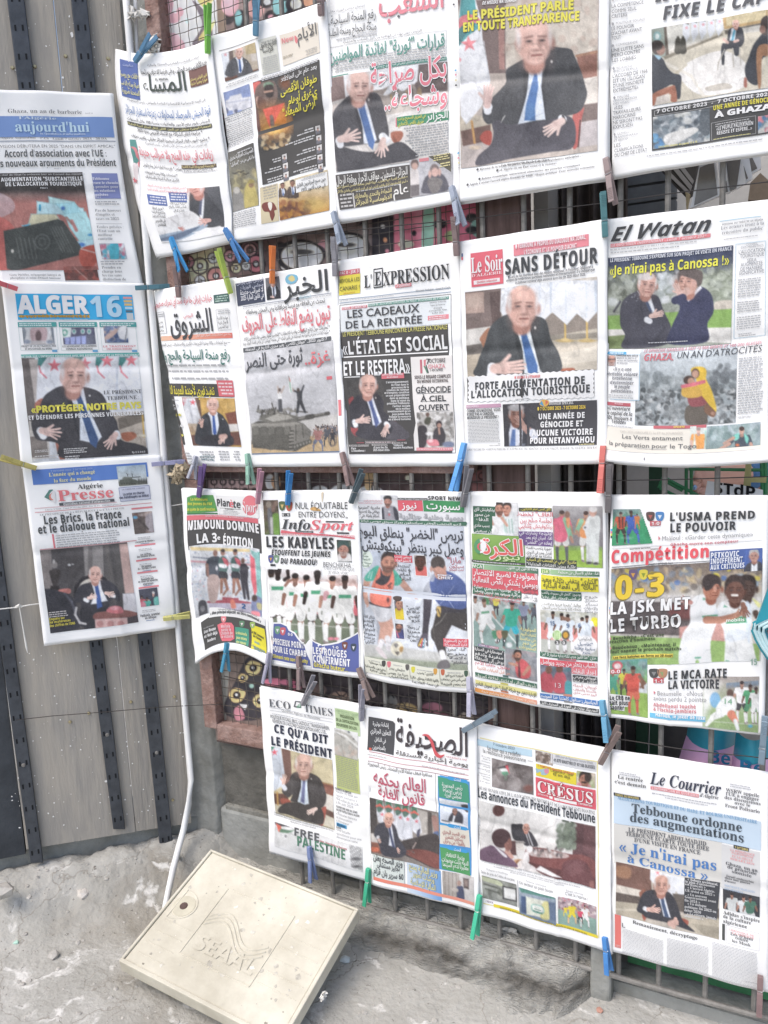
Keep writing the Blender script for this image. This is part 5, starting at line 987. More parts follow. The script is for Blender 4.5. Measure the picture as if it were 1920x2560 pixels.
def f(q):
 q.fill('c9a25c').noise(.2,60,3);q.pl([295,1430,440,1430,470,1700,330,1710],'6d5448');q.pl([300,1440,400,1435,450,1600,455,1640,410,1708,380,1660,340,1680,320,1560],'dfe0e4');q.ln([(350,1450),(390,1640)],5,'b9bcc6',.7);q.star(386,1472,24,'e3606c');q.star(305,1480,20,'e3606c');q.po([300,1440,335,1438,320,1490],'c9a0a4',a=.6)
 q.po([330,1640,470,1640,470,1740,340,1740],'b8a084',a=.8,sm=0);q.pl([330,1735,770,1700,770,1812,340,1812],'6b4a42');q.pl([640,1560,730,1540,750,1640,670,1650],'7a4a3e');q.pl([660,1645,760,1640,765,1700,670,1705],'ddd8d4');q.po([440,1740,480,1740,470,1812,440,1812],'9c4a42');q.po([650,1740,690,1720,690,1812,650,1812],'9c4a42')
 q.man(545,1492,58,turn=-.2,w=2.2,low=5.4,jacket='3d4046',tie='3f5ca0',tlen=3.8);q.po([470,1740,680,1730,690,1815,470,1815],'38383d');q.hand(455,1640,30,-1.6,1,'e0b8aa');q.ca(610,1745,640,1740,20,20,'d9b0a4');q.hand(622,1765,32,2.4,1,'e6c4b8',.12)
p.P(298,1432,770,1812,f)
p.B(185,1795,540,1825,'e06a74',z=3);p.T([('مراجعة لقائمة الأنماط سلع.. واضحان الشركة',195,530,1817,17)],'f8dfe0','A',CA)
for x0,x1,y in((300,390,1850),(430,560,1850),(585,680,1850),(700,765,1850)):p.G(x0,y,x1,y+85,20,'87888c',rtl=1,rag=.25)
p.T([('تعيين تاريخ للمنح دبي',440,565,1900,16),('يواصل القضاء',450,555,1925,16)],'4f7a80','A',CA)
# ---- C2
p=PAP['C2']
p.B(722,535,957,712,'40465a',z=1.2);p.T([('الرئيس تبون يترأس',735,945,545,24,'b9bed0'),('مجلس الوزراء:',765,945,580,24,'b9bed0'),('لا ضرائب جديدة',765,945,625,38),('في قانون المالية 2025',770,950,670,36)],'eef0f6','A');p.B(775,650,958,705,'4a5fa0',z=1.1)
p.P(958,492,1080,665,lambda q:q.fill('6f6f74').man(1020,520,30,turn=.1,w=2.0,low=5,jacket='2f3035',tie='3a3f52').hand(1015,640,16,.1))
p.Q([1116,500,1130,470,1165,460,1205,468,1214,495,1195,525,1160,537,1128,530],'7fc0dc',2,1);p.Q([1140,490,1165,470,1185,480,1192,505,1170,518,1150,510],'e6d48c',2.4,1)
p.T([('الخبر',1105,1458,640,160)],'3f4143','A',MH);p.T([('الصدق والمصداقية',1225,1320,655,22,'8fc0cc')],st='a',n=MH);p.B(780,715,1480,719,'8a90a4',n=RU);p.G(1060,672,1280,690,12,'9a9ca6');p.G(780,725,1480,738,14,'a4a6ae',rtl=1,dens=.35)
p.T([('تحدث عن العلاقة مع فرنسا وخرافاتها وعن المخزن وسقطاته',808,1432,778,34)],'595a5e','A',KI);p.T([('تبون يضع النقاط على الحروف',782,1475,915,118)],'ee7f88','A')
p.T([('* تحقيقات حول نتائج الرئاسيات وقضية الانتخابات * الخضير لحوار وطني جاد لتحصين البلاد',790,1470,985,26),('* حكومة كفاءات ستترأس الثورة بعد المصادقة على قانون المالية * في صفحة "بريكس" لن نراهن لفضاء الجزائر حينها',785,1472,1022,24)],'66676b','A',CA)
p.B(783,1045,1478,1080,'5a5d60',z=3);p.T([('7 أكتوبر 2023.. "طوفان الأقصى" يغير مجرى التاريخ في المنطقة',805,1448,1068,24)],WH,'A',KI,5)
def f(q):
 q.fill('d3d3d6').grad('d0d0d3','c3c3c6',1060,1640).noise(.03,80,2);q.po([840,1640,1200,1600,1540,1560,1540,1880,850,1880],'c9c3b8',a=.5,soft=40,sm=0);q.pl([850,1780,1300,1740,1540,1720,1545,1880,850,1880],'c6ab84');q.noise(.06,26,6)
 D,M_,L_='4f4d48','6d6b64','95928a'
 q.po([848,1645,900,1620,1180,1610,1260,1640,1320,1700,1300,1800,1200,1860,860,1830],D,sm=0);q.pl([860,1650,1170,1640,1130,1740,1160,1820,1000,1850,850,1800],'57554f');q.po([850,1640,1190,1622,1250,1640,1180,1665,850,1672],L_,sm=0)
 q.pl([1160,1660,1260,1640,1320,1700,1300,1790,1180,1840,1150,1760],'7d7a73');q.ln([(1200,1650),(1200,1770)],4,'55534d');q.ln([(1250,1650),(1262,1750)],4,'55534d')
 for i in range(12):q.ca(1150+3*math.sin(i),1700+i*14,1178,1696+i*14,5,4,'8c8980' if i%2 else '3f3d39')
 for i in range(6):q.el(1190+i*24,1822-i*8,18,20,'55534d');q.el(1190+i*24,1822-i*8,8,9,'8d8a82')
 for i in range(5):q.po([(860+i*62,1660),(905+i*62,1656),(905+i*62,1720),(862+i*62,1730)],['6a6861','5f5d57'][i%2],sm=0);q.ln([(862+i*62,1660),(905+i*62,1656)],3,'8d8a83')
 q.po([905,1610,930,1570,1040,1550,1130,1560,1240,1590,1240,1620,1000,1640],M_,sm=0);q.pl([960,1600,1060,1560,1150,1575,1180,1600,1020,1625],'a5a29a')
 q.ca(1220,1605,1455,1560,17,12,'5b5954');q.ca(1225,1598,1450,1554,6,4,'8a8780');q.ca(1290,1590,1330,1582,20,19,'4c4a46');q.ca(1440,1562,1456,1559,15,15,'4c4a46')
 for i in range(9):q.ca(900+i*16,1545+(i%3)*8,905+i*17,1500+(i*37%40),8,5,['4d4b46','6f6c65','3f3d3a'][i%3])
 q.ln([(1010,1480),(1030,1550)],5,'4d4b46');q.ln([(1165,1540),(1290,1550)],5,'5a5853');q.clutter(['4d4b46','6f6c65','87847c'],26,(900,1520,1220,1580),5,16,4,.8)
 q.ca(1070,1405,1075,1450,17,14,'ececec');q.ca(1062,1395,1058,1345,6,5,'b9a79c');q.ca(1085,1395,1108,1345,6,5,'b9a79c');q.ca(1068,1455,1072,1540,10,8,'55565a');q.ca(1080,1455,1084,1540,10,8,'4b4c50');q.el(1072,1374,11,14,'5a4b45')
 q.ca(1228,1400,1232,1470,22,18,'45464a');q.ca(1210,1390,1180,1378,8,7,'45464a');q.ca(1180,1378,1172,1360,6,5,'a9968c');q.ca(1245,1388,1262,1340,8,6,'45464a');q.ca(1222,1470,1212,1550,13,9,'3c3d41');q.ca(1240,1470,1272,1548,13,9,'3c3d41');q.el(1218,1374,11,15,'4c4039')
 q.ln([(1142,1265),(1160,1390)],2.5,'77767a');q.po([1143,1275,1158,1300,1170,1380,1150,1385],'eef0ee');q.po([1143,1275,1152,1290,1164,1378,1158,1384],'6f9a84');q.po([1144,1272,1156,1296,1153,1310],'cf6a70')
 g=np.random.default_rng(3)
 for i in range(22):x=g.uniform(1340,1530);q.player(x,g.uniform(1640,1680),g.uniform(70,110),shirt=['cfcfd2','8a8a90','5a5a60','b9a9a0'][i%4],shorts='5f6066',socks='5f6066',skin='9a8376')
 q.player(1375,1660,210,shirt='a4736e',shorts='6b7388',socks='6b7388',skin='9a8070',step=.12);q.player(1450,1655,170,shirt='55565c',shorts='4a4b50',socks='4a4b50',skin='8a7264',step=.1);q.el(1490,1770,36,50,'5a5654',a=.8);q.el(1490,1770,26,38,'b59e80');q.player(1490,1690,130,shirt='3f3f44',shorts='3f3f44',socks='3f3f44',skin='8a7264')
p.P(788,1075,1542,1875,f,z=1.8)
p.T([('غزة.. ',1275,1475,1175,100,'ee7f84'),('ثورة حتى النصر',805,1255,1205,105,'55565a')],st='A');p.B(1442,1268,1488,1294,'e6707a',z=4);p.B(850,1877,1545,1884,'6a7ea0',z=2,n=RU)
for x,y,h,c in((752,1122,58,'f060a8'),(1533,1452,125,'f0838a')):p.B(x,y,x+26,y+h,c,z=1,n='registration_mark')
# ---- C3
p=PAP['C3']
p.B(93,330,265,372,'e27680');p.T([('PAC 0 - JSK 3',102,258,360,24)],'fbe9ea','h',SH);p.B(96,372,270,532,'f0e050');p.T([('REVOILÀ LES',97,266,432,34),('CANARIS !',100,266,498,38)],'4a4a3c','r',SH,6);p.T([('LIRE EN PAGE 24',130,228,520,9)],'c9873c','b',CA)
p.T([("L'",305,368,470,108),('XPRESSION',462,1022,452,118)],'3a3b3d','s',MH);p.B(382,310,460,472,'3f4042',z=3);p.B(390,320,452,462,WH,z=3.6);p.T([('E',394,448,452,120)],'3a3b3d','s',MH,8);p.B(345,296,362,300,WH,z=1)
p.B(563,442,700,470,'e8848e',z=4);p.T([('Le Quotidien',572,692,464,22)],'fbecee','b',MH,7)
p.B(95,566,1030,571,'8fa3bb',n=RU);p.G(98,574,590,588,14,'a9abb0',dens=.35);p.T([('Directeur Fondateur : Ahmed FATTANI',738,1028,499,14)],'77797d','s','dateline');p.B(95,594,1032,599,'8fa3bb',n=RU)
p.B(115,632,328,655,'e8848e');p.T([('CONSEIL DES MINISTRES',122,322,650,17)],'fbecee','h',KI);p.B(334,604,1012,626,'5fa594');p.T([("HAUSSE DE L'ALLOCATION TOURISTIQUE, DU HADJ ET DE LA BOURSE DES ÉTUDIANTS",340,1006,621,17)],'e6f2ee','h',KI)
p.B(102,655,1030,835,'f0f5f7',z=.6);p.T([('LES CADEAUX',165,770,722,66),('DE LA RENTRÉE',152,790,812,64)],'46474a','m');p.T([('Aucune nouvelle',850,992,598,15),('taxe ni hausse',862,985,622,15),("d'impôt",888,958,645,15),('n\'est prévue dans',848,998,668,15),('le PLF 2025.',875,972,688,15)],'76787c','t',CA)
p.B(836,704,1012,742,'ef8f98');p.G(848,708,1004,740,16,'fbe0e3',z=4)
p.FR(96,612,1070,1862,4,'5a5b5e',.5)
p.B(108,842,1040,1862,'4b4948',z=.9);p.Q([692,1048,1040,1032,1066,1820,725,1832,718,1700,735,1600,712,1400,700,1200],'f6f2ee',1.4)
p.T([('LE PRÉSIDENT TEBBOUNE RENCONTRE LA PRESSE NATIONALE',128,1002,876,38)],'e8e278','r',KI);p.T([("«L'ÉTAT EST SOCIAL",130,1005,1030,112),('ET LE RESTERA»',135,690,1205,118)],'fcfcfc','b')
p.B(133,1045,1005,1054,WH,z=3,n=RU);p.B(137,1214,268,1222,WH,z=3,n=RU);p.B(388,1195,440,1203,WH,z=3,n=RU);p.B(650,1178,690,1186,WH,z=3,n=RU)
p.B(448,1188,640,1232,'e27680',z=4);p.T([("Lire en page 3 l'article",458,630,1204,14),('de Ali Amzal',495,590,1224,14)],'fbe9ea','i',CA)
tx=["L'accompagnement","de l'État dans le",'processus de la','création de richesse',"et d'emplois, constitue",'un axe prépondérant','dans sa politique.','Dans la vision du','président Tebboune,',"l'action sociale",'est le meilleur',"investissement qu'un",'pays puisse faire.','Puisque la ressource',"est d'abord humaine."]
xl=[490,532,536,494,476,488,520,530,497,545,570,503,540,515,507]
p.T([(t,xl[i],676+i*1.7,1268+i*22.2,17) for i,t in enumerate(tx)],'ededed','b','body_text')
def f(q):
 q.fill('4b4948');q.po([150,1440,175,1400,210,1380,215,1440,170,1480],'9c4a4c');q.po([185,1630,245,1640,265,1700,230,1710,195,1670],'9c4a4c');q.po([530,1590,600,1580,612,1610,570,1630],'9c4a4c');q.po([420,1560,620,1610,680,1720,560,1750,420,1700],'57545a')
 q.po([285,1350,215,1400,165,1480,170,1590,200,1640,260,1640,230,1700,330,1740,460,1740,540,1660,520,1600,490,1480,440,1380,370,1340],'3a393f');q.pl([300,1360,330,1390,370,1360,395,1440,450,1590,420,1620,375,1620,355,1500,320,1400],'e2e7f2');q.pl([330,1392,362,1388,380,1460,430,1600,400,1640,365,1500],'4d5a88');q.pl([300,1360,340,1480,372,1620,330,1480],'2f2f34')
 q.head(334,1285,92,turn=.35,skin='e8c8be',hair='d6d2d2');q.el(400,1390,5,6,'d9d5d0');q.ca(222,1590,232,1620,20,20,'eef0f4');q.hand(285,1580,52,-.1,1,'e6c6bc',.14);q.ca(490,1610,505,1625,22,20,'eef0f4');q.hand(482,1655,46,2.0,1,'e6c6bc',.12)
p.P(150,1190,720,1760,f,z=1.6,keep=lambda X,Y:(X<470+np.maximum(Y-1500,0)*1.2)&((Y>1235)|(X<440)))
p.T([('OCTOBRE',850,985,1098,36,'6a5f60'),('GHAZA',840,985,1146,36,'e59aa2'),('1 AN APRÈS',858,965,1168,20,'55565a')],st='m');p.T([('7',826,856,1105,44)],'46474a','m');p.B(770,1070,792,1185,'c9707c',z=3);p.Q([802,1075,820,1066,818,1120,806,1130],'e2848c',3);p.Q([800,1120,818,1125,840,1180,830,1186],'5f8a72',3);p.Q([826,1110,846,1180,838,1184,820,1120],'46474a',3.2)
p.T([('SOUS LE REGARD COMPLICE',728,1030,1232,28),('DU MONDE OCCIDENTAL',750,1010,1266,26)],'55494a','b');p.T([('GÉNOCIDE',738,1030,1350,52),('À CIEL',778,992,1420,48),('OUVERT',760,1018,1496,50)],'3f4043','m')
for x0,x1,y in((745,1030,1354),(775,992,1420),(770,1018,1502)):p.B(x0,y,x1,y+3,'6a6b6e',z=3,n=RU)
def f(q):
 q.fill('b9b6b2').clutter(['e2dfdc','8a8782','cfccc8','6f6c68','f0eeec','9a928c'],150,(740,1510,1060,1810),6,24,6,.8).noise(.15,20,3);q.po([750,1650,790,1620,830,1650,820,1790,760,1800],'3f3b3e');q.po([880,1690,910,1640,960,1640,985,1720,960,1790,890,1780],'444044');q.el(930,1610,26,30,'3a3336');q.el(932,1622,18,20,'b58d7e');q.ca(930,1650,935,1690,8,8,'c09a8a');q.po([808,1580,830,1550,865,1560,850,1610,815,1610],'4a4a3f');q.el(835,1530,16,18,'5f4a42');q.el(850,1690,30,16,'e9e7e6');q.po([830,1745,910,1740,930,1790,850,1790],'d9868e');q.el(860,1750,20,14,'f0c9cc');q.el(1010,1780,50,24,'77809a')
p.P(742,1512,1060,1808,f,z=2);p.B(742,1808,1046,1834,'ea8a94',z=3);p.T([('Lire nos articles en pages 6, 8, 9, 10, 11 et 12',752,1040,1826,14)],'fbe9ea','h',CA)
p.B(240,1765,302,1769,'c9606a',z=3,n=RU);p.B(582,1742,650,1746,'c9606a',z=3,n=RU);p.FR(312,1752,572,1775,3,'b9b6b6',3);p.G(322,1756,566,1770,14,'c9a9aa',z=4)
p.T([('● NOUVEAU GOUVERNEMENT',182,348,1800,18,'c9c6c4'),('Place',198,238,1822,18),("à l'excellence !",200,316,1842,18),('● DIALOGUE NATIONAL',370,504,1793,18,'c9c6c4'),('«Il aura lieu fin',382,502,1814,18),('2025 début 2026»',382,522,1836,18),('● ACCORDS DE 1968',540,664,1778,18,'c9c6c4'),('Tebboune',552,634,1796,18),('recadre Retailleau',550,714,1816,18)],'efefef','b',SH)
# ---- C4
p=PAP['C4']
p.B(460,335,1022,420,'f08d98');p.T([('● TEBBOUNE À PROPOS DU DIALOGUE NATIONAL,',475,1002,366,34),("L'ÉCONOMIE ET LE POUVOIR D'ACHAT",540,932,408,32)],'fdeef0','h',KI)
p.B(138,400,384,652,'ec6a78');p.T([('Le Soir',146,380,548,120)],WH,'s',MH);p.T([("D'ALGERIE",146,378,578,22)],'fbdfe2','s',MH);p.B(162,604,358,634,'fbf3f3',z=2);p.T([('Quotidien indépendant',188,338,622,17)],'d9606c','j',MH);p.T([('SANS DÉTOUR',400,1088,560,110)],'45474a','h')
p.T([('■ Lors de son entrevue avec des médias nationaux, le Président Tebboune a',420,1055,588,20),('évoqué de nombreuses questions nationales et internationales. Il a indiqué que',408,1068,612,20),('le dialogue national déjà annoncé aura lieu fin 2025 début 2026.',472,1000,630,20)],'6f7074','i',CA);p.G(118,410,132,650,240,'aaaaae');p.B(70,400,82,426,'5a6f9a',z=1,n='registration_mark');p.B(70,426,82,450,'ec6a78',z=1,n='registration_mark')
def f(q):
 q.fill('d2c9bd');q.pl([95,690,370,660,370,960,95,980],'7d6d68');q.pl([100,700,240,685,240,840,100,850],'c4a99c');q.el(170,760,60,50,'d6c0b2',a=.6,soft=30);q.pl([280,690,360,680,365,930,300,940],'5f4f4c');q.pl([100,970,400,930,400,1060,100,1090],'e2ddd6');q.pl([100,1090,300,1060,300,1150,100,1170],'77706a');q.pl([100,1160,300,1140,260,1300,100,1330],'c4b6a2')
 q.pl([680,860,1085,780,1085,1020,700,1030],'93887e');q.pl([720,1020,1085,960,1085,1280,780,1290],'c9bfae');q.pl([720,1010,1085,990,1085,1030,730,1050],'8a8378',a=.8);q.pl([780,1150,1085,1090,1085,1200,800,1240],'d9d0c0')
 for x in(845,1008):q.ln([(x,880),(x+2,1050)],7,'d6b46c');q.el(x,1052,66,12,'d3b57a');q.el(x,1044,26,12,'e2c88e')
 for x0,x1,ly in((370,480,960),(560,750,925),(750,945,935),(920,1085,915)):q.pl([(x0,600),(x1,600),(x1+5,830),((x0+x1)/2+10,ly),(x0-10,830)],'eef1f5');q.pl([(x1-22,600),(x1+4,600),(x1+4,830),(x1-14,850)],'c3cdda',a=.8);q.ln([((x0+x1)/2,620),((x0+x1)/2+6,880)],8,'d5dce6',.6)
 q.po([210,1030,265,960,290,980,250,1110,215,1060],'b27d62');q.po([800,1265,900,1255,915,1275,820,1290],'a9654e')
 q.po([440,850,300,930,240,1090,190,1220,190,1320,600,1320,810,1280,800,1150,740,1040,700,900,600,870,540,940],'474a4c');q.po([330,960,300,1090,250,1200,350,1140],'55585a',a=.6,soft=24);q.ln([(700,960),(720,1160)],18,'3d4042',.6)
 q.pl([450,850,490,960,570,900,590,1000,670,1290,540,1300,520,1090],'e2e8ea');q.pl([445,850,480,990,530,1130,540,1300,480,1100],'3a3d3f');q.pl([575,900,610,1020,690,1200,660,1280,600,1040],'3a3d3f');q.pl([505,960,548,955,560,1010,640,1240,640,1300,570,1300,528,1080],'4a6ea6');q.pl([505,960,548,955,545,1000,515,1005],'43608c')
 q.head(525,795,148,turn=.3,skin='e9c9bf',hair='e2dfde');q.el(622,955,7,11,'e6e2dd');q.ca(300,1250,295,1310,34,34,'eef0f4');q.hand(400,1255,105,-.08,1,'e6c4b9',.07)
p.P(97,690,1085,1330,f,z=1.6)
g=np.random.default_rng(8);tp=[(112,1325)]+[(112+i*24,1325-i*1.35-(8 if i%2 else 0)) for i in range(1,40)]+[(1062,1268)]
sd=[(1056+(8 if i%2 else 0),1268+i*17) for i in range(1,12)];bt=[(1060,1472)]+[(1060-i*24,1470+i*.95+(9 if i%2 else 0)) for i in range(1,39)]+[(120,1508)];sl=[(118+(9 if i%2 else 0),1508-i*17) for i in range(1,11)]
p.B(112,1326,1064,1510,'4b4a49',z=2.2);p.Q(tp+sd+bt+sl,'f8f8f8',3)
p.T([("● VOYAGE À L'ÉTRANGER",468,660,1338,20)],'ea7f80','h',KI);p.T([('FORTE AUGMENTATION DE',175,992,1420,54),("L'ALLOCATION TOURISTIQUE",145,1030,1482,54)],'424446','h')
p.B(107,1533,366,1560,'c99cb4');p.T([('VOX POPULI',112,200,1553,15)],'f6e9f0','b',KI);p.T([('COMME BOUMEDIENE, VOUS',112,362,1588,22),("N'IREZ PAS À CANOSSA,",113,318,1614,22),('MONSIEUR LE PRÉSIDENT !',115,352,1640,22)],'4f5154','h');p.G(116,1648,362,1815,10.6,'98999c',rag=.04);p.T([('M. M.',345,362,1826,7),('(Suite en page 2)',280,362,1838,7)],'6a6b6e','b',CA)
p.B(378,1528,1082,1842,'47464a',z=1)
def f(q):
 q.fill('47464a');q.po([425,1690,470,1660,560,1660,620,1720,640,1838,390,1840,400,1740],'3b3b41');q.pl([440,1670,500,1720,530,1680,520,1840,430,1840,425,1740],'dfe3ee');q.pl([450,1716,475,1714,474,1840,432,1840],'5a74a8');q.head(480,1600,72,turn=.2,skin='a9867a',hair='b9b6b6');q.el(478,1552,58,26,'b5b3b4');q.ca(590,1740,530,1690,30,22,'b58f84');q.hand(520,1665,44,-2.2,1,'bf998c',.1);q.ca(600,1740,620,1770,30,26,'dfe3ee');q.pl([505,1822,548,1820,545,1842,508,1842],'6f7480')
p.P(385,1530,640,1842,f,z=1.8)
p.Q([655,1530,665,1500,700,1492,725,1505,720,1530,690,1545],'e6b45a',2.5,1);p.Q([655,1525,672,1500,690,1545],'5aa0c8',2.8);p.Q([700,1495,722,1510,698,1535],'d9705a',2.8)
p.T([('DOSSIER SPÉCIAL',728,910,1532,22,'f0f0ee','s'),('● 7 OCTOBRE 2023 - 7 OCTOBRE 2024',640,998,1574,26,'efcf52','h'),('UNE ANNÉE DE',650,992,1640,42),('GÉNOCIDE ET',662,980,1700,42),('AUCUNE VICTOIRE',598,1050,1764,44),('POUR NETANYAHOU',585,1064,1822,44)],WH,'h');p.G(950,1820,1078,1834,14,'d9c25a',z=5)
p.T([('LUNDI 7 OCTOBRE 2024 - 4 RABI\'OU AL-THANI 1446 - N° 10 273 PRIX 30 DA - FAX : RÉDACTION : 023 26 45 45 - PUBLICITÉ : 020 06 43 83 - TEL : 020 06 49 26 - 020 06 45 47',118,1084,1873,15)],'7a7b7e','r','dateline')
# ---- C5
p=PAP['C5']
p.T([('El Watan',135,866,362,100)],'3a3b3e','ik',MH);p.B(135,378,862,404,'f28c92');p.T([('LE QUOTIDIEN INDÉPENDANT - Lundi 7 octobre 2024',142,835,399,18)],'fbd9db','i',MH);p.G(132,412,800,430,18,'a9aaae',dens=.4);p.G(135,436,705,452,16,'b9babd',dens=.4)
p.B(928,212,1230,216,'8fc8e2',n=RU);p.T([('FESTIVAL DU THÉÂTRE DE BÉJAÏA',948,1245,244,13,'8a8b90','b'),('Les acteurs iront à la',938,1252,276,26),('rencontre du public',945,1242,310,26)],'8a8c92','t',SH);p.G(958,340,1230,352,12,'bdbec2',dens=.4)
p.FR(1045,378,1262,1068,4,'c4e0f0')
p.T([('CONSEIL',1120,1208,392,17,'a4a6ac'),('DES MINISTRES',1085,1248,414,17,'a4a6ac'),("L'ALLOCATION",1068,1258,452,28),('TOURISTIQUE',1078,1252,482,28),('SERA',1130,1198,512,26),('AUGMENTÉE',1082,1242,544,27),('DE MANIÈRE',1080,1238,576,27),('SIGNIFICATIVE',1068,1252,606,27)],'8a8d94','r',SH)
for y0,y1 in((625,770),(790,880),(900,1005)):p.G(1062-(y0-625)*.03,y0+8,1238-(y0-625)*.02,y1,17.5,'9c9ea3',rag=.12)
p.G(1065,1030,1225,1056,13,'a4a6ac',rag=.4)
def f(q):
 q.fill('9aa094');q.pl([110,480,1030,380,1030,520,110,600],'3d445c');q.grad('3d445c','3d445c',0,1,a=.0);q.pl([115,560,1030,470,1020,560,115,700],'5a6168',a=.8,soft=30)
 q.clutter(['6f7566','8d9484','55594f','b6bcb0'],90,(110,560,420,820),10,40,3,.55);q.clutter(['d6dce0','e9ecee','aeb6b4','8a9288'],60,(380,600,700,800),14,44,5,.6);q.clutter(['8e9684','a9b09e','6d7466','c3c9ba','78806e'],120,(640,560,1030,820),8,34,7,.6)
 q.po([900,800,1020,790,1020,850,900,860],'cfc6b8');q.pl([115,900,1020,850,1015,1000,115,1010],'86ab5c');q.noise(.05,20,2);q.pl([115,1000,1015,985,1010,1100,115,1060],'e2dfd9');q.pl([115,1050,240,1040,240,1140,115,1150],'7a8a5a');q.ln([(160,870),(205,800)],8,'4a4a50');q.el(150,800,40,30,'e2e6ea',a=.6,soft=20)
 q.po([330,720,220,800,205,960,240,1040,230,1140,540,1110,580,1000,520,860,480,760,400,740],'464650');q.pl([330,720,380,790,430,770,460,870,440,880,390,800],'e2e6ec');q.pl([380,785,402,785,440,870,420,870],'46506a');q.head(400,672,88,turn=.4,rot=.1,skin='dcbcb2',hair='dedcda');q.el(390,615,60,28,'d9d8d8',a=.8);q.ca(400,930,420,940,22,20,'e6e9ee');q.hand(462,895,44,-.25,1,'e0bfb4',.1);q.clutter(['c9cbd2'],10,(250,730,350,800),2,4,3,.6)
 q.po([800,690,870,750,885,870,840,960,835,1090,560,1105,580,980,640,840,590,800,620,770,690,770,740,720],'3a3d56');q.pl([720,740,790,680,800,700,700,800,690,760],'e6e9f0');q.po([640,840,760,770,860,800,840,880,700,860],'333650',a=.5,soft=20);q.head(700,650,94,turn=-.9,skin='dbb8ac',hair='5d5350',bald=0);q.po([720,560,800,580,800,660,770,690,745,640,640,600,660,560],'5f5552');q.el(745,665,16,24,'d0a599');q.ca(640,770,690,720,30,26,'d9b4a8');q.hand(630,720,44,-2.0,1,'dcb8ac',.1);q.ca(605,790,660,770,28,30,'3a3d56')
p.P(117,480,1012,1140,f,z=1.6);p.T([('LE PRÉSIDENT TEBBOUNE S\'EXPRIME SUR SON PROJET DE VISITE EN FRANCE',134,1016,511,26,'e2e6ee'),("«Je n'irai pas à Canossa !»",130,998,606,68,'ece84e')],st='b');p.G(410,1090,740,1106,12,'c9cbd2',z=5)
p.B(112,1160,250,1182,'5cb2e2');p.T([('ENTRETIEN',130,230,1178,13)],'e6f4fb','i',KI);p.FR(110,1180,344,1506,4,'a9cfe6')
p.P(112,1190,172,1262,lambda q:q.fill('c9c4c4').head(143,1222,34,turn=.1,skin='d6ada0',hair='8a6a60',beard='b9a9a4').ln([(118,1218),(168,1216)],3,'4a4548'))
p.T([('GHASSAN ABU SITTA',178,334,1197,14,'6a6b70','h')]+[(t,180,x,y,13,'9a9ca2','i') for t,x,y in(('Médecin de guerre et',325,1214),("recteur de l'Université",332,1232),('de Glasgow',262,1250))],n=CA);p.T([('«Il y a une',152,288,1298,24),('véritable volonté',106,334,1332,24),('israélienne',146,292,1364,24),("d'exterminer",132,304,1396,24),('le peuple',162,276,1426,24),('palestinien»',136,300,1456,24)],'7a7c84','i');p.G(120,1468,320,1498,14,'a9abb0')
p.B(110,1526,280,1550,'c9646e');p.T([('BOURSE',165,228,1545,13)],'f2c9cd','i',KI);p.T([("«L'ouverture",114,278,1580,25),('du capital de la',98,294,1614,25),('BDL toujours à',104,292,1648,25),("l'étude»",144,248,1680,25)],'55575c','i');p.G(112,1690,300,1702,12,'b9babd')
def f(q):
 q.fill('c2cbd0').grad('d3dade','a9b2b6',1160,1420);q.clutter(['8a9294','aab2b4','6d7578','c3cacc'],110,(325,1330,1050,1480),12,50,3,.5);q.clutter(['4f5355','8b9092','b3b8ba','6a6e70','d3d6d6','3f4344'],380,(320,1440,1050,1700),5,24,4,.75);q.noise(.14,18,3);q.po([560,1560,700,1520,680,1640,520,1650],'7a7f80',a=.6,soft=20);q.clutter(['6b7074','565b5e'],26,(880,1250,1050,1420),10,34,8,.5)
 q.po([690,1560,830,1550,840,1640,830,1690,690,1690],'5f5850');q.po([700,1470,800,1450,840,1540,720,1560],'8c4e52');q.po([780,1280,825,1290,830,1360,870,1440,905,1570,890,1600,830,1520,770,1440,760,1350],'e6c04a');q.po([660,1420,720,1390,780,1420,800,1480,720,1500,655,1480],'d2a750');q.po([720,1300,740,1275,800,1272,832,1300,826,1350,790,1380,750,1350],'e3bc45');q.el(752,1320,30,36,'5f4a40');q.el(752,1325,24,28,'b8907c');q.el(705,1370,40,34,'4a3d38');q.el(722,1378,26,26,'b58c78');q.ln([(660,1415),(740,1400),(815,1380)],13,'d4707c');q.po([830,1540,900,1600,880,1640,820,1600],'7a5a48');q.el(878,1612,16,12,'a9826e')
p.P(325,1150,1045,1696,f,z=1,keep=lambda X,Y:(X>346)|(Y>1512))
p.T([('LE GÉNOCIDE ISRAÉLIEN A FAIT 42 000 MORTS ET 100 000 BLESSÉS',378,1240,1165,21,'dba2ab','ik'),('GHAZA,',380,592,1228,50,'d8747e','bk'),("UN AN D'ATROCITÉS",620,1240,1212,50,'4f5156','rk')])
p.G(1068,1205,1245,1620,18.2,'9c9ea4',rag=.15);p.G(1060,1632,1165,1648,14,'b4b5ba')
p.B(108,1704,1228,1872,'f3ede0',z=.8);p.B(448,1700,832,1722,'cc6a72',z=2);p.T([('SPORTS',592,676,1717,14)],'f0dc6a','i',KI);p.T([('CAN 2025 (GROUPE E) 3e ET 4e JOURNÉES',205,660,1748,17,'d4cec6','r'),('Les Verts entament',220,660,1792,32),('la préparation pour le Togo',126,760,1838,32)],'55575c','r');p.G(330,1858,580,1870,12,'b9b3aa')
p.P(715,1706,832,1872,lambda q:q.fill('d6dcd6').player(775,1712,330,shirt='eca35a',skin='d9b3a4',hair='9a8a84',step=.02,arms=(-.02,.02)).pl([820,1740,832,1730,832,1860,822,1860],'9ecabf').pl([745,1740,760,1870,735,1870],'d9e6e0'),z=2)
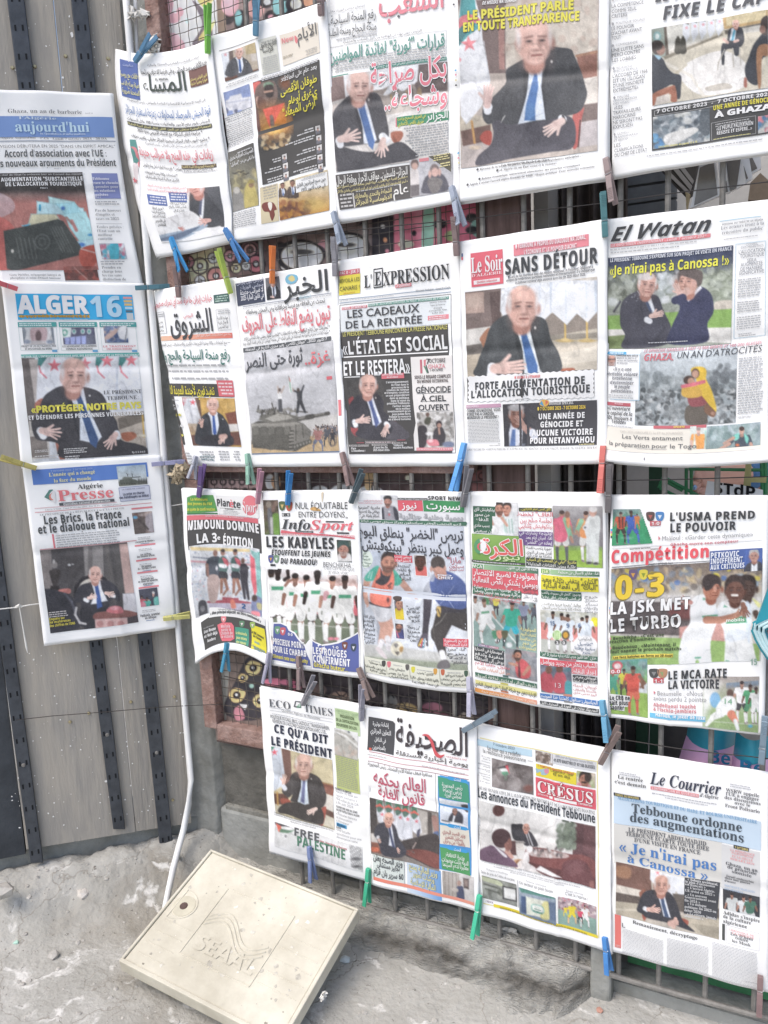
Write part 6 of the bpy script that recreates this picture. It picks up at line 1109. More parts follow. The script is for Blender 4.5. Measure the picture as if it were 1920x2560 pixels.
p.P(834,1706,1225,1872,lambda q:(q.fill('a3bcc4').grad('b4c4cc','7d918f',1705,1875).clutter(['8ba39f','6d8583','c3d0d2'],40,(840,1700,1225,1800),10,40,3,.5),q.player(1090,1708,400,shirt='46505a',skin='c49a88',hair='4a3a34',step=.06,arms=(-.5,.1)),q.po([1025,1780,1065,1755,1070,1790,1040,1810],'7fd0c0'),q.po([1110,1760,1140,1790,1128,1830,1112,1800],'7fd0c0'),q.ca(1030,1790,960,1830,12,8,'c49a88'),q.el(1058,1842,14,10,'d2724e')),z=2)
p.T([('▮',376,386,1945,14)],'8a8a90','b','registration_mark')
def badge(p,x,y,a,b,c,z,c2=None):
 p.Q([(x-a,y-b),(x,y-b*1.3),(x+a,y-b),(x+a*.8,y+b*.5),(x,y+b),(x-a*.8,y+b*.5)],c,z,1)
 if c2:p.Q([(x-a*.5,y-b*.5),(x+a*.5,y-b*.5),(x,y+b*.5)],c2,z+.5)
 # ---- D1
p=PAP['D1']
p.Q([95,290,140,270,320,268,360,410,95,435],'5c9f55',2);p.T([('La Mimouni',130,275,315,24),('des jeunes du FAF',105,318,355,26),('en quête de confirmation',98,340,405,26)],'e6e65a','b',SH);p.B(95,425,360,437,'3f7a48',z=2.2)
p.Q([342,272,640,280,712,300,718,470,362,430],'f4f4f2',2.2);p.Q([575,330,600,285,640,272,680,290,705,340,700,400,665,440,620,440,585,405],'ea7f88',2.8,1)
p.T([('Plan',358,468,362,62,'4a4a4c'),('è',466,500,372,62,'e0707a'),('te',496,560,376,62,'4a4a4c')],st='b',n=MH);p.T([('Sport',575,705,410,92)],WH,'t',MH);p.B(380,378,565,381,'4a4a4c',z=3,n=RU);p.T([('le quotidien',425,500,390,12)],'4a4a4c','b',MH);p.G(410,395,560,430,12,'8a8a8c',z=4)
p.B(92,445,710,488,'e0707a',z=1.5);p.T([('GRAND PRIX NOVEMBRE AU CARROUSEL',258,590,455,15)],'f2c2c6','b',KI)
p.B(95,487,740,745,'4a4848',z=1.3);p.T([('MIMOUNI DOMINE',108,718,572,82),('LA 3',185,355,685,80),('e',360,384,652,34),('ÉDITION',412,665,700,80)],WH,'h')
def f(q):
 q.fill('d9dde2').grad('e3e6ea','d2d6dc',720,1200);q.clutter(['9fb4d4','e2a9ae','b6bcc8','8a9ab8'],190,(130,760,640,1170),3,8,4,.75);q.pl([120,715,640,735,640,760,130,745],'e6cf9a');q.ln([(130,840),(640,870)],8,'e58a90',.6)
 for i in range(9):q.el(155+i*22,805+i*2,9,7,'7f8796')
 q.pl([640,740,730,780,745,1200,700,1200,690,860],'8fc4c0');q.pl([640,780,680,820,700,1100,680,1140,650,1000],'e5707c');q.pl([700,760,745,760,745,830],'6fb4ac')
 q.pl([280,1190,400,1180,410,1150,530,1160,540,1180,640,1195,650,1300,290,1260],'b9b4c6');q.pl([270,1185,400,1175,400,1150,540,1158,545,1178,650,1195,650,1205,270,1200],'a4525c');q.po([470,1180,500,1175,520,1240,480,1245],'d97f6a',a=.9)
 q.po([270,830,310,800,370,800,385,850,375,980,270,975,258,890],'4c525c');q.po([275,975,375,980,350,1180,290,1180],'b5a09a');q.el(340,770,20,28,'8d6b60');q.ca(268,870,275,960,14,12,'8d6b60');q.el(352,900,10,18,'e2e2e6')
 for x,tcol in((405,0),(512,0)):
  q.po([(x-38,840),(x-15,800),(x+18,800),(x+45,850),(x+30,940),(x-25,935)],'57736f');q.po([(x-5,810),(x+40,830),(x+46,880),(x+20,870)],'e2707c');q.po([(x-30,860),(x+30,870),(x+28,900),(x-28,890)],'e6e6e8');q.po([(x-28,930),(x+35,940),(x+38,1000),(x-28,990)],'3c3c42');q.ca(x-10,1000,x-14,1120,15,10,'9a7060');q.ca(x+18,1000,x+40,1080,15,12,'9a7060');q.ca(x+40,1080,x+5,1130,11,8,'9a7060');q.el(x,765,19,26,'9a7466');q.el(x,748,18,14,'3f3633');q.ca(x-12,1125,x-16,1150,8,8,'e6e2e2')
 q.po([555,880,575,860,610,870,625,920,615,1010,560,1000],'3d3b42');q.ca(575,1000,595,1160,18,10,'3d3b42');q.ca(600,1000,628,1165,18,10,'3d3b42');q.el(578,836,17,25,'6b5148');q.ca(620,900,560,930,11,9,'3d3b42')
 q.po([195,1200,260,1190,275,1340,215,1370],'4a4a50');q.el(230,1250,20,26,'8a8a8e');q.po([655,1180,700,1140,745,1180,755,1310,660,1290],'7d86a8');q.el(678,1160,24,30,'4d3f3c');q.po([655,1270,720,1280,720,1320,660,1310],'e58a94');q.po([700,1200,740,1210,740,1260,705,1250],'d9cc7a',a=.7)
p.P(112,712,742,1330,f,z=1.8);p.T([('2',570,603,1245,42)],'4a6a9a','h','podium_number',5)
p.Q([290,1240,400,1243,560,1280,720,1320,770,1335,772,1400,600,1345,400,1315,285,1330],'f4f4f2',3.4);p.T([("Mohamed Ryad, entraîneur de la JSM Skikda :",365,712,1262,14,'8a8a8c','t'),('« Mon principal objectif, un titre continental »',300,735,1305,26,'4a4a4c','hk')],n=SH)
p.Q([215,1370,290,1320,400,1316,600,1346,772,1402,785,1640,640,1590,440,1540,250,1610],'4b4a48',1.8)
p.T([('ALI SAÏD ACCUEIL',240,330,1428,12,'a9a9a9','bk'),('Les Rouge',246,345,1465,26),('et Noir déjà',250,360,1505,26),('leaders',275,345,1540,24)],WH,'hk',SH)
p.Q([358,1390,400,1370,480,1372,500,1400,505,1510,470,1530,400,1530,385,1500],'e8707c',2.6);p.T([('Meilala',392,470,1415,26),('garde le',395,478,1445,26),('Chabab de',390,492,1475,26),('la victoire',395,495,1503,25)],'f6d0d4','h',SH)
p.Q([512,1408,628,1428,625,1575,515,1545],'4a9a80',2.6);p.T([('Le Mouloudia',520,615,1468,23),('joue encore',522,612,1508,23),('des vagues',524,605,1545,23)],'e9f2a0','h',SH)
p.Q([648,1390,765,1425,782,1635,648,1595],'ece03c',2.6);p.T([('La JSK comme',652,760,1455,22,'4a4a3c'),("on l'aime",668,740,1490,22,'4a4a3c'),("Saadi :",680,730,1540,18,'6fb0c8'),("« C'est une victoire",655,770,1570,17,'4f86a8'),('méritée »',675,740,1595,17,'4f86a8')],st='h',n=SH)
for x,y,c in((412,1345,'e6868c'),(570,1385,'5f8a6a'),(662,1395,'9fc06a')):badge(p,x,y,22,24,c,3,'f0e6e2')
# ---- D2
p=PAP['D2']
def f(q):q.fill('4e423c').grad('4a3e38','5f6a44',310,600).clutter(['6b584c','8a7868','3f3632'],30,(750,310,890,600),10,30,3,.5);q.po([830,450,895,440,895,610,850,610],'6f9a45',a=.9);q.po([790,400,825,390,840,600,810,605],'6a6a6e');q.el(800,350,24,30,'8a8074');q.ca(840,400,860,330,16,12,'7a6258');q.el(870,340,16,22,'8d7868');q.ca(825,470,830,600,12,10,'b9b9b4')
p.P(752,312,900,610,f)
for x,y,c,c2 in((918,368,'5a6b4a','d9c07a'),(978,372,'c9604a','6a9a5a')):badge(p,x,y,28,36,c,2.5,c2)
p.B(915,425,985,452,'3f4042',z=2);p.T([('0 - 0',920,980,447,18)],WH,'b','score',4)
p.T([('NUL ÉQUITABLE',1035,1485,388,60),('ENTRE DOYENS',1062,1460,460,52)],'424446','r');p.T([('»',1466,1488,470,24)],'424446','b','headline')
p.T([('Info',912,1165,560,88,'48494c'),('Sport',1160,1538,568,88,'e9707a')],st='j',n=MH);p.B(1293,492,1450,504,'4a4a4c',z=3,n=RU);p.B(1035,575,1185,592,'4a4a4c',z=3,n=RU);p.B(1390,588,1496,602,'4a4a4c',z=3,n=RU);p.Q([910,570,1000,585,1200,598,1545,636,1545,648,1200,612,1000,600,905,598],'e9707a',3)
p.T([("QUOTIDIEN NATIONAL D'INFORMATIONS SPORTIVES",912,1545,613,13)],'e9909a','h',MH);p.T([('Lundi 7 octobre 2024',1045,1175,588,8)],'e0e0e0','b','dateline',7)
p.T([('LES KABYLES',785,1365,718,92)],'3b3c3f','h');p.T([('ÉTOUFFENT LES JEUNES',828,1338,785,46),('DU PARADOU!',905,1222,860,48)],'3f4043','hk')
for x,c,c2 in((820,'5a5f96','e0a04a'),(868,'7a9a7a','e9efe6')):badge(p,x,825,22,30,c,3,c2)
p.B(815,864,860,882,'3f4042',z=2)
def f(q):q.fill('3f4440').clutter(['55604a','2f332f','7a8474'],14,(1390,660,1515,840),10,30,3);q.po([1385,800,1420,770,1490,770,1518,800,1518,840,1385,840],'ecebea');q.head(1448,735,56,turn=-.3,skin='c4998c',bald=0,hair='4a4a48',beard='b9a29a');q.po([1395,715,1405,672,1445,658,1490,672,1495,715,1450,700],'3f5552');q.po([1395,700,1380,720,1420,715],'3f5552')
p.P(1388,655,1518,842,f)
p.T([('BENCHIKHA :',1275,1535,885,42,'7a7b7e','r'),('"C\'EST CETTE JSK QUE',1270,1542,910,24,'9a9b9e','r'),('JE VEUX VOIR"',1318,1492,945,24,'9a9b9e','r')],n=SH)
def f(q):
 q.fill(WH);q.grad('f6f4f3','e6c8c2',900,1080,a=.9);q.po([785,1020,1570,1050,1570,1130,790,1120],'dcb2aa',a=.8,sm=0,soft=40);q.clutter(['c9a59a','e2c4ba','b58f86'],50,(790,1000,1570,1130),8,26,4,.5);q.pl([795,1130,1570,1160,1570,1320,800,1280],'e2707a');q.ln([(800,1180),(1570,1215)],4,'f2c9cc',.9);q.pl([800,1290,1570,1320,1580,1600,840,1560],'6f7864');q.pl([820,1280,1570,1310,1570,1345,830,1330],'57554f');q.ln([(850,1375),(1570,1420)],4,'c9c9c2',.8);q.noise(.04,20,3)
 W='f0f0ec'
 pl=[(822,905,590,'3d3029',-.03),(880,885,640,'2f2522',.0),(1030,945,600,'8a6455',.0),(1127,960,590,'a07462',.0),(1222,920,640,'2c2422',.0),(1352,968,600,'b98a76',.0),(1460,962,620,'4a352e',.0)]
 for x,y,h,sk,ln_ in pl:q.player(x,y,h,shirt=W,skin=sk,hair='2a2423',lean=ln_,step=.045,band='4a9a74',arms=(-.05,.05))
 q.ca(940,1000,972,980,17,14,'2f2522');q.ca(972,980,965,925,14,16,'2f2522');q.ca(975,1010,945,1050,15,12,'8a6455');q.ca(980,1012,1012,1000,11,10,'8a6455');q.ca(1300,1120,1285,1160,24,20,'c9808a',a=.7)
 for x,t in((1150,1250),(1390,1300),(1520,1300),(1260,1275)):q.ca(x,t,x,t+20,5,5,'6a7060',a=.8)
 q.el(1340,1510,26,14,'e58a98');q.el(1385,1510,22,13,'e58a98');q.el(1035,1450,14,12,'6fae8e')
p.P(783,880,1588,1560,f,z=1.5,keep=lambda X,Y:(Y>905)&((X<1265)|(Y>955)))
p.Q([838,1368,905,1368,960,1390,985,1430,1030,1455,1060,1500,1085,1530,1118,1560,1150,1520,1168,1512,1170,1760,830,1700],WH,2.6);p.Q([845,1380,905,1380,955,1402,975,1440,1020,1465,1050,1510,1075,1540,1110,1572,1130,1640,1160,1700,1165,1745,832,1690],'56609e',3)
p.Q([1168,1512,1200,1535,1260,1560,1330,1550,1400,1535,1480,1500,1530,1480,1572,1450,1588,1500,1590,1790,1175,1752],WH,2.6);p.Q([1180,1530,1210,1550,1262,1574,1340,1563,1410,1548,1490,1512,1574,1466,1584,1800,1185,1760],'5a65a6',3)
for x,y,c in((878,1440,'6a9a7a'),(924,1450,'c9606a'),(1460,1575,'7a4a42'),(1535,1590,'3f4a5a')):badge(p,x,y,24,30,c,4,'e9e9ec')
p.T([('0-0',970,1010,1480,24),('1-0',1352,1406,1590,22)],'f2f2f6','b','score');p.T([('PRECIEUX POINT',842,1108,1552,50),('POUR LE CHABAB',834,1128,1618,52)],'f8f8fa','h');p.T([('Slimani rate son pénalty',838,1145,1672,32)],'ecdf5a','bk',SH);p.T([('LES ROUGES',1185,1475,1638,58),('CONFIRMENT',1190,1505,1708,60)],'f8f8fa','h');p.T([('Ghacha buteur...',1194,1488,1750,38)],'ecdf5a','b',SH)
p.Q([1160,385,1200,370,1250,395,1245,405,1180,400],'d9a864',7,1);p.Q([1255,235,1275,232,1270,300,1262,330],'ecdcc0',1.5,1)
# ---- D3
p=PAP['D3']
p.B(138,190,1160,380,'e6e7ea',z=.7);p.T([('SPORT NEWS',805,1140,188,36)],'3f3f42','h',MH);p.B(500,170,798,188,'5a5a5c',z=1.5);p.T([('جريدة يومية رياضية جزائرية',505,792,185,13)],'e6e6e6','A','dateline')
p.B(510,192,755,292,'e2626e',z=2);p.B(752,195,1148,300,'3f8f58',z=1.9);p.T([('نيوز',552,695,268,62),('سبورت',790,1110,275,72)],WH,'A',MH)
p.T([('يومية وطنية جزائرية',525,1135,362,42)],'c4c6ca','A',MH,halo='8a8c90')
p.T([('كاد يمر في المدرجات بعض المحبين',190,370,200,14,'e59aa2'),('غياب عن الدروس وهذا لأسباب شخصية',140,370,222,14,'e59aa2'),('ماندريا: "احترموا',140,345,272,26),('موقفي ولا تصدروا',145,340,308,26),('أحكام باطلة علي"',152,338,350,26)],'57585b','A',SH)
p.P(348,145,525,376,lambda q:(q.fill('e6e7ea'),q.po([352,290,390,250,450,245,500,270,522,374,350,376],'9a98a0'),q.po([352,290,375,262,385,376,350,376],'3f4048'),q.po([470,262,505,285,524,376,490,376],'3f4048'),q.head(418,205,44,turn=.2,skin='c99e92',bald=0,hair='4a403e',beard='5d4d48'),q.po([378,180,385,155,415,146,445,155,455,182,415,176],'3a3a3c'),q.el(432,330,8,10,'c95a62'),q.el(430,300,8,7,'e9e9ec')),z=2)
p.Q([145,375,1165,398,1175,412,1165,436,145,404],'47705a',2.5);p.T([('لاعبو المنتخب الوطني سيلتحقون بمركز سيدي موسى تباعا',165,1120,397,20)],'eaf2ec','A',KI)
p.B(145,405,1180,1760,'d5dbe6','dfe5ee',z=.8)
p.T([('تربص "الخضر" ينطلق اليوم',140,1140,525,92),('وعمل كبير ينتظر "بيتكوفيتش"',145,1142,648,92)],'45464c','A')
p.Q([150,690,200,670,250,690,275,750,265,800,225,835,155,830],'e2eee2',2,1);p.T([('أول',190,216,702,18),('حصة',180,235,730,20),('تدريبية',178,252,758,20),('مبرمجة هذه',155,262,790,18),('الأمسية',180,240,820,18)],'4f6a5a','A',CA)
def f(q):
 q.fill('d9dfe9').grad('d5dbe6','e3e8ef',660,1400);q.po([140,680,380,670,400,1700,160,1700],'c6cdd8',a=.6,soft=40,sm=0);q.po([270,680,370,680,370,1000,280,900],'9aa6b8',a=.5,soft=30,sm=0);q.po([300,1200,400,1200,380,1650,330,1660],'9a9ea8',a=.7,soft=20,sm=0)
 q.pl([190,1640,1180,1740,1190,1830,190,1720],'98a08c');q.po([190,1560,600,1600,1180,1680,1180,1760,190,1680],'c4c4c0',a=.9,soft=24,sm=0)
 sk='cfa08e'
 q.ca(395,1270,432,1400,52,40,sk);q.ca(432,1400,415,1540,38,28,sk);q.ca(415,1510,425,1600,28,22,'e6e4e6');q.ca(425,1600,455,1620,22,16,'d5d0d2');q.ca(350,1270,385,1400,50,38,sk);q.ca(380,1400,350,1560,34,24,sk);q.ca(360,1540,330,1610,26,20,'e6e4e6');q.po([300,1600,345,1600,410,1690,390,1705,330,1650],'d9cfd0');q.po([405,1590,460,1600,470,1630,420,1630],'d5d0d2')
 q.po([262,1170,430,1190,450,1250,440,1330,330,1350,270,1240],'dedfe3');q.po([300,1180,345,1190,340,1300,305,1290],'c3c6cd',a=.7);q.po([255,1160,430,1195,425,1225,250,1185],'4f4a4e')
 q.ca(225,950,195,1070,34,27,sk);q.ca(195,1070,218,1170,26,19,sk);q.hand(222,1185,22,1.4,1,sk);q.ca(545,970,650,1090,34,25,sk);q.hand(670,1110,30,.5,1,sk)
 q.po([330,820,250,860,195,930,215,965,290,960,370,950],'52b09a');q.po([455,840,520,900,555,960,520,1005,470,990],'52b09a');q.ln([(250,880),(230,930)],4,'d9efe8',.8);q.ln([(270,875),(255,940)],4,'d9efe8',.8)
 q.po([340,830,370,870,440,850,470,880,480,980,455,1080,440,1200,340,1200,250,1150,265,1010,310,900],'ef8572');q.po([350,850,375,900,440,910,455,870,430,960,385,1000,340,1000,300,970,345,920],'3f3d42');q.po([365,800,450,840,440,920,390,900],'44424a');q.ln([(425,1010),(450,985)],7,'4a3a3c');q.ln([(430,1030),(445,1020)],4,'4a3a3c');q.el(420,1145,12,22,'5d3f42');q.ln([(400,1080),(440,1075)],8,'d97060',.6)
 q.head(425,785,92,turn=.35,rot=.12,skin=sk,bald=0,hair='3d3432',beard='5d463f')
 q.el(508,1608,62,70,'ece6cf');q.po([475,1570,500,1555,520,1580,495,1600],'8d8a86');q.po([530,1600,560,1590,560,1630,535,1640],'b98a4a');q.po([490,1640,530,1640,510,1672],'5d5a56');q.el(525,1630,40,36,'9a8f80',a=.3,soft=20)
 q.ca(960,1320,900,1480,92,70,'44403f');q.ca(890,1450,940,1650,62,36,'44403f');q.ca(1060,1300,1170,1360,90,80,'44403f');q.po([1090,1340,1185,1330,1180,1430,1110,1400],'44403f');q.ca(935,1650,950,1700,30,24,'ececec');q.po([890,1760,930,1720,990,1720,1010,1790,900,1800],'6a6668')
 q.ln([(870,1390),(930,1340),(1000,1230)],5,'8a8680',.6);q.ln([(850,1400),(870,1560)],4,'6a6662',.6)
 q.ca(800,1130,790,1290,42,34,'46424a');q.ca(790,1290,775,1440,34,26,'46424a');q.po([755,1410,800,1400,798,1480,750,1480],'3f3d42');q.po([745,1470,800,1470,790,1560,760,1600,720,1600,700,1570],'5a5560')
 for i,c in enumerate(('e0b84a','d9606a','5aa0b8','e6e6e6','3f3d42')):q.ca(745+i*11,1520,715+i*20,1590-abs(i-2)*6,9,8,c)
 q.po([830,960,770,1020,755,1120,830,1130,850,1060],'b4b8c2');q.po([880,880,960,865,1060,900,1150,980,1180,1080,1175,1220,1060,1240,920,1200,840,1080,820,960],'4f5f92');q.po([900,980,1000,950,1100,1060,1160,1200,960,1200],'47578a',a=.6,soft=30);q.ln([(930,1060),(1000,1150),(1060,1240)],3,'b9c3de',.6);q.ln([(1050,1010),(980,1110),(920,1180)],3,'b9c3de',.5);q.po([910,1200,1100,1235,1180,1215,1180,1260,900,1260],'403d42');q.po([885,1210,925,1220,915,1300,890,1290],'d6b46c');q.ln([(895,1230),(915,1280)],4,'4a4440')
 q.ca(920,860,920,890,50,60,'c49484');q.el(895,805,66,80,'4a4442');q.el(900,840,60,50,'c49484');q.po([830,800,840,750,890,730,945,750,965,810,945,840,900,825,850,840],'4d4644');q.el(832,850,12,24,'c49484');q.el(965,845,10,24,'c49484');q.ca(840,950,850,920,20,20,'b4b8c2',a=.8)
p.P(150,660,1186,1790,f,z=1.2,keep=lambda X,Y:Y>672);p.T([('CHERY',897,1045,940,24)],'f0f2f8','b','shirt_lettering',5);p.T([('∞',890,1030,915,26)],'e6eaf4','b','shirt_lettering',5)
p.B(478,712,655,778,'e2626e',z=2.5);p.T([('نيبومبي (مدرب',485,645,735,24),('الطوغو):',495,640,772,22)],'fbeaec','A',SH)
p.T([('"نستهدف',495,640,826,30),('6 نقاط',500,640,866,30),('أمام',530,640,908,28),('الجزائر"',535,640,950,30)],'55565a','A',SH)
def pic(x0,y0,x1,y1,fn):p.B(x0-6,y0-6,x1+6,y1+6,WH,z=2,n='picture_border');p.P(x0,y0,x1,y1,fn,z=2.6)
pic(666,718,794,908,lambda q:(q.fill('b3a9a4'),q.po([660,850,700,820,770,820,800,860,800,915,660,915],'e0706a'),q.head(728,780,62,turn=.1,skin='5d443c',bald=0,hair='4a3833')))
pic(478,1150,575,1325,lambda q:(q.fill('8a8f9a').clutter(['6a707e','b4b9c4'],10,(478,1150,575,1325),10,24,2),q.po([478,1240,510,1220,550,1220,575,1250,575,1330,478,1330],'e6cc3c'),q.head(528,1180,46,turn=.5,skin='c69c86',bald=0,hair='4a3a34')))
p.Q([468,1120,500,1105,550,1115,540,1150,490,1150],'4d403c',5,1)
pic(486,1366,576,1508,lambda q:(q.fill('5a5f72').clutter(['8a90a4','3f4456'],10,(486,1366,576,1508),8,20,2),q.po([486,1450,510,1430,560,1430,578,1460,578,1510,486,1510],'4a4f80'),q.ln([(500,1440),(520,1500)],6,'d9707c'),q.head(524,1400,38,turn=.3,skin='b88c7a',bald=0,hair='2f2a2a',beard='3f3533')))
p.T([('"مازا"',990,1145,790,54),('سيكون',1005,1145,832,30),('تحت المجهر',1003,1145,862,26)],'b8707c','A',SH)
p.T([('"فارسي"',600,728,1225,28),('هدافا مع',598,728,1262,28),('"كولومبوس"',605,728,1305,26),('كرو"',622,728,1345,26),('"بن رحمة"',605,728,1412,28),('ممررا',610,726,1450,26),('حاسما مع',608,722,1492,26),('"ليون"',620,715,1528,26),('تذاكر لقاء',185,292,1305,26),('"الخضر',188,292,1345,26),('أمام',188,290,1385,24),('الطوغو"',190,295,1425,26),('مطروحة',190,300,1465,26),('عبر منصة',192,300,1502,26),('"تذكرتي"',195,300,1540,26)],'55565a','A',SH)
p.B(946,1508,1186,1585,'e2626e',z=2.6);p.T([('الدعيع (أسطورة',960,1172,1538,26),('الكرة السعودية):',960,1176,1575,24)],'fbeaec','A',SH);p.T([('"أداء "محرز"',975,1165,1622,28),('يطرح',985,1175,1665,26),('علامة',1005,1178,1705,26),('استفهام"',1030,1180,1748,26)],'55565a','A',SH)
p.Q([195,1680,500,1735,800,1790,1192,1815,1190,1985,900,1960,600,1900,205,1830],'eeeedd',3)
for x0,x1,y in((205,395,1740),(418,612,1785),(640,895,1830),(925,1165,1870)):
 p.G(x0+40,y-32-(0 if x0<900 else 10),x1-50,y-18-(0 if x0<900 else 10),14,'8a8b86',rtl=1)
p.T([('أبناء موسطارة"',240,370,1742,22),('ينفردون بالصدارة',205,398,1775,22),('وبكل جدارة',250,400,1815,22),('سليماني يهدر',432,580,1800,22),('ضربة جزاء ويوصي',420,612,1840,22),('انطلاقة الشباب',430,614,1875,22),('"الكناري" يضرب',698,860,1842,22),('بالقوة الثالثة ويحلق عاليا',640,905,1888,24),('في سماء العاصمة',650,905,1930,24),('المولودية تضيع الفوز',965,1140,1870,22),('السي.اس.سي يخطف',925,1165,1905,24),('هذه يطعم الهزيمة',930,1168,1950,24)],'55564f','A',SH)
for x,y,c in((380,1755,'4a4a48'),(430,1762,'e6808a'),(605,1790,'5d5a58'),(660,1812,'e0d84a'),(872,1830,'d9a04a'),(943,1838,'c96a4a'),(1165,1850,'47604f')):badge(p,x,y,18,26,c,4)
for x in(405,628,915):p.B(x,1745+(x-405)*.12,x+3,1860+(x-405)*.16,'c9c9b8',z=4,n=RU)
# ---- D4
p=PAP['D4']
G1='47705a'
p.B(75,218,268,440,'3f6650');p.T([('بيتكوفيتش قلق',88,260,255,26),('من محور',90,215,298,26),('الدفاع',100,205,340,26),('بسبب ماندي',85,215,388,26),('وبن سبعيني',80,255,432,26)],'f2f4f0','A',SH)
def f(q):
 q.fill(WH);q.po([220,320,250,300,290,300,330,350,340,440,260,440,245,380,222,370],'ecedec');q.po([310,320,350,290,400,260,430,300,440,440,330,445],'e6eaea')
 for x in(350,375,400):q.ln([(x,330),(x+10,440)],5,'8ab4a4',.7)
 q.ln([(330,300),(345,430)],5,'8ab4a4',.7);q.ca(225,330,240,370,12,12,'c99a86');q.head(295,240,50,turn=.4,rot=-.1,skin='cf9f8c',bald=0,hair='3f3633',beard='5a453d');q.head(360,240,46,turn=-.8,rot=.1,skin='cf9f8c',bald=0,hair='3f3633');q.ca(320,320,360,380,13,11,'cf9f8c')
p.P(215,185,455,455,f,z=2.4,keep=lambda X,Y:(X>232+(Y-300)*.0)&((X>262)|(Y>300)))
p.B(458,232,735,262,'454b46',z=2);p.T([('تألق أمس أمام التايلاون...',470,728,250,20,'e6d85a')],st='A',n=KI);p.T([('الفاف" تخطط',445,745,300,36),('لجلسة صلح بين',470,735,352,36),('بيتكوفيتش وشايبي',460,742,398,32)],'d9707c','A')
p.B(458,430,746,545,'73598f',z=2);p.T([('أوكيدجة يشارك في',465,742,452,28),('لقاء أميان أيام بعد',520,740,492,26),('إبعاده عن "الخضر"',520,742,532,26)],'f4f0f8','A',SH);p.T([('عمورة ينصب نفسه',525,738,575,24),('أفضل ممرر في الدوري',525,738,612,24),('مناصفة مع هاري كين',528,738,640,24)],'4a4b4e','A',SH)
def f(q):
 q.fill('8a8688').grad(WH,'8d898a',215,330).grad('8d898a','7a7478',330,560,a=.6);q.pl([740,560,1160,580,1160,760,740,700],'8fb04a');q.pl([740,545,1160,560,1160,590,740,590],'7d9a55',a=.8);q.noise(.04,20,2)
 q.player(820,255,440,shirt='d9687e',shorts='d3d3ce',socks='55585a',skin='b08270',hair='4a3d3a',step=.04);q.po([775,330,860,320,860,500,760,500],'d6687e');q.ca(850,330,895,480,22,18,'8fc4a0');q.ca(895,480,910,520,13,10,'b08270');q.po([855,300,885,320,880,400,860,380],'e69a6c')
 q.el(865,290,22,28,'8a6a5c');q.player(1022,262,430,shirt='e89a62',shorts='d9d9d4',socks='e6e6e2',skin='b58872',hair='4a3a36',step=.02);q.ca(985,345,945,430,20,16,'8fc4a0');q.ca(945,430,965,470,12,10,'b58872')
 q.po([1040,310,1090,295,1140,320,1135,460,1110,490,1030,480,1010,390],'e3e6e3');q.ca(1060,490,1050,680,36,26,'d9ddda');q.ca(1100,490,1105,690,34,24,'d9ddda');q.el(1080,265,32,42,'cfa392');q.el(1082,245,34,26,'e0dedc');q.ca(1020,400,1090,410,18,16,'e3e6e3');q.el(1020,400,26,24,'e9e9e9');q.el(1015,398,8,8,'55585a');q.el(1050,695,24,12,'4a4a48');q.el(1105,700,24,12,'4a4a48')
p.P(742,215,1165,720,f,z=1.5)
p.Q([520,648,945,675,945,745,520,718],'3f4540',3);p.T([('ماندريا: "غيابي عن المنتخب كان لأسباب',528,942,672,24,'e9e27a'),('عائلية وحزين للإشاعات المتداولة"',528,940,710,24)],'f2f2ee','A',SH)
p.B(65,448,514,690,'8fb65c','6f9f4a',z=1);p.T([('الكرة',150,498,612,128)],'ef6a66','A',MH,halo='fbf6f2')
p.Q([85,555,100,510,135,498,172,510,190,550,172,598,135,612,100,600],WH,7,1);p.Q([85,555,100,510,135,498,135,612,100,600],'5a9a6a',7.5,1);p.Q([150,520,120,535,112,560,125,585,152,590,132,575,128,555,134,538],'e2606a',8,1)
p.T([('نيوز',265,470,660,50)],'d9ecb0','A',MH,halo='5a8a48');p.Q([66,665,512,695,512,715,66,685],'4a4a4a',4);p.G(80,668,505,684,14,'d0d0d0',z=5)
p.B(70,700,158,735,'4f9a5c',z=2);p.T([('MCA',74,156,730,28)],'eef4e6','b',KI);p.B(165,708,622,762,'9fc49a',G1,ax=1,z=1.5);p.T([('تأنفه الأهون إلى الفوز...',355,615,742,24)],'f2f4ee','A',KI)
p.B(68,738,622,900,'e0626c',z=2.5,n='panel');p.T([('المولودية تضيع الانتصار',82,615,785,46),('وبوميل يشتكي نقص الفعالية',80,620,845,44)],'fbf2f2','A')
p.B(75,880,480,952,'3f6650',z=3);p.T([('لاج: "بوشريط سيجري عملية',85,470,898,24),('جراحية وسيعود بعد شهرين ونصف"',82,475,930,22)],'eef4ee','A',SH);p.T([('عبد اللاوي',498,615,920,22),('يغادر الملعب',500,615,952,22),('بعد 11 دقائق',498,615,985,22),('فقط !',560,615,1015,22)],'6a6b6e','A',SH)
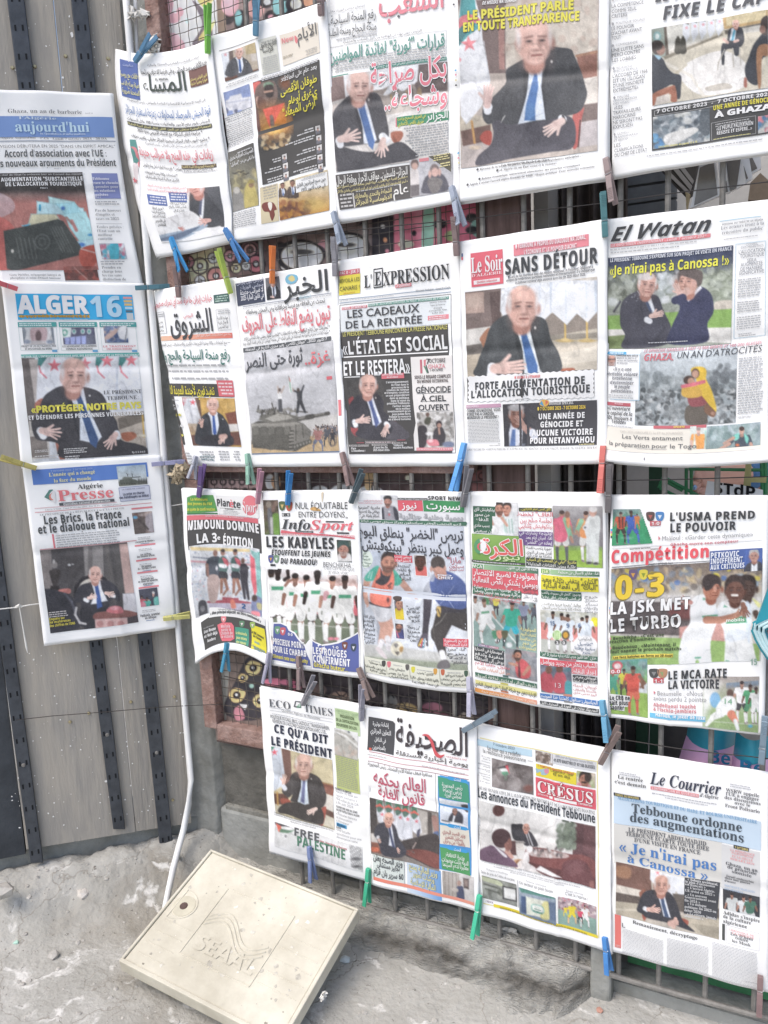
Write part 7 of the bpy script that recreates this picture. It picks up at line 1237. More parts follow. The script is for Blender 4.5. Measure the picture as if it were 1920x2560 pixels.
def f(q):
 q.fill('a9b8b4').grad('c9cccf','93aca2',960,1150);q.clutter(['8a94a0','b9a9a4','6a7078','d6d6d6','7a8a84'],50,(75,980,615,1120),8,24,4,.7);q.pl([75,1120,615,1150,605,1425,85,1390],'8ea8a2');q.ln([(230,1130),(440,1370)],5,'e6ebe8')
 q.player(500,1010,250,shirt='8a90a8',shorts='4f4f5a',socks='4f4f5a',skin='8a6a5c',step=.02,hair='4a4040');q.player(268,960,180,shirt='d9cf5a',shorts='3f3f44',socks='3f3f44',skin='9a7a6a',step=.02);q.player(190,955,160,shirt='5a9a6a',shorts='7a9a80',socks='8a9a8a',skin='8a6a5a');q.player(590,1040,170,shirt='5a5f6a',shorts='4a4a50',socks='4a4a50',skin='8a6a5c');q.player(95,970,340,shirt='e2e4e2',skin='a07a68')
 q.player(165,995,390,shirt='e9ebe9',skin='b08c7a',hair='5a463c',lean=-.12,step=.1,band='6aa080');q.player(405,1020,400,shirt='3fae92',shorts='3aaec0',socks='3f4f50',skin='a07866',hair='3a302d',lean=.05,step=.09);q.el(380,1382,26,22,'e6eaea')
 for x,c in((262,'4f8a6a'),(300,'e09a84'),(342,'5a5a44')):q.po([(x-26,1265),(x+26,1265),(x+22,1310),(x,1335),(x-22,1310)],c)
 for x in(288,340):q.el(x,1345,14,15,'4a4a4a')
p.P(75,965,612,1395,f,z=1.5);p.T([('يومي ل: "كنا نستحق النقاط الثلاث...',82,480,955,22,'d9808a'),('وسعينا فرصة قبل اللقاء',200,470,1000,20,'d9808a')],st='A',n=SH);p.T([('1',283,294,1353,18),('1',335,346,1355,18)],WH,'b','score',7);p.T([('المولودية',475,605,1255,26),('تتعرف اليوم',475,606,1295,26),('على منافسها',472,606,1335,26),('في دور',490,606,1370,26),('المجموعات',465,606,1405,26)],'f0e6a0','A',SH)
p.B(120,1370,290,1390,'6a6a9a','c9808a',ax=1,z=3);p.T([('USMA 1 - USMK 0',128,284,1386,13)],'f2e6ea','b','score');p.B(85,1388,338,1510,'45484a',z=2);p.T([('"سوسطارة في الصدارة',92,330,1420,26),('منفردة وتدفع',92,330,1460,26),('بوعلي إلى الاستقالة',92,332,1498,26)],'f2f2ee','A',SH);p.T([('معلول: حققنا الأهم',92,385,1535,26,'d9808a'),('من قبل الغيابات الكثيرة',112,385,1580,24,'e0a08a')],st='A',n=SH)
p.P(345,1405,612,1640,lambda q:(q.fill('8d9094').clutter(['a8989a','6a6e76','b4a4a4'],40,(345,1410,612,1700),10,30,3,.5),q.po([430,1540,480,1500,530,1530,560,1590,540,1660,450,1650],'c95a5e'),q.po([460,1510,475,1640,455,1640],'5a3a3e'),q.head(450,1470,42,turn=-.9,skin='b58672',bald=0,hair='2f2826',beard='3f3330'),q.ca(440,1550,380,1535,14,9,'b58672'),q.ca(545,1570,500,1630,16,13,'b58672')))
p.B(325,1632,372,1648,'55706a',z=3);p.B(92,1608,612,1645,G1,z=2);p.T([('شريف الوزاني أو دزيري لخلافة كمروف',98,605,1640,26)],'eef4e6','A',SH);p.B(95,1672,610,1705,'efe89a',z=1.5);p.T([('الإدارة تتفق مع شركة "إيتال" على تمويل النادي',95,605,1712,28)],'4a4b3e','A',SH);p.B(92,1738,612,1772,'eea050','f0a890',ax=1,z=1.5);p.T([('يوقفان 7: نجمة تشاركين فينا ونتراجع خيمة',150,605,1775,20)],'fbe9d0','A',SH);p.B(305,1695,370,1710,'d9d06a',z=2.2);p.B(308,1760,372,1776,'d98a6a',z=2.2)
p.B(645,742,716,780,'6fae5c',z=2);p.T([('JSK',650,712,775,28)],'f0f6c0','b',KI);p.B(722,748,1135,790,'a8cc9a',G1,ax=1,z=1.5);p.T([('أداء مغاير لأسبال بن صخمة',790,1130,780,26)],'f2f4ee','A',KI)
p.B(645,792,1130,915,'ece03e',z=2);p.T([('"الكناري" ينتفض بثلاثية ويعيد',652,1122,845,42),('"الباك" إلى نقطة البداية',665,1122,895,42)],'55553a','A');p.B(645,922,985,990,'3f6650',z=2);p.T([('بوديبوز: "التعثر كان ممنوعا، واللعب',652,980,948,22),('على العشب الاصطناعي أعاقني نوعا ما"',652,980,985,22)],'eef4ee','A',SH)
p.T([('خروج',1010,1122,985,22),('سطمراري',1012,1122,1015,22),('نسار',1015,1122,1048,22),('والإصابات',1005,1122,1080,22),('مع مشكلا',1010,1122,1108,20)],'8a8b8e','A',SH);p.T([('بوالبا: "رابحنا فرديا مثيلات...',655,980,1040,24),('ونحقه كلنا واحصرا حضر السول"',650,980,1072,22)],'9a9b90','A',SH)
def f(q):
 q.fill('dcdcd6').grad('e6e4d6','cfd0ce',1080,1200);q.clutter(['c9c4a0','b4b9b4','e6e6e0','a8a898'],60,(640,1090,1125,1190),8,22,4,.6);q.po([1070,1160,1125,1170,1120,1280,1065,1270],'e0d83a');q.pl([640,1190,1125,1230,1120,1470,640,1420],'d98a84');q.pl([640,1330,1125,1370,1120,1500,640,1440],'b9bcb4')
 for x,y,h in((745,1100,340),(818,1115,330),(870,1125,330),(990,1150,320),(1030,1135,320)):q.player(x,y,h,shirt='dfe8f0',shorts='e6eaf0',socks='e6e6e6',skin='7a5a4c',hair='2f2725',step=.05,face=0)
 q.ca(830,1160,880,1170,16,14,'8a6656');q.el(780,1300,44,46,'e9eee2');q.el(780,1300,36,38,'7fae5a')
 for i in range(3):q.ca(762+i*18,1275,762+i*18,1325,4,4,'eef2da')
 q.el(852,1300,34,40,'4a453c');q.el(852,1300,22,26,'d9a03c');q.el(782,1360,22,20,'3f3f3f');q.el(838,1362,22,20,'3f3f3f');q.el(1015,1385,104,80,WH);q.el(1015,1385,98,74,WH)
p.P(638,1085,1122,1440,f,z=1.4);p.T([('3',773,792,1372,24),('0',829,848,1374,24)],WH,'b','score',7);p.T([('15',722,762,1215,36),('9',860,885,1235,36),('6',958,980,1235,34)],'6a80a4','b','shirt_number',7);p.T([('الحكواجي:',958,1070,1335,22,'9a9a9c'),('"تفاصيل',955,1080,1380,26),('صغيرة جعلتنا',930,1100,1415,26),('ننهزم"',985,1060,1450,24)],'5f6f8a','A',SH,8)
p.B(636,1435,1120,1475,G1,z=2);p.T([('عدان: "هذا الفوز مهم، لكنه بداية مشوار لا غير"',650,1112,1462,26)],'eef4ee','A',SH);p.B(785,1488,940,1506,'55706a','c9707c',ax=1,z=3)
p.B(636,1492,1118,1545,'e0626c',z=2);p.B(900,1560,1118,1622,'e8828a',z=2.2);p.T([('الشباب يتعثر من جديد ويواصل',645,1112,1532,38),('إهدار النقاط',905,1112,1615,36)],'fbf2f2','A');p.B(910,1632,1118,1690,'45484a',z=2.2);p.T([('كورولتان معرض',918,1112,1655,22),('للإقالة في أي لحظة',918,1112,1690,22)],'f2f2ee','A',SH);p.T([('كوروتان: الحملة',915,1115,1728,22),('حاكستنا والضغف',918,1112,1760,22),('اليوم ممسى مشق',918,1112,1785,20)],'c98a8e','A',SH)
def f(q):q.fill('6a6e7c').clutter(['8a8e9c','545866','a4a4ac','4a7a80'],40,(638,1540,905,1790),12,34,3,.6);q.po([640,1640,700,1600,745,1660,740,1780,645,1750],'b8525c');q.po([745,1680,790,1600,850,1640,855,1770,760,1780],'c05862');q.el(710,1590,28,34,'7a5648');q.el(800,1580,30,36,'6a4a40');q.po([850,1690,905,1700,905,1790,850,1790],'4f9aa0')
p.P(638,1535,905,1775,f,z=1.6);p.T([('13',765,815,1735,40)],'e9d6d8','r','shirt_number',7);p.B(832,1790,905,1808,'c98a7a',z=3);p.B(637,1785,1132,1825,'4f7fc0',z=2);p.T([('الحياسولي: سنقول كلمتها هذا الموسم',645,1120,1815,28)],'f2f4f8','A',SH);p.B(636,1848,1130,1880,'45484a',z=2);p.T([('النجم يؤكد نوايات في العودة إلى المحترف الأول',642,1122,1872,24)],'f2f2ee','A',SH);p.B(838,1848,908,1862,'8a8a8a',z=2.5)
# ---- D5
p=PAP['D5']
def f(q):q.fill('4f9a78').grad('6a8a86','3f9a6a',230,330);q.clutter(['8aa4a0','5f7a78','a8b4a8'],30,(130,225,380,290),8,22,3,.6);q.player(190,245,250,shirt='c9563f',shorts='3a3633',socks='3a3633',skin='9a7462',step=.07);q.ln([(178,290),(182,365)],5,'3f3533');q.ln([(205,290),(205,365)],5,'3f3533');q.player(268,235,265,shirt='4060b4',shorts='3f58a8',socks='4a68bc',skin='5a4438',step=.1,lean=-.08);q.player(315,260,120,shirt='c97a4a',skin='9a7462');q.el(240,445,40,10,'d9e6dc',a=.3)
p.P(132,225,445,505,f,keep=lambda X,Y:X<348+(Y-235)*.36)
for x,c,c2 in((418,'5d4a48','b8605a'),(490,'4f86c4','e6eef6')):badge(p,x,285,32,32,c,2,c2)
p.B(415,316,496,353,'cc6a70',z=3);p.T([('1-0',426,488,346,24)],'fbf2f2','b','score');p.T([("L'USMA PREND",568,1218,316,66),('LE POUVOIR',570,1072,402,68)],'3f4043','h');p.Q([478,430,494,446,480,464],'e2808a',3);p.T([('Maâloul : «Garder cette dynamique»',508,1205,465,36)],'9a9b9e','r',SH);p.T([('Ghacha ouvre son compteur',572,1092,506,20)],'d9848e','h',SH)
p.B(120,522,1275,530,WH,z=.6,n=RU);p.T([('Compétition',118,862,640,98)],'ec5a64','h',MH);p.T([('QUOTIDIEN NATIONAL',260,420,535,10,'4a4a4c'),('SPORTIF',420,480,537,10,'4a4a4c'),('LUNDI 7 OCTOBRE 2024',400,590,655,13),('30 DA N°7180',610,718,668,13)],'6a6a6e','h','dateline')
p.B(876,548,1275,700,'4a62a4',z=1.5);p.T([('PETKOVIC',882,1098,600,42),('INDIFFÉRENT',880,1126,645,40),('AUX CRITIQUES',878,1138,690,38)],'eef2fb','h')
p.P(1140,540,1275,704,lambda q:(q.fill('4a62a4'),q.po([1150,660,1190,630,1250,625,1276,650,1276,712,1142,708],'403f46'),q.pl([1195,640,1215,660,1240,630,1240,712,1190,710],'eef0f4'),q.head(1215,582,46,turn=-.2,skin='cda79c',hair='b9b6b6',bald=0)),z=2)
p.B(120,668,1275,674,'8a8a8e',z=1,n=RU)
def f(q):
 q.fill('a49a92');q.grad('7a6e66','c9c4bc',680,880);q.clutter(['8a7a6a','5f564f','c9b48a','6f7a8a','8fa4b8','b9a48a'],120,(120,680,1270,860),12,40,5,.6);q.clutter(['e2cf4a','4a6fb0'],16,(120,690,1270,800),12,26,2,.7);q.pl([120,870,1270,900,1270,960,120,930],'dcd8d6',a=.8);q.pl([120,930,660,940,820,1000,820,1200,110,1180],'5d5555');q.po([560,960,820,980,820,1060,600,1060],'8a4a48',a=.7,soft=30);q.pl([640,1130,990,1080,990,1260,640,1230],'c9938a',a=.9);q.pl([110,1195,640,1215,1000,1240,1255,1260,1255,1510,110,1410],'93b46a');q.noise(.04,24,4)
 q.po([1120,920,1200,905,1260,960,1255,1060,1200,1040,1180,1300,1100,1300],'e2e4e4');q.po([1200,905,1262,950,1250,980,1210,930],'e2e09a');q.head(1160,830,88,turn=.7,skin='4f413c',bald=0,hair='2f2725');q.ca(1225,1020,1235,1050,22,18,'5a463e')
 q.po([940,960,1000,920,1060,915,1130,920,1190,980,1180,1120,1220,1330,1250,1490,1130,1490,1100,1420,990,1490,990,1200,930,1040],'eceeee');q.po([1150,940,1190,985,1180,1250,1150,1150],'d0dcec',a=.8);q.po([1000,1150,1170,1160,1170,1210,1010,1240],'d9e2ee',a=.7,soft=20);q.pl([1000,1060,1150,1045,1158,1095,1000,1105],'4a9a70');q.pl([985,960,1010,975,980,978],'5aa080');q.po([1100,1480,1160,1470,1215,1480,1215,1510,1100,1510],'4a4646');q.ln([(1060,1300),(1100,1420)],4,'d0d4dc',.8);q.ca(1000,1390,1020,1395,6,6,'5aa080');q.el(1000,1430,12,26,'9fc47a')
 q.ln([(1020,930),(1060,940),(1110,925)],6,'4a4a4c');q.head(1068,845,98,turn=.05,skin='6f5249',bald=0,hair='3a2f2d');q.ca(1045,885,1085,885,8,8,'f0ebe6');q.ca(1048,745,1070,740,16,12,'3a2f2d')
 q.po([800,880,740,920,720,1010,720,1100,660,1200,640,1420,780,1450,830,1420,890,1460,880,1250,930,1080,920,960,880,890],'eef0f0');q.po([870,960,930,1000,930,1060,830,1060],'dfe6ee',a=.9);q.po([820,1000,870,960,920,1000,850,1060],'f0f2f2');q.ln([(822,1050),(930,1040)],6,'4a9a70');q.pl([820,905,850,910,825,925],'5aa080');q.ca(850,1075,960,1075,30,26,'b8826c');q.ca(960,1075,1080,1040,26,22,'b8826c');q.hand(1095,1030,42,-.3,1,'c08a74',.12);q.hand(1140,990,50,-1.9,-1,'8a5f50',.2);q.hand(700,930,42,3.5,1,'b8827a',.3)
 q.head(888,830,90,turn=.85,skin='c08a74',bald=0,hair='3d3330',fx=1);q.po([820,780,835,740,880,725,940,745,955,800,920,800,890,830,860,850,835,840],'3d3433');q.el(915,835,12,22,'c89480');q.ca(765,1366,800,1364,6,6,'5aa080');q.el(778,1405,14,24,'9fc47a');q.po([680,1420,760,1430,880,1460,860,1475,680,1440],'6a5a54',a=.8)
p.P(118,682,1262,1430,f,z=1.2,res=2.2);p.T([('mobilis',1000,1140,1090,24)],'eef6ee','b','shirt_lettering',5);p.T([('15',1185,1235,1420,48)],'9ab8a8','h','shirt_number',5)
for x,c in((285,'6a5a7a'),(365,'e0cf4a')):badge(p,x,732,32,34,c,3,'d9a04a' if x<300 else '8a9a3a')
p.T([('0-3',148,515,918,175)],'efcc3c','h','headline',halo='8a7a3a');p.T([('LA JSK MET',109,722,1035,92),('LE TURBO',107,648,1170,105)],WH,'h',halo='4f4a4a')
p.T([('♦',106,118,1224,14,'e5909a'),('Benchikha : «C\'est une',132,520,1228,22),('réaction d\'hommes»',106,452,1254,22),('♦',106,118,1298,14,'e5909a'),('Boudebouz : «Maintenant, il',128,610,1300,23),('faut gagner le prochain match»',108,655,1330,23)],'46543a','h',SH);p.B(128,1352,592,1378,'eed85a',z=3);p.T([('Les fans kabyles en force au 20-Août',134,588,1372,17)],'5a5230','h',SH)
def f(q):q.fill('8fb45a').grad('6a9a9a','93b65a',1390,1620);q.clutter(['4f8a70','5a6a70','8a9a9a'],26,(105,1390,395,1520),12,30,3,.6);q.pl([300,1540,395,1560,395,1640,300,1630],'d0d6d8');q.player(215,1450,230,shirt='c9c04a',shorts='4a4440',socks='4a4440',skin='6a5246',step=.05);q.player(130,1470,220,shirt='4f9a80',shorts='4f9a80',skin='9a7a6a');q.player(285,1430,380,shirt='c9564a',shorts='d9705a',socks='c9604f',skin='7a5a4a',hair='3a2f2b',step=.03);q.ca(335,1510,372,1560,14,12,'7a5a4a');q.ca(372,1560,345,1590,12,9,'7a5a4a');q.el(165,1425,40,34,'c95a62');q.el(165,1430,26,22,'e9d6d4')
p.P(106,1388,398,1795,f,z=1.8);p.B(112,1455,192,1490,'cc5a5e',z=3);p.T([('0-0',118,186,1484,26)],'f8ecec','b','score');p.Q([100,1640,262,1660,262,1700,248,1702,246,1740,220,1742,218,1775,100,1758],'f4f4f2',3);p.T([('Le CRB ne',108,260,1688,33),('sait plus',106,245,1724,33),('gagner',106,215,1760,33)],'45464a','h')
for x,c,c2 in((445,'4a4a4a','8a8a8a'),(510,'b98a6a','8aa06a')):badge(p,x,1490,37,32,c,2,c2)
p.B(440,1520,520,1558,'cc5a60',z=3);p.T([('1-1',450,510,1556,26)],'f8ecec','b','score');p.T([('LE MCA RATE',556,1002,1532,62),('LA VICTOIRE',556,942,1605,60)],'404144','h');p.Q([442,1618,458,1632,444,1648],'e2808a',3);p.T([('Beaumelle : «Nous',472,820,1652,36),('avons perdu 2 points»',442,848,1690,36)],'96979a','r',SH);p.T([('Abdellaoui touché',440,765,1735,26),('à l\'ischio-jambiers',440,768,1768,26)],'d98a90','h',SH)
def f(q):q.fill('ececea').grad('a8a09a','9ab084',1540,1760);q.pl([840,1760,1250,1790,1240,1940,820,1880],'93ac76');q.pl([1000,1560,1250,1540,1250,1580,1000,1600],'7a8a9a');q.clutter(['8a8480','b4aca6','6a6a6e'],30,(1000,1560,1250,1720),10,26,3,.5);q.pl([810,1500,960,1560,900,1700,810,1900],'ececea',a=.9,soft=60);q.player(1120,1545,330,shirt='ecebea',shorts='3f3f42',socks='d9d9d6',skin='b58a78',step=.05);q.player(1185,1570,310,shirt='4f9a6a',shorts='4f8a64',socks='e6e6e2',skin='6a5044',step=.08);q.player(1230,1590,290,shirt='e9e9e6',skin='5a443a',step=.05);q.el(915,1690,40,60,'6fa8d9',a=.8);q.el(1030,1640,26,34,'5a463e');q.po([960,1690,1000,1660,1060,1670,1080,1740,1050,1800,960,1800,920,1760],'eef0ee');q.ca(960,1790,900,1820,34,24,'eef0ee');q.ca(900,1820,850,1880,20,14,'e9ebe6');q.ca(1040,1800,1070,1850,32,22,'e08a70');q.ca(1070,1850,1090,1915,16,13,'eef0ee');q.el(1185,1890,18,12,'5fb0d0');q.ln([(830,1850),(1240,1880)],4,'dfe6d6',.6)
p.P(820,1512,1245,1895,f,z=1.1);p.T([('14',988,1045,1718,44)],'7ab08a','r','shirt_number',5);p.B(412,1785,840,1822,'6fc0e6',z=2.4);p.T([('Haroun, le joker de luxe',458,836,1812,26)],'f4fafd','h',SH)
for y,cs in((375,('5db6e6','e580a8','efe06a','4a4a4c')),(975,('5db6e6','e580a8','efe06a')),(1565,('5db6e6','e580a8','efe06a','4a4a4c'))):
 for i,c in enumerate(cs):p.B(102+(10 if y<500 else 0)-(10 if y>1500 else 0),y+i*18,116+(10 if y<500 else 0)-(10 if y>1500 else 0),y+18+i*18,c,z=1,n='registration_mark')
# ---- E1
p=PAP['E1']
p.T([('ECO',212,422,338,78),('TIMES',560,838,388,80)],'5a5c62','t',MH);p.Q([450,345,465,285,520,290,525,355,480,352],'5f6166',2);p.Q([468,335,478,295,520,305,520,345],WH,2.5)
for i,h in enumerate((22,34,46)):p.B(484+i*13,352-h+i,494+i*13,352+i,'5aa57a',z=3,n='emblem')
p.B(212,348,838,351,'b9bac0',z=1,n=RU);p.T([("Quotidien Algérien de l'Économie",335,712,388,25)],'77797f','r',MH);p.B(215,376,836,379,'b9bac0',z=1,n=RU);p.G(240,402,800,418,14,'a9aab0',dens=.35)
p.T([('POLITIQUE SOCIALE, BRICS, GAZODUC TRANSSAHARIEN,',225,808,452,34),("RÉVISION DE L'ACCORD D'ASSOCIATION AVEC L'UE...",246,780,496,34)],'6a6c72','m',KI);p.T([("CE QU'A DIT",262,790,595,82),('LE PRÉSIDENT',235,832,718,86)],'2f3344','h')
def f(q):
 q.fill('d6c9a4').noise(.12,60,3);q.pl([330,745,420,780,440,1180,360,1160],'7d5d54');q.pl([228,735,325,745,370,1050,330,1130,250,1180,240,1000],'dfe6f0');q.po([228,735,262,740,230,775],'4f8a72');q.star(262,793,34,'e2606c',-.1);q.ln([(300,800),(350,1080)],5,'c3cad8',.6)
 q.pl([700,1090,850,1120,850,1230,740,1190],'8a5a4c');q.ln([(700,1085),(850,1120)],7,'a9805c');q.pl([730,1190,850,1230,852,1400,740,1330],'e2dcd2');q.pl([740,1335,852,1390,852,1450,745,1400],'6b5148');q.pl([740,1400,855,1450,855,1560,740,1500],'d3ccba')
 q.pl([250,1190,380,1120,380,1220,250,1260],'d0c09a');q.pl([250,1200,400,1200,400,1330,255,1310],'6a4a40');q.pl([255,1300,420,1320,400,1400,260,1400],'d6cdb4');q.ln([(288,1190),(296,1310)],8,'cfa05c')
 q.po([320,1260,350,1245,420,1270,410,1310,340,1300],'a55a4c');q.po([720,1360,770,1330,765,1420,735,1520,700,1500],'a9584c')
 q.po([300,1350,380,1290,560,1290,720,1340,740,1500,560,1470,400,1410,310,1390],'45413f')
 q.po([520,980,440,1000,400,1080,345,1140,340,1190,400,1240,440,1210,420,1270,480,1290,620,1320,730,1340,775,1250,750,1130,700,1040,600,990],'474342');q.ln([(700,1080),(720,1250)],14,'3c3837',.6);q.ln([(440,1050),(430,1200)],12,'5a5554',.5)
 q.pl([522,1000,555,1030,590,1010,585,1120,600,1300,560,1310,490,1280,525,1140],'dbe8f2');q.pl([522,1000,520,1130,480,1285,500,1120],'353130');q.pl([592,1010,605,1130,620,1320,590,1150],'353130');q.pl([545,1035,568,1035,566,1120,558,1300,520,1280,535,1120],'6a6f92')
 q.head(552,915,108,turn=-.1,skin='e6cbbf',hair='e9e6e0');q.el(626,1055,5,6,'e2ded8');q.hand(355,1070,44,-1.4,1,'e3c0b0',.12);q.ca(350,1130,365,1150,22,22,'e6e9f0');q.ca(690,1340,655,1350,26,24,'474342');q.hand(640,1365,46,2.7,1,'ead0c4',.1)
p.P(228,735,853,1395,f);p.T([("Le président de la République, Abdelmadjid Tebboune, a affirmé sa détermination pour le",262,845,1388,16),('traitement des affaires pour la présentation et l\'amélioration du pouvoir d\'achat des citoyens',264,846,1408,16),('afin de préserver sa souveraineté alimentaire.',420,676,1478,16)],'77797c','t',CA)
p.B(856,356,1108,585,'c9e0ae',z=1);p.T([('SGBV/BOURSE D\'ALGER',868,1090,385,19,'9ab48a','r'),('au 1er sem. 2023',888,1072,408,19,'9ab48a','r'),('PROGRESSION',912,1050,446,30),('DE LA CAPITALISATION',872,1090,480,30),('BOURSIÈRE DE 6,5%',876,1078,528,30)],'5a6a48','b',SH)
def f(q):q.fill('b9b8b2').grad('e2e2df','b4b2aa',560,800);q.po([850,590,960,600,1080,700,1085,860,862,830],'b5b2aa');q.ln([(855,590),(960,630),(1085,740)],9,'e9e9e6',.9);q.ln([(870,600),(1000,690),(1080,760)],4,'8a8a84',.7);q.clutter(['9a9890','d3d2cc','c3a99a','a9a8a0'],30,(850,640,1085,850),10,36,3,.4);q.el(1005,590,18,12,'4a5a5a');q.el(1045,660,8,6,'4a4a4a');q.po([990,560,1090,590,1080,690],'f0f0ee')
p.P(850,548,1085,820,f);p.B(860,800,1108,1145,'cfd98a',z=1);p.G(866,808,1092,1120,18.5,'77803f',rag=.04,dens=.55)
p.T([('FINANCE ISLAMIQUE',866,1020,1158,22,'5a5c60','h'),('Hausse du total des',868,1085,1185,28),('dépôts bancaires à',868,1078,1222,28),('794 milliards de DA',868,1095,1258,28),('à fin juin 2024',870,1040,1292,28),('OUVERTURE HIER DU 2ÈME',872,1080,1332,20,'5a5c60','h'),('SALON TEXTILE 2024 À ALGER',872,1102,1362,20,'5a5c60','h'),('«Tissuterdance»',872,1078,1402,26),('et innovation',874,1030,1438,26),("à l'honneur",874,1000,1472,26),('ALGER',872,920,1534,18,'5a5c60','h'),('Une bataille',874,1012,1560,26),('quotidienne pour une',874,1122,1598,26),('alimentation saine',874,1085,1632,26)],'9a9ca2','r',SH);p.B(872,1482,975,1518,'5ab4e2',z=2);p.T([('RÉGIONS',880,962,1512,22)],'2f4f78','h',KI)
def f(q):
 q.fill('ebebea').grad('e2e2e0','efefee',1450,1800);q.po([262,1478,400,1520,440,1640,400,1720,280,1680],'dcdcda',a=.7,soft=30);q.po([265,1480,330,1500,400,1515,400,1530,330,1530,280,1510],'4a4a4e');q.pl([275,1490,340,1530,315,1582,300,1575],'e0705f');q.po([330,1545,400,1560,455,1560,400,1590,315,1580],'6a8a72');q.po([335,1525,400,1530,440,1560,340,1548],'f2f2f0');q.el(372,1620,12,14,'8a8a8c')
 for i in range(16):
  for j in range(7):q.ca(1005+j*17+i*1.2,1712+i*14+j*4,1014+j*17+i*1.2,1722+i*14+j*4,3.5,2.5,'6a6a6c',a=.85 if(i+j)%3 else .3)
 q.el(1065,1845,52,16,'5a5a5c',a=.8);q.el(1075,1920,46,12,'4a4a4c',a=.7)
p.P(262,1478,1132,1722,f,z=1.4);p.T([('FREE',460,705,1610,80,'5f6062'),('PALESTINE',490,962,1712,96,'5a8a70')],st='b');p.T([('Gaza : from Medic to Terrorist',710,978,1672,18)],'c97a7c','h',CA)
# ---- E2
p=PAP['E2']
p.Q([158,196,392,242,410,262,395,565,380,560,145,512],'4b4b4e',2);p.T([('إشادة بوتيرة',202,355,275,38),('التعاون الجزائري',178,375,345,42),('في التكفل',218,326,425,38),('بالمهاجرين',200,322,495,38)],WH,'A',SH);p.B(135,488,188,512,'e0604f',z=2.5)
p.T([('الصحيفة',422,1105,455,245)],'453f42','A',MH);p.Q([670,372,700,360,740,375,780,440,800,510,840,560,885,555,850,588,800,570,770,500,745,430,715,385],'d9565c',8,1);p.T([('يومية إخبارية مستقلة',418,1105,555,44)],'57504f','A',MH);p.T([('ASSAHIFA DZ',895,1098,580,17)],'d99aa0','s',MH)
for y,c in((525,'c9707c'),(575,'c9707c'),(612,'a9707a')):p.B(135-(y-525)*.1,y,1112,y+5,c,z=1,n=RU)
p.G(140,545,330,562,15,'9a9a9c',rtl=1,dens=.4);p.G(640,652,1080,668,15,'9a9a9c',rtl=1,dens=.4);p.FR(122,612,805,980,4,'9a9a9c',.7)
p.T([('مستغربا ضعف سلطة الأمم المتحدة... رئيس الجمهورية:',150,765,655,34)],'55565a','A',KI);p.T([('العالم يحكمه',208,705,820,118),('قانون الغابة',250,695,950,118)],'c4596e','A')
def f(q):
 q.fill('8a827c');q.pl([160,965,240,985,240,1300,180,1310],'4b4644');q.pl([600,1080,810,1125,820,1400,620,1380],'a8a19a');q.pl([720,1100,760,1110,770,1340,725,1330],'5a534f');q.pl([640,1090,720,1110,710,1330,660,1320],'c3bcb4')
 for x,y,ly in((265,1000,1240),(350,1010,1300),(440,1030,1380),(510,1045,1410),(595,1065,1330)):
  q.pl([(x-30,y-10),(x+25,y),(x+60,y+140),(x+70,ly-30),(x+40,ly),(x-15,ly-40),(x-30,y+120)],'e6e8ee');q.pl([(x-30,y-10),(x+25,y),(x+30,y+55),(x-28,y+65)],'4f7a62');q.ln([(x-26,y+50),(x,y+40),(x+30,y+65)],11,'dd6a60');q.po([(x-28,y+62),(x+10,y+58),(x+34,y+80),(x-10,y+110)],'4a6a5c',a=.9);q.star(x+22,y+130,19,'e0606c');q.ln([(x+48,y+140),(x+56,ly-40)],6,'c3c6d0',.7)
 q.po([620,1290,650,1270,640,1350,620,1350],'4a4a5a');q.el(690,1330,26,24,'dcd6d0');q.po([760,1150,815,1160,820,1300,790,1310],'a87a70',a=.8,soft=14);q.po([780,1300,820,1290,825,1330,780,1340],'4f6a9a',a=.8,soft=10)
 q.pl([180,1310,240,1320,250,1420,185,1400],'d3cdc6');q.pl([185,1390,300,1410,310,1510,190,1490],'8a5a4c');q.po([188,1440,250,1450,250,1480,190,1480],'d9765a')
 q.po([460,1400,600,1350,820,1330,828,1640,600,1560,480,1500],'453f3e');q.po([500,1490,640,1460,830,1520,832,1650,640,1570],'7a4a44');q.ln([(580,1450),(610,1400)],5,'c9b4ac');q.clutter(['9a8a86','5a4f4d'],8,(480,1460,600,1500),5,12,2)
 q.po([320,1200,240,1230,210,1320,240,1370,260,1430,300,1520,460,1540,520,1480,450,1360,420,1260,380,1210],'42424a');q.pl([325,1210,350,1240,375,1220,395,1330,410,1440,350,1425,360,1320],'e6eaf2');q.pl([345,1245,364,1242,380,1330,412,1450,385,1440,358,1320],'454b68');q.head(348,1172,60,turn=.35,skin='e3c0b2',hair='dedad6');q.hand(255,1370,26,1.2,1,'e0bcae',.15);q.ca(250,1345,245,1350,14,14,'e9e9ee');q.hand(440,1470,24,1.3,1,'dcb4a6',.15)
p.P(160,965,832,1500,f,z=1.6)
p.B(818,760,1138,1650,'4f97d6',z=.8,n='column_panel');p.Q([818,765,900,775,925,800,1080,830,1110,850,1122,1010,1122,1025,832,960],'469a78',1.6);p.P(832,972,1108,1205,lambda q:(q.fill('d3d9e2').grad('dfe4ea','c6ccd8',970,1250),q.po([1040,1040,1105,1040,1105,1110,1070,1085],'3f3f42'),q.po([980,1100,940,1130,920,1200,1000,1225,1050,1230,1060,1150,1020,1100],'3d3d45'),q.pl([975,1120,990,1130,970,1205,955,1200],'e9edf2'),q.head(982,1098,30,turn=-.2,skin='8a7068',hair='6a5f5a'),q.pl([835,1175,1040,1215,1105,1250,835,1200],'f0f0f0'),q.ln([(860,1185),(930,1200)],6,'4a4a52')),z=2)
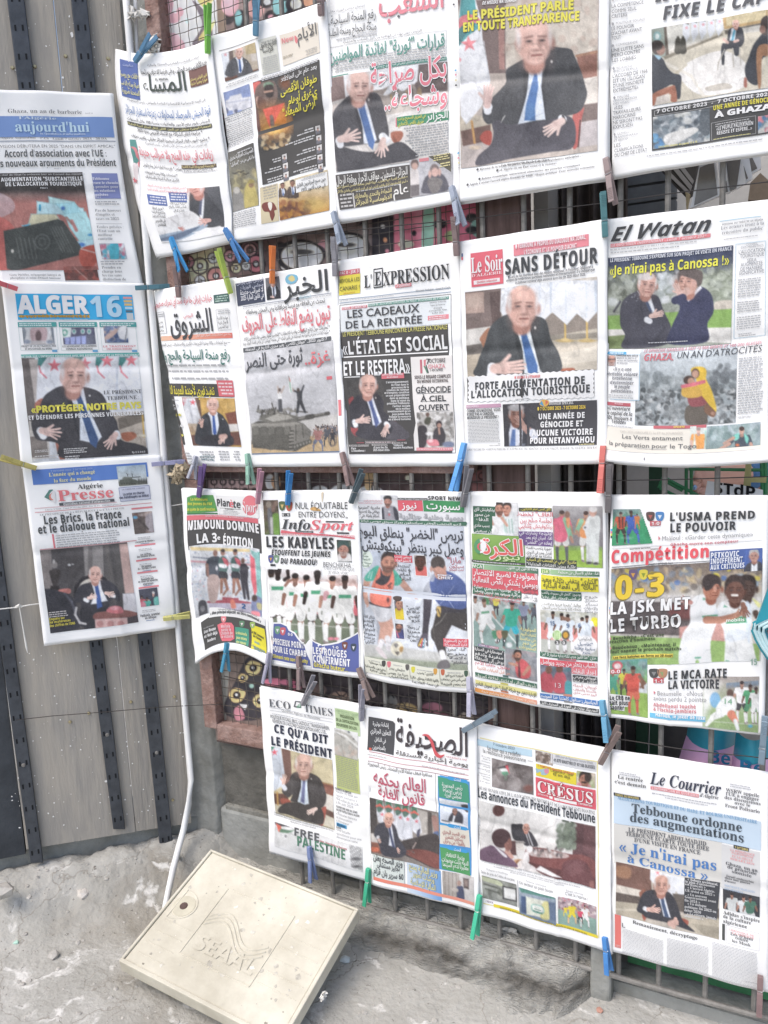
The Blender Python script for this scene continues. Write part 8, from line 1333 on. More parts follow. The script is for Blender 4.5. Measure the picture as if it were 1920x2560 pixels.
for y,c in((765,'469a78'),(1218,'e9e3d4'),(1432,'4f9a5c')):
 if y>800:p.Q([(838,y-5),(1115,y+62),(1128,y+230 if y<1400 else y+285),(838+(y-1218)*.1,y+190 if y<1400 else y+215)],c,1.6)
 p.Q([(838,y-10),(912,y+5),(925,y-2),(1095,y+36),(1108,y+60),(1085,y+66),(930,y+34),(905,y+20),(838,y+8)],'3f9fe0',2.4);p.T([('الحدث',975,1040,y+38,28)],'eaf4fb','A',KI)
p.T([('رئيس الجمهورية',860,1055,855,36),('يترأس إجتماعا',870,1050,905,38),('لمجلس الوزراء',882,1045,950,38)],'eef6f2','A',SH);p.T([('وزير الصيد البحري',865,1082,1300,36),('يستقبل ناشطين',890,1058,1350,36),('بالقطاع من وهران',872,1078,1390,36)],'b87a78','A',SH);p.T([('وزيرة الثقافة:',895,1075,1525,36),('الدولة بذلت مجهودات',858,1112,1570,40),('معتبرة لدعم السينما',868,1112,1615,40)],'eef6ee','A',SH)
p.B(195,1490,500,1735,'e3ece6',z=1);p.T([('وزير الصحة يعلن',205,482,1555,58),('تجهيز مستشفى',240,458,1618,54),('60 سرير بان قزام',208,492,1685,56)],'4a4b50','A');p.B(498,1558,502,1825,'9aa0a4',z=2,n=RU)
p.B(520,1575,858,1870,'d9e6f2','6fa3dd',ax=1,z=1);p.T([('وزير المالية يمنح',545,815,1640,54),('ورشات تطوير',580,788,1712,54),('المالية الإسلامية',560,800,1785,54)],'f0e690','A',halo='7aa0cc')
p.P(860,1665,1165,1890,lambda q:(q.fill('cfcbc8'),[q.po([(860+i*18,1640),(874+i*18,1640),(880+i*18,1930),(864+i*18,1930)],['a8a098','8f877f'][i%2],sm=0) for i in range(9)],q.pl([1060,1735,1115,1745,1115,1845,1065,1830],'4f4644'),q.pl([1070,1750,1105,1755,1105,1820,1072,1815],'8a7a74'),q.po([1000,1830,1030,1810,1062,1830,1070,1960,1010,1960],'4a4f66'),q.el(1022,1785,20,26,'a88a7e'),q.po([945,1830,1010,1840,1005,1870,950,1850],'b9b0a8')),z=1.6)
p.B(205,1720,1166,1752,'ee8570','f2a08a',ax=1,z=2)
# ---- E3
p=PAP['E3']
p.FR(104,207,1132,1600,8,'f2e7a4',.6);p.B(110,225,570,278,'c4e2f2',z=1.2);p.T([('7 octobre 2023',245,425,276,26,'6a7a86'),('Le jour qui a redéfini',200,474,314,38),('la résistance palestinienne',162,520,338,36),('...PAGE 3',528,578,410,12)],'55575b','r')
p.T([(t,x0,x1,y,14) for t,x0,x1,y in(('Il y a une',150,222,372),('année, la',158,222,392),('résistance',148,222,412),('palestinienne',122,222,430),('a franchi',160,222,456),('un cap décisif',120,222,472),('avec',185,222,500),("l'initiative de",128,222,512),("l'opération",145,222,536),('«Déluges',155,222,560),('d\'Al-Aqsa»',135,222,580))],'8a8c90','t','body_text')
def f(q):q.fill('8d8482').grad('a9a2a0','6a605e',390,680);q.clutter(['7a706e','9a9290','5d5351','b4adab','4f4745'],60,(235,400,580,690),24,70,4,.4);q.el(330,490,60,40,'b9b2ae',a=.6,soft=30);q.po([283,465,330,452,368,440,372,465,330,470,290,475],'3d3b3c');q.pl([345,452,368,442,382,515,362,490],'c4505a');q.po([300,480,350,475,368,500,330,510],'e2e2e0');q.po([315,505,362,500,370,520,340,535],'5f9a78');q.el(350,545,14,30,'7a8a7c',a=.7);q.el(540,640,40,30,'8a4a40',a=.6,soft=24);q.noise(.15,60,3)
p.P(233,385,582,625,f);p.B(596,318,1108,395,'d9dadd',z=1.2);p.P(600,322,742,415,lambda q:q.fill('9a8a80').clutter(['c9bfb4','6a5c54','8a7a70','55483f','d9d3ca'],60,(600,325,742,430),6,18,4).player(690,340,110,shirt='6a5a50',skin='a08a7c'),z=2)
p.T([("366e jour de l'agression contre Ghaza",765,1080,375,21,'8a8c92','rk'),('41.870 MARTYRS ET 97.166 BLESSÉS',752,1098,412,27,'5a5c60')],st='b',n=SH)
p.B(602,432,942,532,'ecd93c',z=1.5);p.T([('1 TUBE DES RÉSEAUX SOCIAUX',618,922,452,15,'d9705a','h'),("L'inspecteur Taher",728,918,494,24,'5f5f3a'),('43 ans déjà',745,890,528,28,'4a4a34')],st='r',n=SH);p.Q([602,470,630,480,700,475,712,500,690,525,650,525,640,500,610,510],'9fc0d0',2.4,1);p.Q([675,480,708,482,708,512,680,512],'d98aa0',2.8,1)
p.P(944,490,1102,612,lambda q:(q.fill('b9b09a').clutter(['9fae7a','d3d0b8','c9b4a4'],20,(944,490,1102,630),12,30,3),q.po([944,600,985,585,1040,600,1060,630,944,630],'e29aa0'),q.head(1010,560,56,turn=-.1,skin='b08472',bald=0,hair='332a28'),q.el(1040,545,30,44,'332a28',a=.9),q.ca(990,588,1022,590,6,6,'332a28')),z=2)
p.B(600,545,1106,705,'e8606e',z=1.5,n='masthead_band');p.T([('CRÉSUS',618,1082,664,100)],'fbf9f6','s',MH,halo='b9404c');p.B(715,700,945,722,'fbf9f6',z=2.5);p.T([('QUOTIDIEN NATIONAL',622,710,688,12,'f6d6d8'),("L'INFORMATION",960,1075,770,14,'fbeeee')],st='h',n=MH)
p.T([("HAUSSE SIGNIFICATIVE DE L'ALLOCATION TOURISTIQUE ET DE LA BOURSE ESTUDIANTINE",116,1100,640,30)],'6a6b70','t',KI);p.T([('Les annonces du Président Tebboune',118,1100,710,76)],'3c4048','b')
def f(q):
 q.fill('e6e3e0').grad('ecebe8','e0dcd8',740,1200);q.pl([920,925,1105,960,1105,1480,900,1420],'5f4244');q.pl([920,925,1000,940,1000,1180,930,1180],'523a3c',a=.7);q.el(290,825,50,50,'6a4644');q.el(290,825,40,40,'5a3a38')
 q.clutter(['6a7464','8a9484','545c50','a9b0a4','757f6e','4a5148'],110,(790,940,930,1150),10,26,6,.8);q.po([790,960,830,930,920,960,940,1060,920,1150,860,1160,800,1120],'6d7768',a=.55,soft=30);q.ln([(830,910),(870,920)],10,'5a6256');q.ln([(905,915),(915,940)],10,'5a6256')
 q.po([395,950,440,940,500,950,540,1080,420,1070],'39383c');q.po([490,1000,470,1060,500,1110,560,1130,620,1120,590,1050,550,1000],'3d3b40');q.pl([510,1000,540,1010,580,1120,550,1120],'e2e2e6');q.ca(530,1020,560,1115,6,9,'4a4648');q.head(520,972,36,turn=.15,skin='cfa79a',hair='d6cfca')
 q.pl([415,1080,500,1085,500,1160,430,1160],'d9d2ca');q.ln([(425,1090),(505,1095)],7,'9a9490');q.po([520,1150,660,1140,880,1190,1000,1200,1100,1260,1100,1420,640,1300,540,1260],'7a4a48');q.po([520,1150,640,1150,860,1190,840,1225,580,1210],'cbb9b4',a=.9);q.clutter(['5a5052','ece8e6','8a7f7c'],24,(560,1140,860,1215),5,20,3);q.el(550,1150,26,30,'ece9e8');q.po([510,1180,540,1180,545,1260,500,1270],'e9e4e2');q.pl([380,1080,430,1080,440,1200,390,1200],'5a3f3e')
 q.po([540,1260,700,1300,900,1340,1100,1400,1100,1480,700,1380],'5d3a3a');q.po([420,1240,490,1240,470,1310,430,1310],'c9a080');q.el(455,1265,22,24,'8a6040');q.po([480,1240,560,1280,600,1310,580,1340,440,1310],'efe9e6',a=.9);q.pl([600,1320,640,1290,820,1390,740,1380],'f0eeec')
 q.po([135,1160,200,1125,240,1120,350,1180,400,1230,450,1300,300,1280,135,1235],'6a5264');q.po([250,1120,345,1190,360,1220,320,1200],'e6e2e6');q.ca(360,1170,400,1215,20,16,'c9988a',a=.9);q.el(315,1060,78,80,'4a3638');q.el(370,1110,32,56,'8a5f56');q.el(305,1045,72,66,'453234')
 q.po([820,1330,840,1260,920,1235,1020,1260,1075,1370,1090,1480,860,1420],'6a4446');q.el(930,1310,80,60,'80585a',a=.7,soft=40);q.el(1070,1450,20,40,'a8756c',a=.7)
p.P(125,740,1104,1240,f,z=1)
p.T([("Le président de la République, Abdelmadjid Tebboune a présidé, hier dimanche, une réunion du Conseil des ministres",150,1085,1250,16),("le contrôle économique et social et le suivi des décisions concernant l'augmentation de la bourse",250,975,1298,16),("au titre de l'exercice économique et de la rentrée des commissions",388,840,1345,16)],'a2a3a7','t',CA)
p.T([('Mostaganem et Oran/Drogue',190,370,1322,17,'a9aaae'),('Saisie de près de 5 kilos de cocaïne',145,425,1345,24),('Finance islamique',520,690,1420,17,'a9aaae'),('Un secteur en plein boom',465,745,1438,28),('Équipe nationale',858,1000,1500,17,'a9aaae'),("C'est la reprise !",848,1040,1530,28)],'6f7075','r',SH)
p.P(148,1368,446,1555,lambda q:(q.fill('8d908a').clutter(['6a6d66','b4b6ae','55584f','9a9c94'],40,(150,1370,445,1580),12,34,4,.6),q.po([150,1375,300,1420,320,1460,250,1440,160,1410],'c9cfae'),q.ln([(170,1440),(300,1480)],6,'5a5d55'),q.ln([(180,1480),(300,1520)],6,'5a5d55'),q.pl([330,1465,435,1485,435,1580,335,1560],'e9e9e6'),q.ln([(328,1462),(438,1484),(438,1585),(330,1562),(328,1462)],5,'3d3d3f')))
p.P(458,1468,772,1688,lambda q:(q.fill('8fa0b4').grad('a8b4c0','6f8096',1470,1740),q.pl([460,1470,760,1530,760,1570,480,1510],'55857a'),q.pl([478,1540,520,1550,525,1690,480,1680],'46587a'),q.pl([520,1545,705,1590,715,1735,525,1695],'e6e9da'),q.po([660,1600,710,1600,715,1735,640,1720],'d9cf7a',a=.7),q.po([570,1610,660,1630,665,1690,575,1670],'8fc0b4'),q.po([578,1618,655,1636,658,1682,582,1664],'eef2ea'),q.pl([710,1590,765,1600,770,1750,720,1740],'5f6f8a')));p.T([('FINANCE',590,645,1648,9,'8fb4a4'),('ISLAMIQUE',580,658,1668,15,'5f9a88')],st='h',n='sign_lettering')
p.P(788,1548,1110,1775,lambda q:(q.fill('8aa08c'),q.pl([780,1540,1115,1610,1115,1740,780,1640],'a9949a'),q.clutter(['c9b4b8','8a7078','e2dcdc','b8606a','6a5a60','d9cfc0'],170,(790,1550,1112,1700),4,9,4,.9),q.pl([780,1650,1115,1740,1115,1860,780,1790],'86a59a'),q.player(905,1600,180,shirt='e0cc3c',shorts='e0cc3c',socks='d9b48a',skin='b88a72',step=.12,arms=(-.4,.3)),q.player(850,1625,90,shirt='e0cc3c',skin='b88a72'),q.player(1012,1620,190,shirt='ecebe9',socks='ecebe9',skin='c49a88',step=.12),q.player(975,1650,130,shirt='d9506c',shorts='3f3f46',socks='3f3f46',skin='a07a68',step=.1)))
p.T([('CRÉSUS',182,245,1588,16)],'6a4a80','s',MH);p.B(248,1608,1120,1634,'f2dd3c',z=1.4);p.T([('QUOTIDIEN NATIONAL ■ LUNDI 7 OCTOBRE 2024 ■ 9e ANNÉE N°2591 ■ PRIX 30 DA',300,1030,1642,12)],'a8962c','h','dateline')
for x,y0,y1 in((452,1410,1640),(782,1490,1760)):p.B(x,y0,x+3,y1,'b4b5b9',z=2,n=RU)
# ---- E4
p=PAP['E4']
p.G(210,268,380,298,14,'c9cace',rag=.3);p.T([('La rentrée',198,392,322,28),("c'est demain",175,415,358,28)],'4f5156','s',SH);p.T([('Le Courrier',445,992,365,96)],'363a4a','j',MH);p.B(450,385,820,410,'f08f94',z=1.4);p.T([("L'INFORMATION AU QUOTIDIEN",462,812,405,17)],'fbdcde','h',MH);p.T([("d'Algérie",828,972,463,28)],'484b55','j',MH);p.G(460,430,980,446,15,'b9bac0',dens=.4);p.G(560,465,930,480,15,'c4c5ca',dens=.4)
p.G(1060,360,1240,392,14,'c9cace',rag=.3);p.T([('WSRW appelle',1028,1286,424,27),("l'UE à engager",1028,1284,452,27),('des discussions',1018,1295,480,27),('avec le',1095,1216,520,25),('Front Polisario',1022,1288,542,27)],'5a5c62','s',SH)
p.B(166,432,372,456,'3f4350',z=3);p.T([('CONSEIL DES MINISTRES',180,360,453,16)],'d9c77a','h',KI,7);p.B(166,458,1298,668,'cfe3f4',z=1);p.T([('ALLOCATIONS TOURISTIQUE ET DU HADJ, ET BOURSE UNIVERSITAIRE',196,1268,482,25)],'7fb0d8','s',KI);p.T([('Tebboune ordonne',305,1152,584,72),('des augmentations',292,1165,655,74)],'46505a','s')
p.B(168,672,996,975,'e2e0da',z=.9);p.T([('LE PRÉSIDENT ABDELMADJID',280,878,730,32),('TEBBOUNE ÉCARTE TOUTE IDÉE',260,900,762,32),("D'UNE VISITE EN FRANCE",325,832,810,32)],'5f6166','s',KI);p.T([("« Je n'irai pas",210,955,878,74),('à Canossa »',272,890,965,70)],'4a7cc0','s')
def f(q):
 q.fill('c9bfb2');q.pl([180,965,450,1000,460,1220,190,1160],'7a5a50');q.po([190,1000,290,1010,290,1090,195,1080],'b98a6a',a=.8,soft=20);q.pl([185,1140,440,1200,420,1280,185,1200],'dcd3c6');q.pl([182,1200,400,1240,360,1300,182,1270],'5f544e');q.pl([182,1270,370,1290,420,1440,182,1370],'b5ab98');q.ln([(182,1330),(360,1340)],8,'d3cab8',.8)
 for x0,x1,ly in((450,560,1180),(560,650,1240),(645,715,1260)):q.pl([(x0,1010),(x1,1025),(x1+5,ly-60),((x0+x1)/2+10,ly),(x0-5,ly-80)],'e9ebef');q.star((x0+x1)/2,1050,20,'e58a90')
 q.po([620,1210,720,1220,980,1330,980,1420,640,1340],'5a524c',a=.9,sm=0);q.pl([650,1380,980,1400,985,1570,760,1500],'b9af9c');q.po([760,1440,985,1470,985,1560,860,1530],'8f8878',a=.6,sm=0)
 q.po([365,1200,410,1180,400,1300,370,1240],'8a5a4a');q.po([680,1400,740,1420,730,1460,690,1450],'9a5548');q.po([385,1370,420,1385,400,1420],'9a5548')
 q.po([490,1180,400,1200,360,1280,345,1340,390,1370,430,1400,600,1440,680,1470,790,1505,700,1420,670,1340,640,1260,590,1200],'3a3a40');q.pl([500,1200,525,1230,555,1215,580,1310,605,1395,550,1385,530,1300],'e2e6ee');q.pl([525,1232,548,1230,560,1290,592,1395,560,1390,535,1300],'40506e');q.head(532,1145,74,turn=.25,skin='dcb8ab',hair='dcd8d4');q.ca(405,1325,420,1335,16,15,'e6e9ee');q.hand(465,1335,44,.1,1,'dcb4a6',.1);q.hand(635,1430,36,1.8,1,'dcb4a6',.1);q.ca(600,1440,640,1432,22,26,'dcb4a6')
p.P(184,965,975,1368,f,z=1.3);p.Q([712,1085,985,1125,958,1415,705,1362],'45474c',3)
p.T([(t,x0,x1,y,20) for t,x0,x1,y in(("« Sahara occidental,",735,968,1105),("le plan d'autonomie",718,945,1122),('est français »',716,872,1142),("« L'accord Algérie-",735,945,1168),('UE révisé en 2025 »',715,945,1190),('« Un nouveau',735,882,1222),('Gouvernement avant',714,955,1240),('fin 2024 »',712,830,1266),('« Un dialogue',735,880,1292),('politique fin 2025 ou',712,955,1315),('début 2026',710,838,1342),('« Le citoyen, jamais',730,955,1368),('abandonné »',710,856,1386))],'e6e6e6','s',SH)
p.B(996,830,1290,1170,'dcdcdc',z=1,n='panel');p.B(1088,834,1205,862,'3f4350',z=3);p.T([('7 OCTOBRE',1096,1198,858,17)],'d9c77a','h',KI,7);p.T([('LA RÉSISTANCE',1062,1250,878,16),('PALESTINIENNE',1072,1240,900,16),('ET LE SIÈCLE',1075,1235,925,16),('ISRAÉLIEN',1062,1248,945,16)],'eda0a4','s',KI);p.T([('Ghaza, un an',1028,1272,985,26),('de génocide',1040,1264,1012,26),('sioniste',1075,1225,1048,26),('Israël embourbée',1032,1245,1078,17),("dans une guerre",1020,1215,1092,17),("d'usure",1018,1105,1114,17)],'5a5c62','s',SH);p.T([('NOUVEAUX MAILLOTS',1018,1250,1150,16,'a4bcd9'),('DES FENNECS',1018,1160,1176,16,'a4bcd9')],st='s',n=KI)
p.P(1006,1172,1288,1325,lambda q:(q.fill('3f4045'),q.player(1075,1205,260,shirt='dfe3e2',skin='b58674',hair='3a3030'),q.player(1165,1225,260,shirt='e6e9ea',skin='b58674',hair='3a3030'),q.player(1215,1230,260,shirt='4f7a68',shorts='e2e2e2',skin='8a6252',hair='2f2726')))
p.T([("Adidas s'inspire",1008,1290,1362,27),('de la culture',1006,1222,1392,27),('algérienne',1006,1192,1428,27)],'55575c','s',SH);p.B(1000,1440,1020,1565,'4a4c4a',z=2);p.FR(1030,1450,1285,1590,3,'d0d0d2',1);p.T([('CHRONIQUE DE',1050,1245,1488,15),('LA LIBERTÉ',1075,1245,1515,15)],'eeb0b2','s',KI);p.T([("Les D'hem",1062,1236,1524,24),('contre',1100,1200,1555,24),('les Mosk',1075,1220,1578,24)],'5f6166','s',SH)
p.B(175,1368,222,1622,'ee7a72',z=1.5);p.T([("L'ÉDITO",182,216,1618,20)],'f8c2bd','h',KI);p.T([('L',232,256,1465,34)],'5a5c60','r','body_text');p.T([('Remaniement, décryptage',312,812,1436,26)],'484a4e','s')
for x0,x1,y0,y1 in((232,552,1470,1690),(572,900,1540,1780),(920,1275,1570,1860)):p.G(x0+2,y0+4,x1-2,y1-6,10.2,'a2a3a7',rag=.02,dens=.34)
p.G(1170,1875,1275,1886,10,'b4b5b9')
# ============= things on the ground, at the corner and behind the grille
M_CREAM=mat('cream_plastic','ded9c9',rough=0.75,nscale=5,col2='bfb9a8',bump=0.12,bscale=50,spec=0.25)
M_CREAM2=mat('cream_plastic_rubbed','cdc7b3',rough=0.8,noise=.15,nscale=40,spec=0.2)
# ---- meter box cover lying on the ground
P0,P1,P2=ground_at(527,2122,.105),ground_at(897,2272,.06),ground_at(296,2401,.022)
U,Vv=P1-P0,P2-P0;Nl=_n(np.cross(Vv,U))
lid=empty('meter_box_cover',tuple(P0));tag(lid,'dirty cream plastic meter box cover lying aslant on the ground','cover')
LB=lambda u,v,h=0.0:u*U+v*Vv+Nl*h
def lpatch(mb,pts,h0,h1):
 n=len(pts);mb.add([LB(u,v,h0) for u,v in pts]+[LB(u,v,h1) for u,v in pts],[tuple(range(n,2*n)),tuple(range(n))[::-1]]+[(i,(i+1)%n,(i+1)%n+n,i+n) for i in range(n)])
def rr(a,b,c,d):return[(a,b),(a,d),(c,d),(c,b)]
mb=MB();lpatch(mb,rr(.018,.018,.975,.97),-.016,-.004);bevel(mb.build('cover_plate',M_CREAM,lid),.002)
mb=MB()
for q in(rr(0,0,1,.016),rr(0,.972,1,1),rr(0,.016,.016,.972),rr(.978,.016,1,.972)):lpatch(mb,q,-.034,0)
bevel(mb.build('rim',M_CREAM,lid),.002)
mb=MB();lpatch(mb,rr(.03,.03,.985,.985),-.045,-.035);mb.build('skirt',M_CREAM2,lid)
def ridge(mb,pts,w=.004,h=.0016):
 pts=[LB(u,v,-.0038) for u,v in pts];k=len(pts);V=[];
 for i,q in enumerate(pts):
  t=_n(pts[min(i+1,k-1)]-pts[max(i-1,0)]);s_=np.cross(Nl,t)*w/2
  V+=[q-s_,q-s_*.5+Nl*h,q+s_*.5+Nl*h,q+s_]
 mb.add(V,[(i*4+j,i*4+j+1,i*4+j+5,i*4+j+4) for i in range(k-1) for j in range(3)])
mb=MB();fq=[(.26,.23),(.70,.23),(.70,.78),(.26,.78)]
for i in range(4):ridge(mb,[fq[i],fq[(i+1)%4]],.004)
for d in(0,.035,.07):ridge(mb,[(.27+.40*t,.47+d-.075*math.sin(t*6.28)+.03*t) for t in np.linspace(0,1,26)],.006,.002)
for i in range(6):ridge(mb,[(.73,.28+i*.09),(.95,.28+i*.09)],.0025,.001)
for i in range(4):ridge(mb,[(.05,.62+i*.09),(.23,.62+i*.09)],.0025,.001)
ridge(mb,[(.055,.36),(.055,.60)],.003);ridge(mb,[(.055+.12*math.cos(a),.48+.12*math.sin(a)) for a in np.linspace(-1.5,1.5,16)],.003)
mb.build('moulded_ridges',M_CREAM,lid)
lay=layout('SEAAL','b');V2,T2,W2=lay;k=.37/W2
obj('moulded_lettering',np.array([LB(.305+x*k,.715-y*k*1.25,-.0022) for x,y in V2]),T2,M_CREAM,lid)
mb=MB();mb.tube([LB(.10,.483,-.006),LB(.10,.483,-.003)],[.03,.028],20);mb.build('lock_boss',M_CREAM2,lid);MB().tube([LB(.10,.483,-.004),LB(.10,.483,-.0024)],.010,12).build('key_hole',M_WOOD,lid)
g=np.random.default_rng(6);mb=MB()
for _ in range(110):
 u,v,r=g.uniform(.05,.95),g.uniform(.05,.95),g.uniform(.004,.016)*g.choice([.3,.6,1]);lpatch(mb,[(u+r*math.cos(a)*g.uniform(.5,1.3),v+r*math.sin(a)*g.uniform(.5,1.8)) for a in np.linspace(6.28,0,9)[:-1]],-.0039,-.0034)
mb.build('stain',mat('worn_patch','efebdf',rough=.8,col2='8f897c',nscale=14),lid)
# ---- white pipes at the corner
def lp(px,py,off):return left_at(px,py,off)
def surf_at(px,py,up=0.0):
 z=0.0
 for _ in range(12):q=ground_at(px,py,z);z=float(gz(q[0:1],q[1:2])[0])+up
 return q
tag(MB().tube([lp(312,-40,.03)]+[lp(312+(477-312)*t,-40+1990*t,.03) for t in np.linspace(.05,1,12)]+[lp(472,2010,.034),lp(459,2074,.045),lp(446,2120,.07)]+[surf_at(px,py,.012) for px,py in((433,2172),(417,2250),(408,2300))],.0085,14).build('pipe',M_PVC,smooth=True),'thick white plastic pipe running down the corner and bending into the ground','pipe')
tag(MB().tube([lp(337,-40,.02),lp(340,60,.02),lp(343,140,.02),lp(352,320,.012)],.0045,10).build('pipe',M_PVC,smooth=True),'thin white plastic pipe right of the thick one, cut by the picture top','pipe')
# ---- cords the pegs are clipped to
M_CORD=mat('white_cord','e2e0da',rough=.9);M_WIRE=mat('dark_wire','4a4746',rough=.6,metal=.5)
mb=MB();mb.tube([lp(-40,1527,.02),lp(45,1518,.022),lp(75,1512,.03),lp(230,1475,.03),lp(430,1266,.03)][:3]+[lp(110,1508,.025),lp(300,1490,.02),lp(405,1268,.03),lp(470,1258,.03)],.0016,6);mb.tube([lp(48,1515,.024),lp(54,1550,.024),lp(60,1585,.024),lp(66,1618,.026),lp(69,1632,.026)],[.0012,.0014,.0016,.0026,.0008],6);mb.tube([lp(40,1518,.02),lp(48,1512,.028),lp(54,1517,.02)],.0036,6)
tag(mb.build('cord',M_CORD),'white cord with a knot and a dangling end behind the oval chair paper','cord')
tag(MB().tube([lp(40,1800,.016),lp(130,1790,.016),lp(260,1780,.016),lp(400,1768,.02),lp(470,1764,.04),at(520,1762,-.006),at(548,1761,-.004)],.0010,6).build('wire',M_WIRE),'thin dark wire stretched across the hoarding to the rusty window frame','wire')
for y0,y1,lb in((610,560,'second'),(1196,1170,'third'),(1700,1850,'lowest')):
 A,B=at(420 if y0<1600 else 560,y0 if y0!=1700 else 1690,-.004),at(1930,{610:452,1196:1192,1700:1900}[y0],-.004)
 tag(MB().tube([A*(1-t)+B*t-np.array([0,.004*math.sin(t*30),.012*math.sin(t*3.14)]) for t in np.linspace(0,1,30)],.0011,5).build('wire',M_WIRE),f'thin wire the pegs of the {lb} row of newspapers are clipped to','wire')
 # ---- rubble
g=np.random.default_rng(12)
def rock(px,py,r,c,lb,cat='stone',z=None):
 q=surf_at(px,py,r*.25);bm=bmesh_ico(r,int(px));o=obj(cat,bm[0],bm[1],c);o.location=q;tag(o,lb,cat);return o
def bmesh_ico(r,seed):
 t=(1+5**.5)/2;V=np.array([(-1,t,0),(1,t,0),(-1,-t,0),(1,-t,0),(0,-1,t),(0,1,t),(0,-1,-t),(0,1,-t),(t,0,-1),(t,0,1),(-t,0,-1),(-t,0,1)],float)
 Fc=[(0,11,5),(0,5,1),(0,1,7),(0,7,10),(0,10,11),(1,5,9),(5,11,4),(11,10,2),(10,7,6),(7,1,8),(3,9,4),(3,4,2),(3,2,6),(3,6,8),(3,8,9),(4,9,5),(2,4,11),(6,2,10),(8,6,7),(9,8,1)]
 gg=np.random.default_rng(seed);V=V/1.9*r*gg.uniform(.7,1.2,(12,1))*np.array([1.15,.9,.7]);return V,Fc
MS=mat('pale_stone','d9d3cb',rough=.9,noise=.15,nscale=60,bump=.4);MS2=mat('grey_stone','b9b5ae',rough=.9,noise=.2,nscale=60,bump=.4)
rock(208,2236,.018,MS,'largest pale pinkish stone on the ground left of the cream cover');rock(134,2388,.015,MS2,'grey stone left of the cream cover, nearest its lower corner');rock(117,2288,.007,MS,'small pale pebble below the largest stone');rock(146,2422,.006,MS,'small orange-tinted pebble at the lower left');rock(57,2460,.007,MS2,'dark little pebble near the bottom left corner');rock(40,2356,.007,mat('mint_glass','b9dccb',rough=.2),'pale green glass pebble at the left edge','pebble');rock(1499,2526,.009,mat('terracotta','b98d7d',rough=.9,noise=.2),'terracotta brick chip at the foot of the concrete edge','brick chip');rock(10,2225,.03,MS2,'broken cement lump at the left picture edge','cement lump');rock(862,2398,.014,mat('pale_plastic_scrap','d6dedf',rough=.4),'pale plastic scrap right of the cream cover','plastic scrap')
gv,gf=[],[]
for _ in range(900):
 px,py=(g.uniform(0,540),2140+420*g.random()**2) if g.random()<.6 else(g.uniform(620,1480),g.uniform(2230,2560))
 q=surf_at(px,py);V,Fc=bmesh_ico(g.choice([.0012,.002,.0035,.007],p=[.5,.3,.14,.06]),int(px*3));b=len(gv);gv+=[tuple(v+q) for v in V];gf+=[tuple(i+b for i in f_) for f_ in Fc]
o=obj('grit',gv,gf,MS2);o['kind']='stuff';o['label']='fine grit and crumbs of cement strewn over the ground';o['category']='grit'
# ---- rags and paper at the frame
def crumple(name,pts,m,lb,cat,y=-.004,amp=.012,seed=1,plane=at):
 n=14;c=np.array([plane(a,b,y) for a,b in pts]);V=[];ce=c.mean(0)
 gg=np.random.default_rng(seed);K=len(pts)*6
 ring=np.array([c[int(i/6)]*(1-(i%6)/6)+c[(int(i/6)+1)%len(pts)]*((i%6)/6) for i in range(K)]);V=[ce+np.array([0,-amp,0])]
 for s_ in(.3,.55,.8,1):V+=[ce+(q-ce)*s_+gg.normal(0,amp*.35,3)+np.array([0,-amp*(1-s_),0]) for q in ring]
 Fc=[(0,1+i,1+(i+1)%K) for i in range(K)]+[(1+k*K+i,1+(k+1)*K+i,1+(k+1)*K+(i+1)%K,1+k*K+(i+1)%K) for k in range(3) for i in range(K)]
 o=obj(name,V,Fc,m);so=o.modifiers.new('thickness','SOLIDIFY');so.thickness=.0012;tag(o,lb,cat);return o
M_RAG=mat('plastic_film','e2dfd9',rough=.4,noise=.15,spec=.5)
crumple('plastic_rag',[(368,130),(385,88),(396,92),(402,134),(388,138)],M_RAG,'torn white plastic tied to the mesh beside the tilted steel blue peg','rag',seed=3)
crumple('plastic_rag',[(318,30),(330,20),(345,40),(374,34),(372,42),(345,50),(325,48)],M_RAG,'torn white plastic sheet between the two white pipes at the top','rag',y=.0,seed=5)
crumple('crumpled_paper',[(436,1176),(448,1164),(468,1168),(470,1180),(456,1188),(448,1208),(438,1200)],mat('brown_paper','c3b49a',rough=.9,noise=.25),'crumpled brown paper stuffed beside the pipe under the orange strip paper','paper',seed=7,amp=.018)
crumple('torn_paper',[(1228,2330),(1258,2318),(1290,2322),(1300,2342),(1262,2338),(1246,2352),(1234,2350)],mat('torn_paper','d6d2c9',rough=.9,noise=.2),'torn scrap of paper stuck to the blocks under the yellow bordered paper','paper',y=.04,seed=9,amp=.004)
crumple('foil_scrap',[(800,2495),(812,2478),(816,2484),(806,2500)],M_RAG,'curled strip of foil on the ground right of the cream cover','scrap',y=-.33,seed=4,amp=.006)
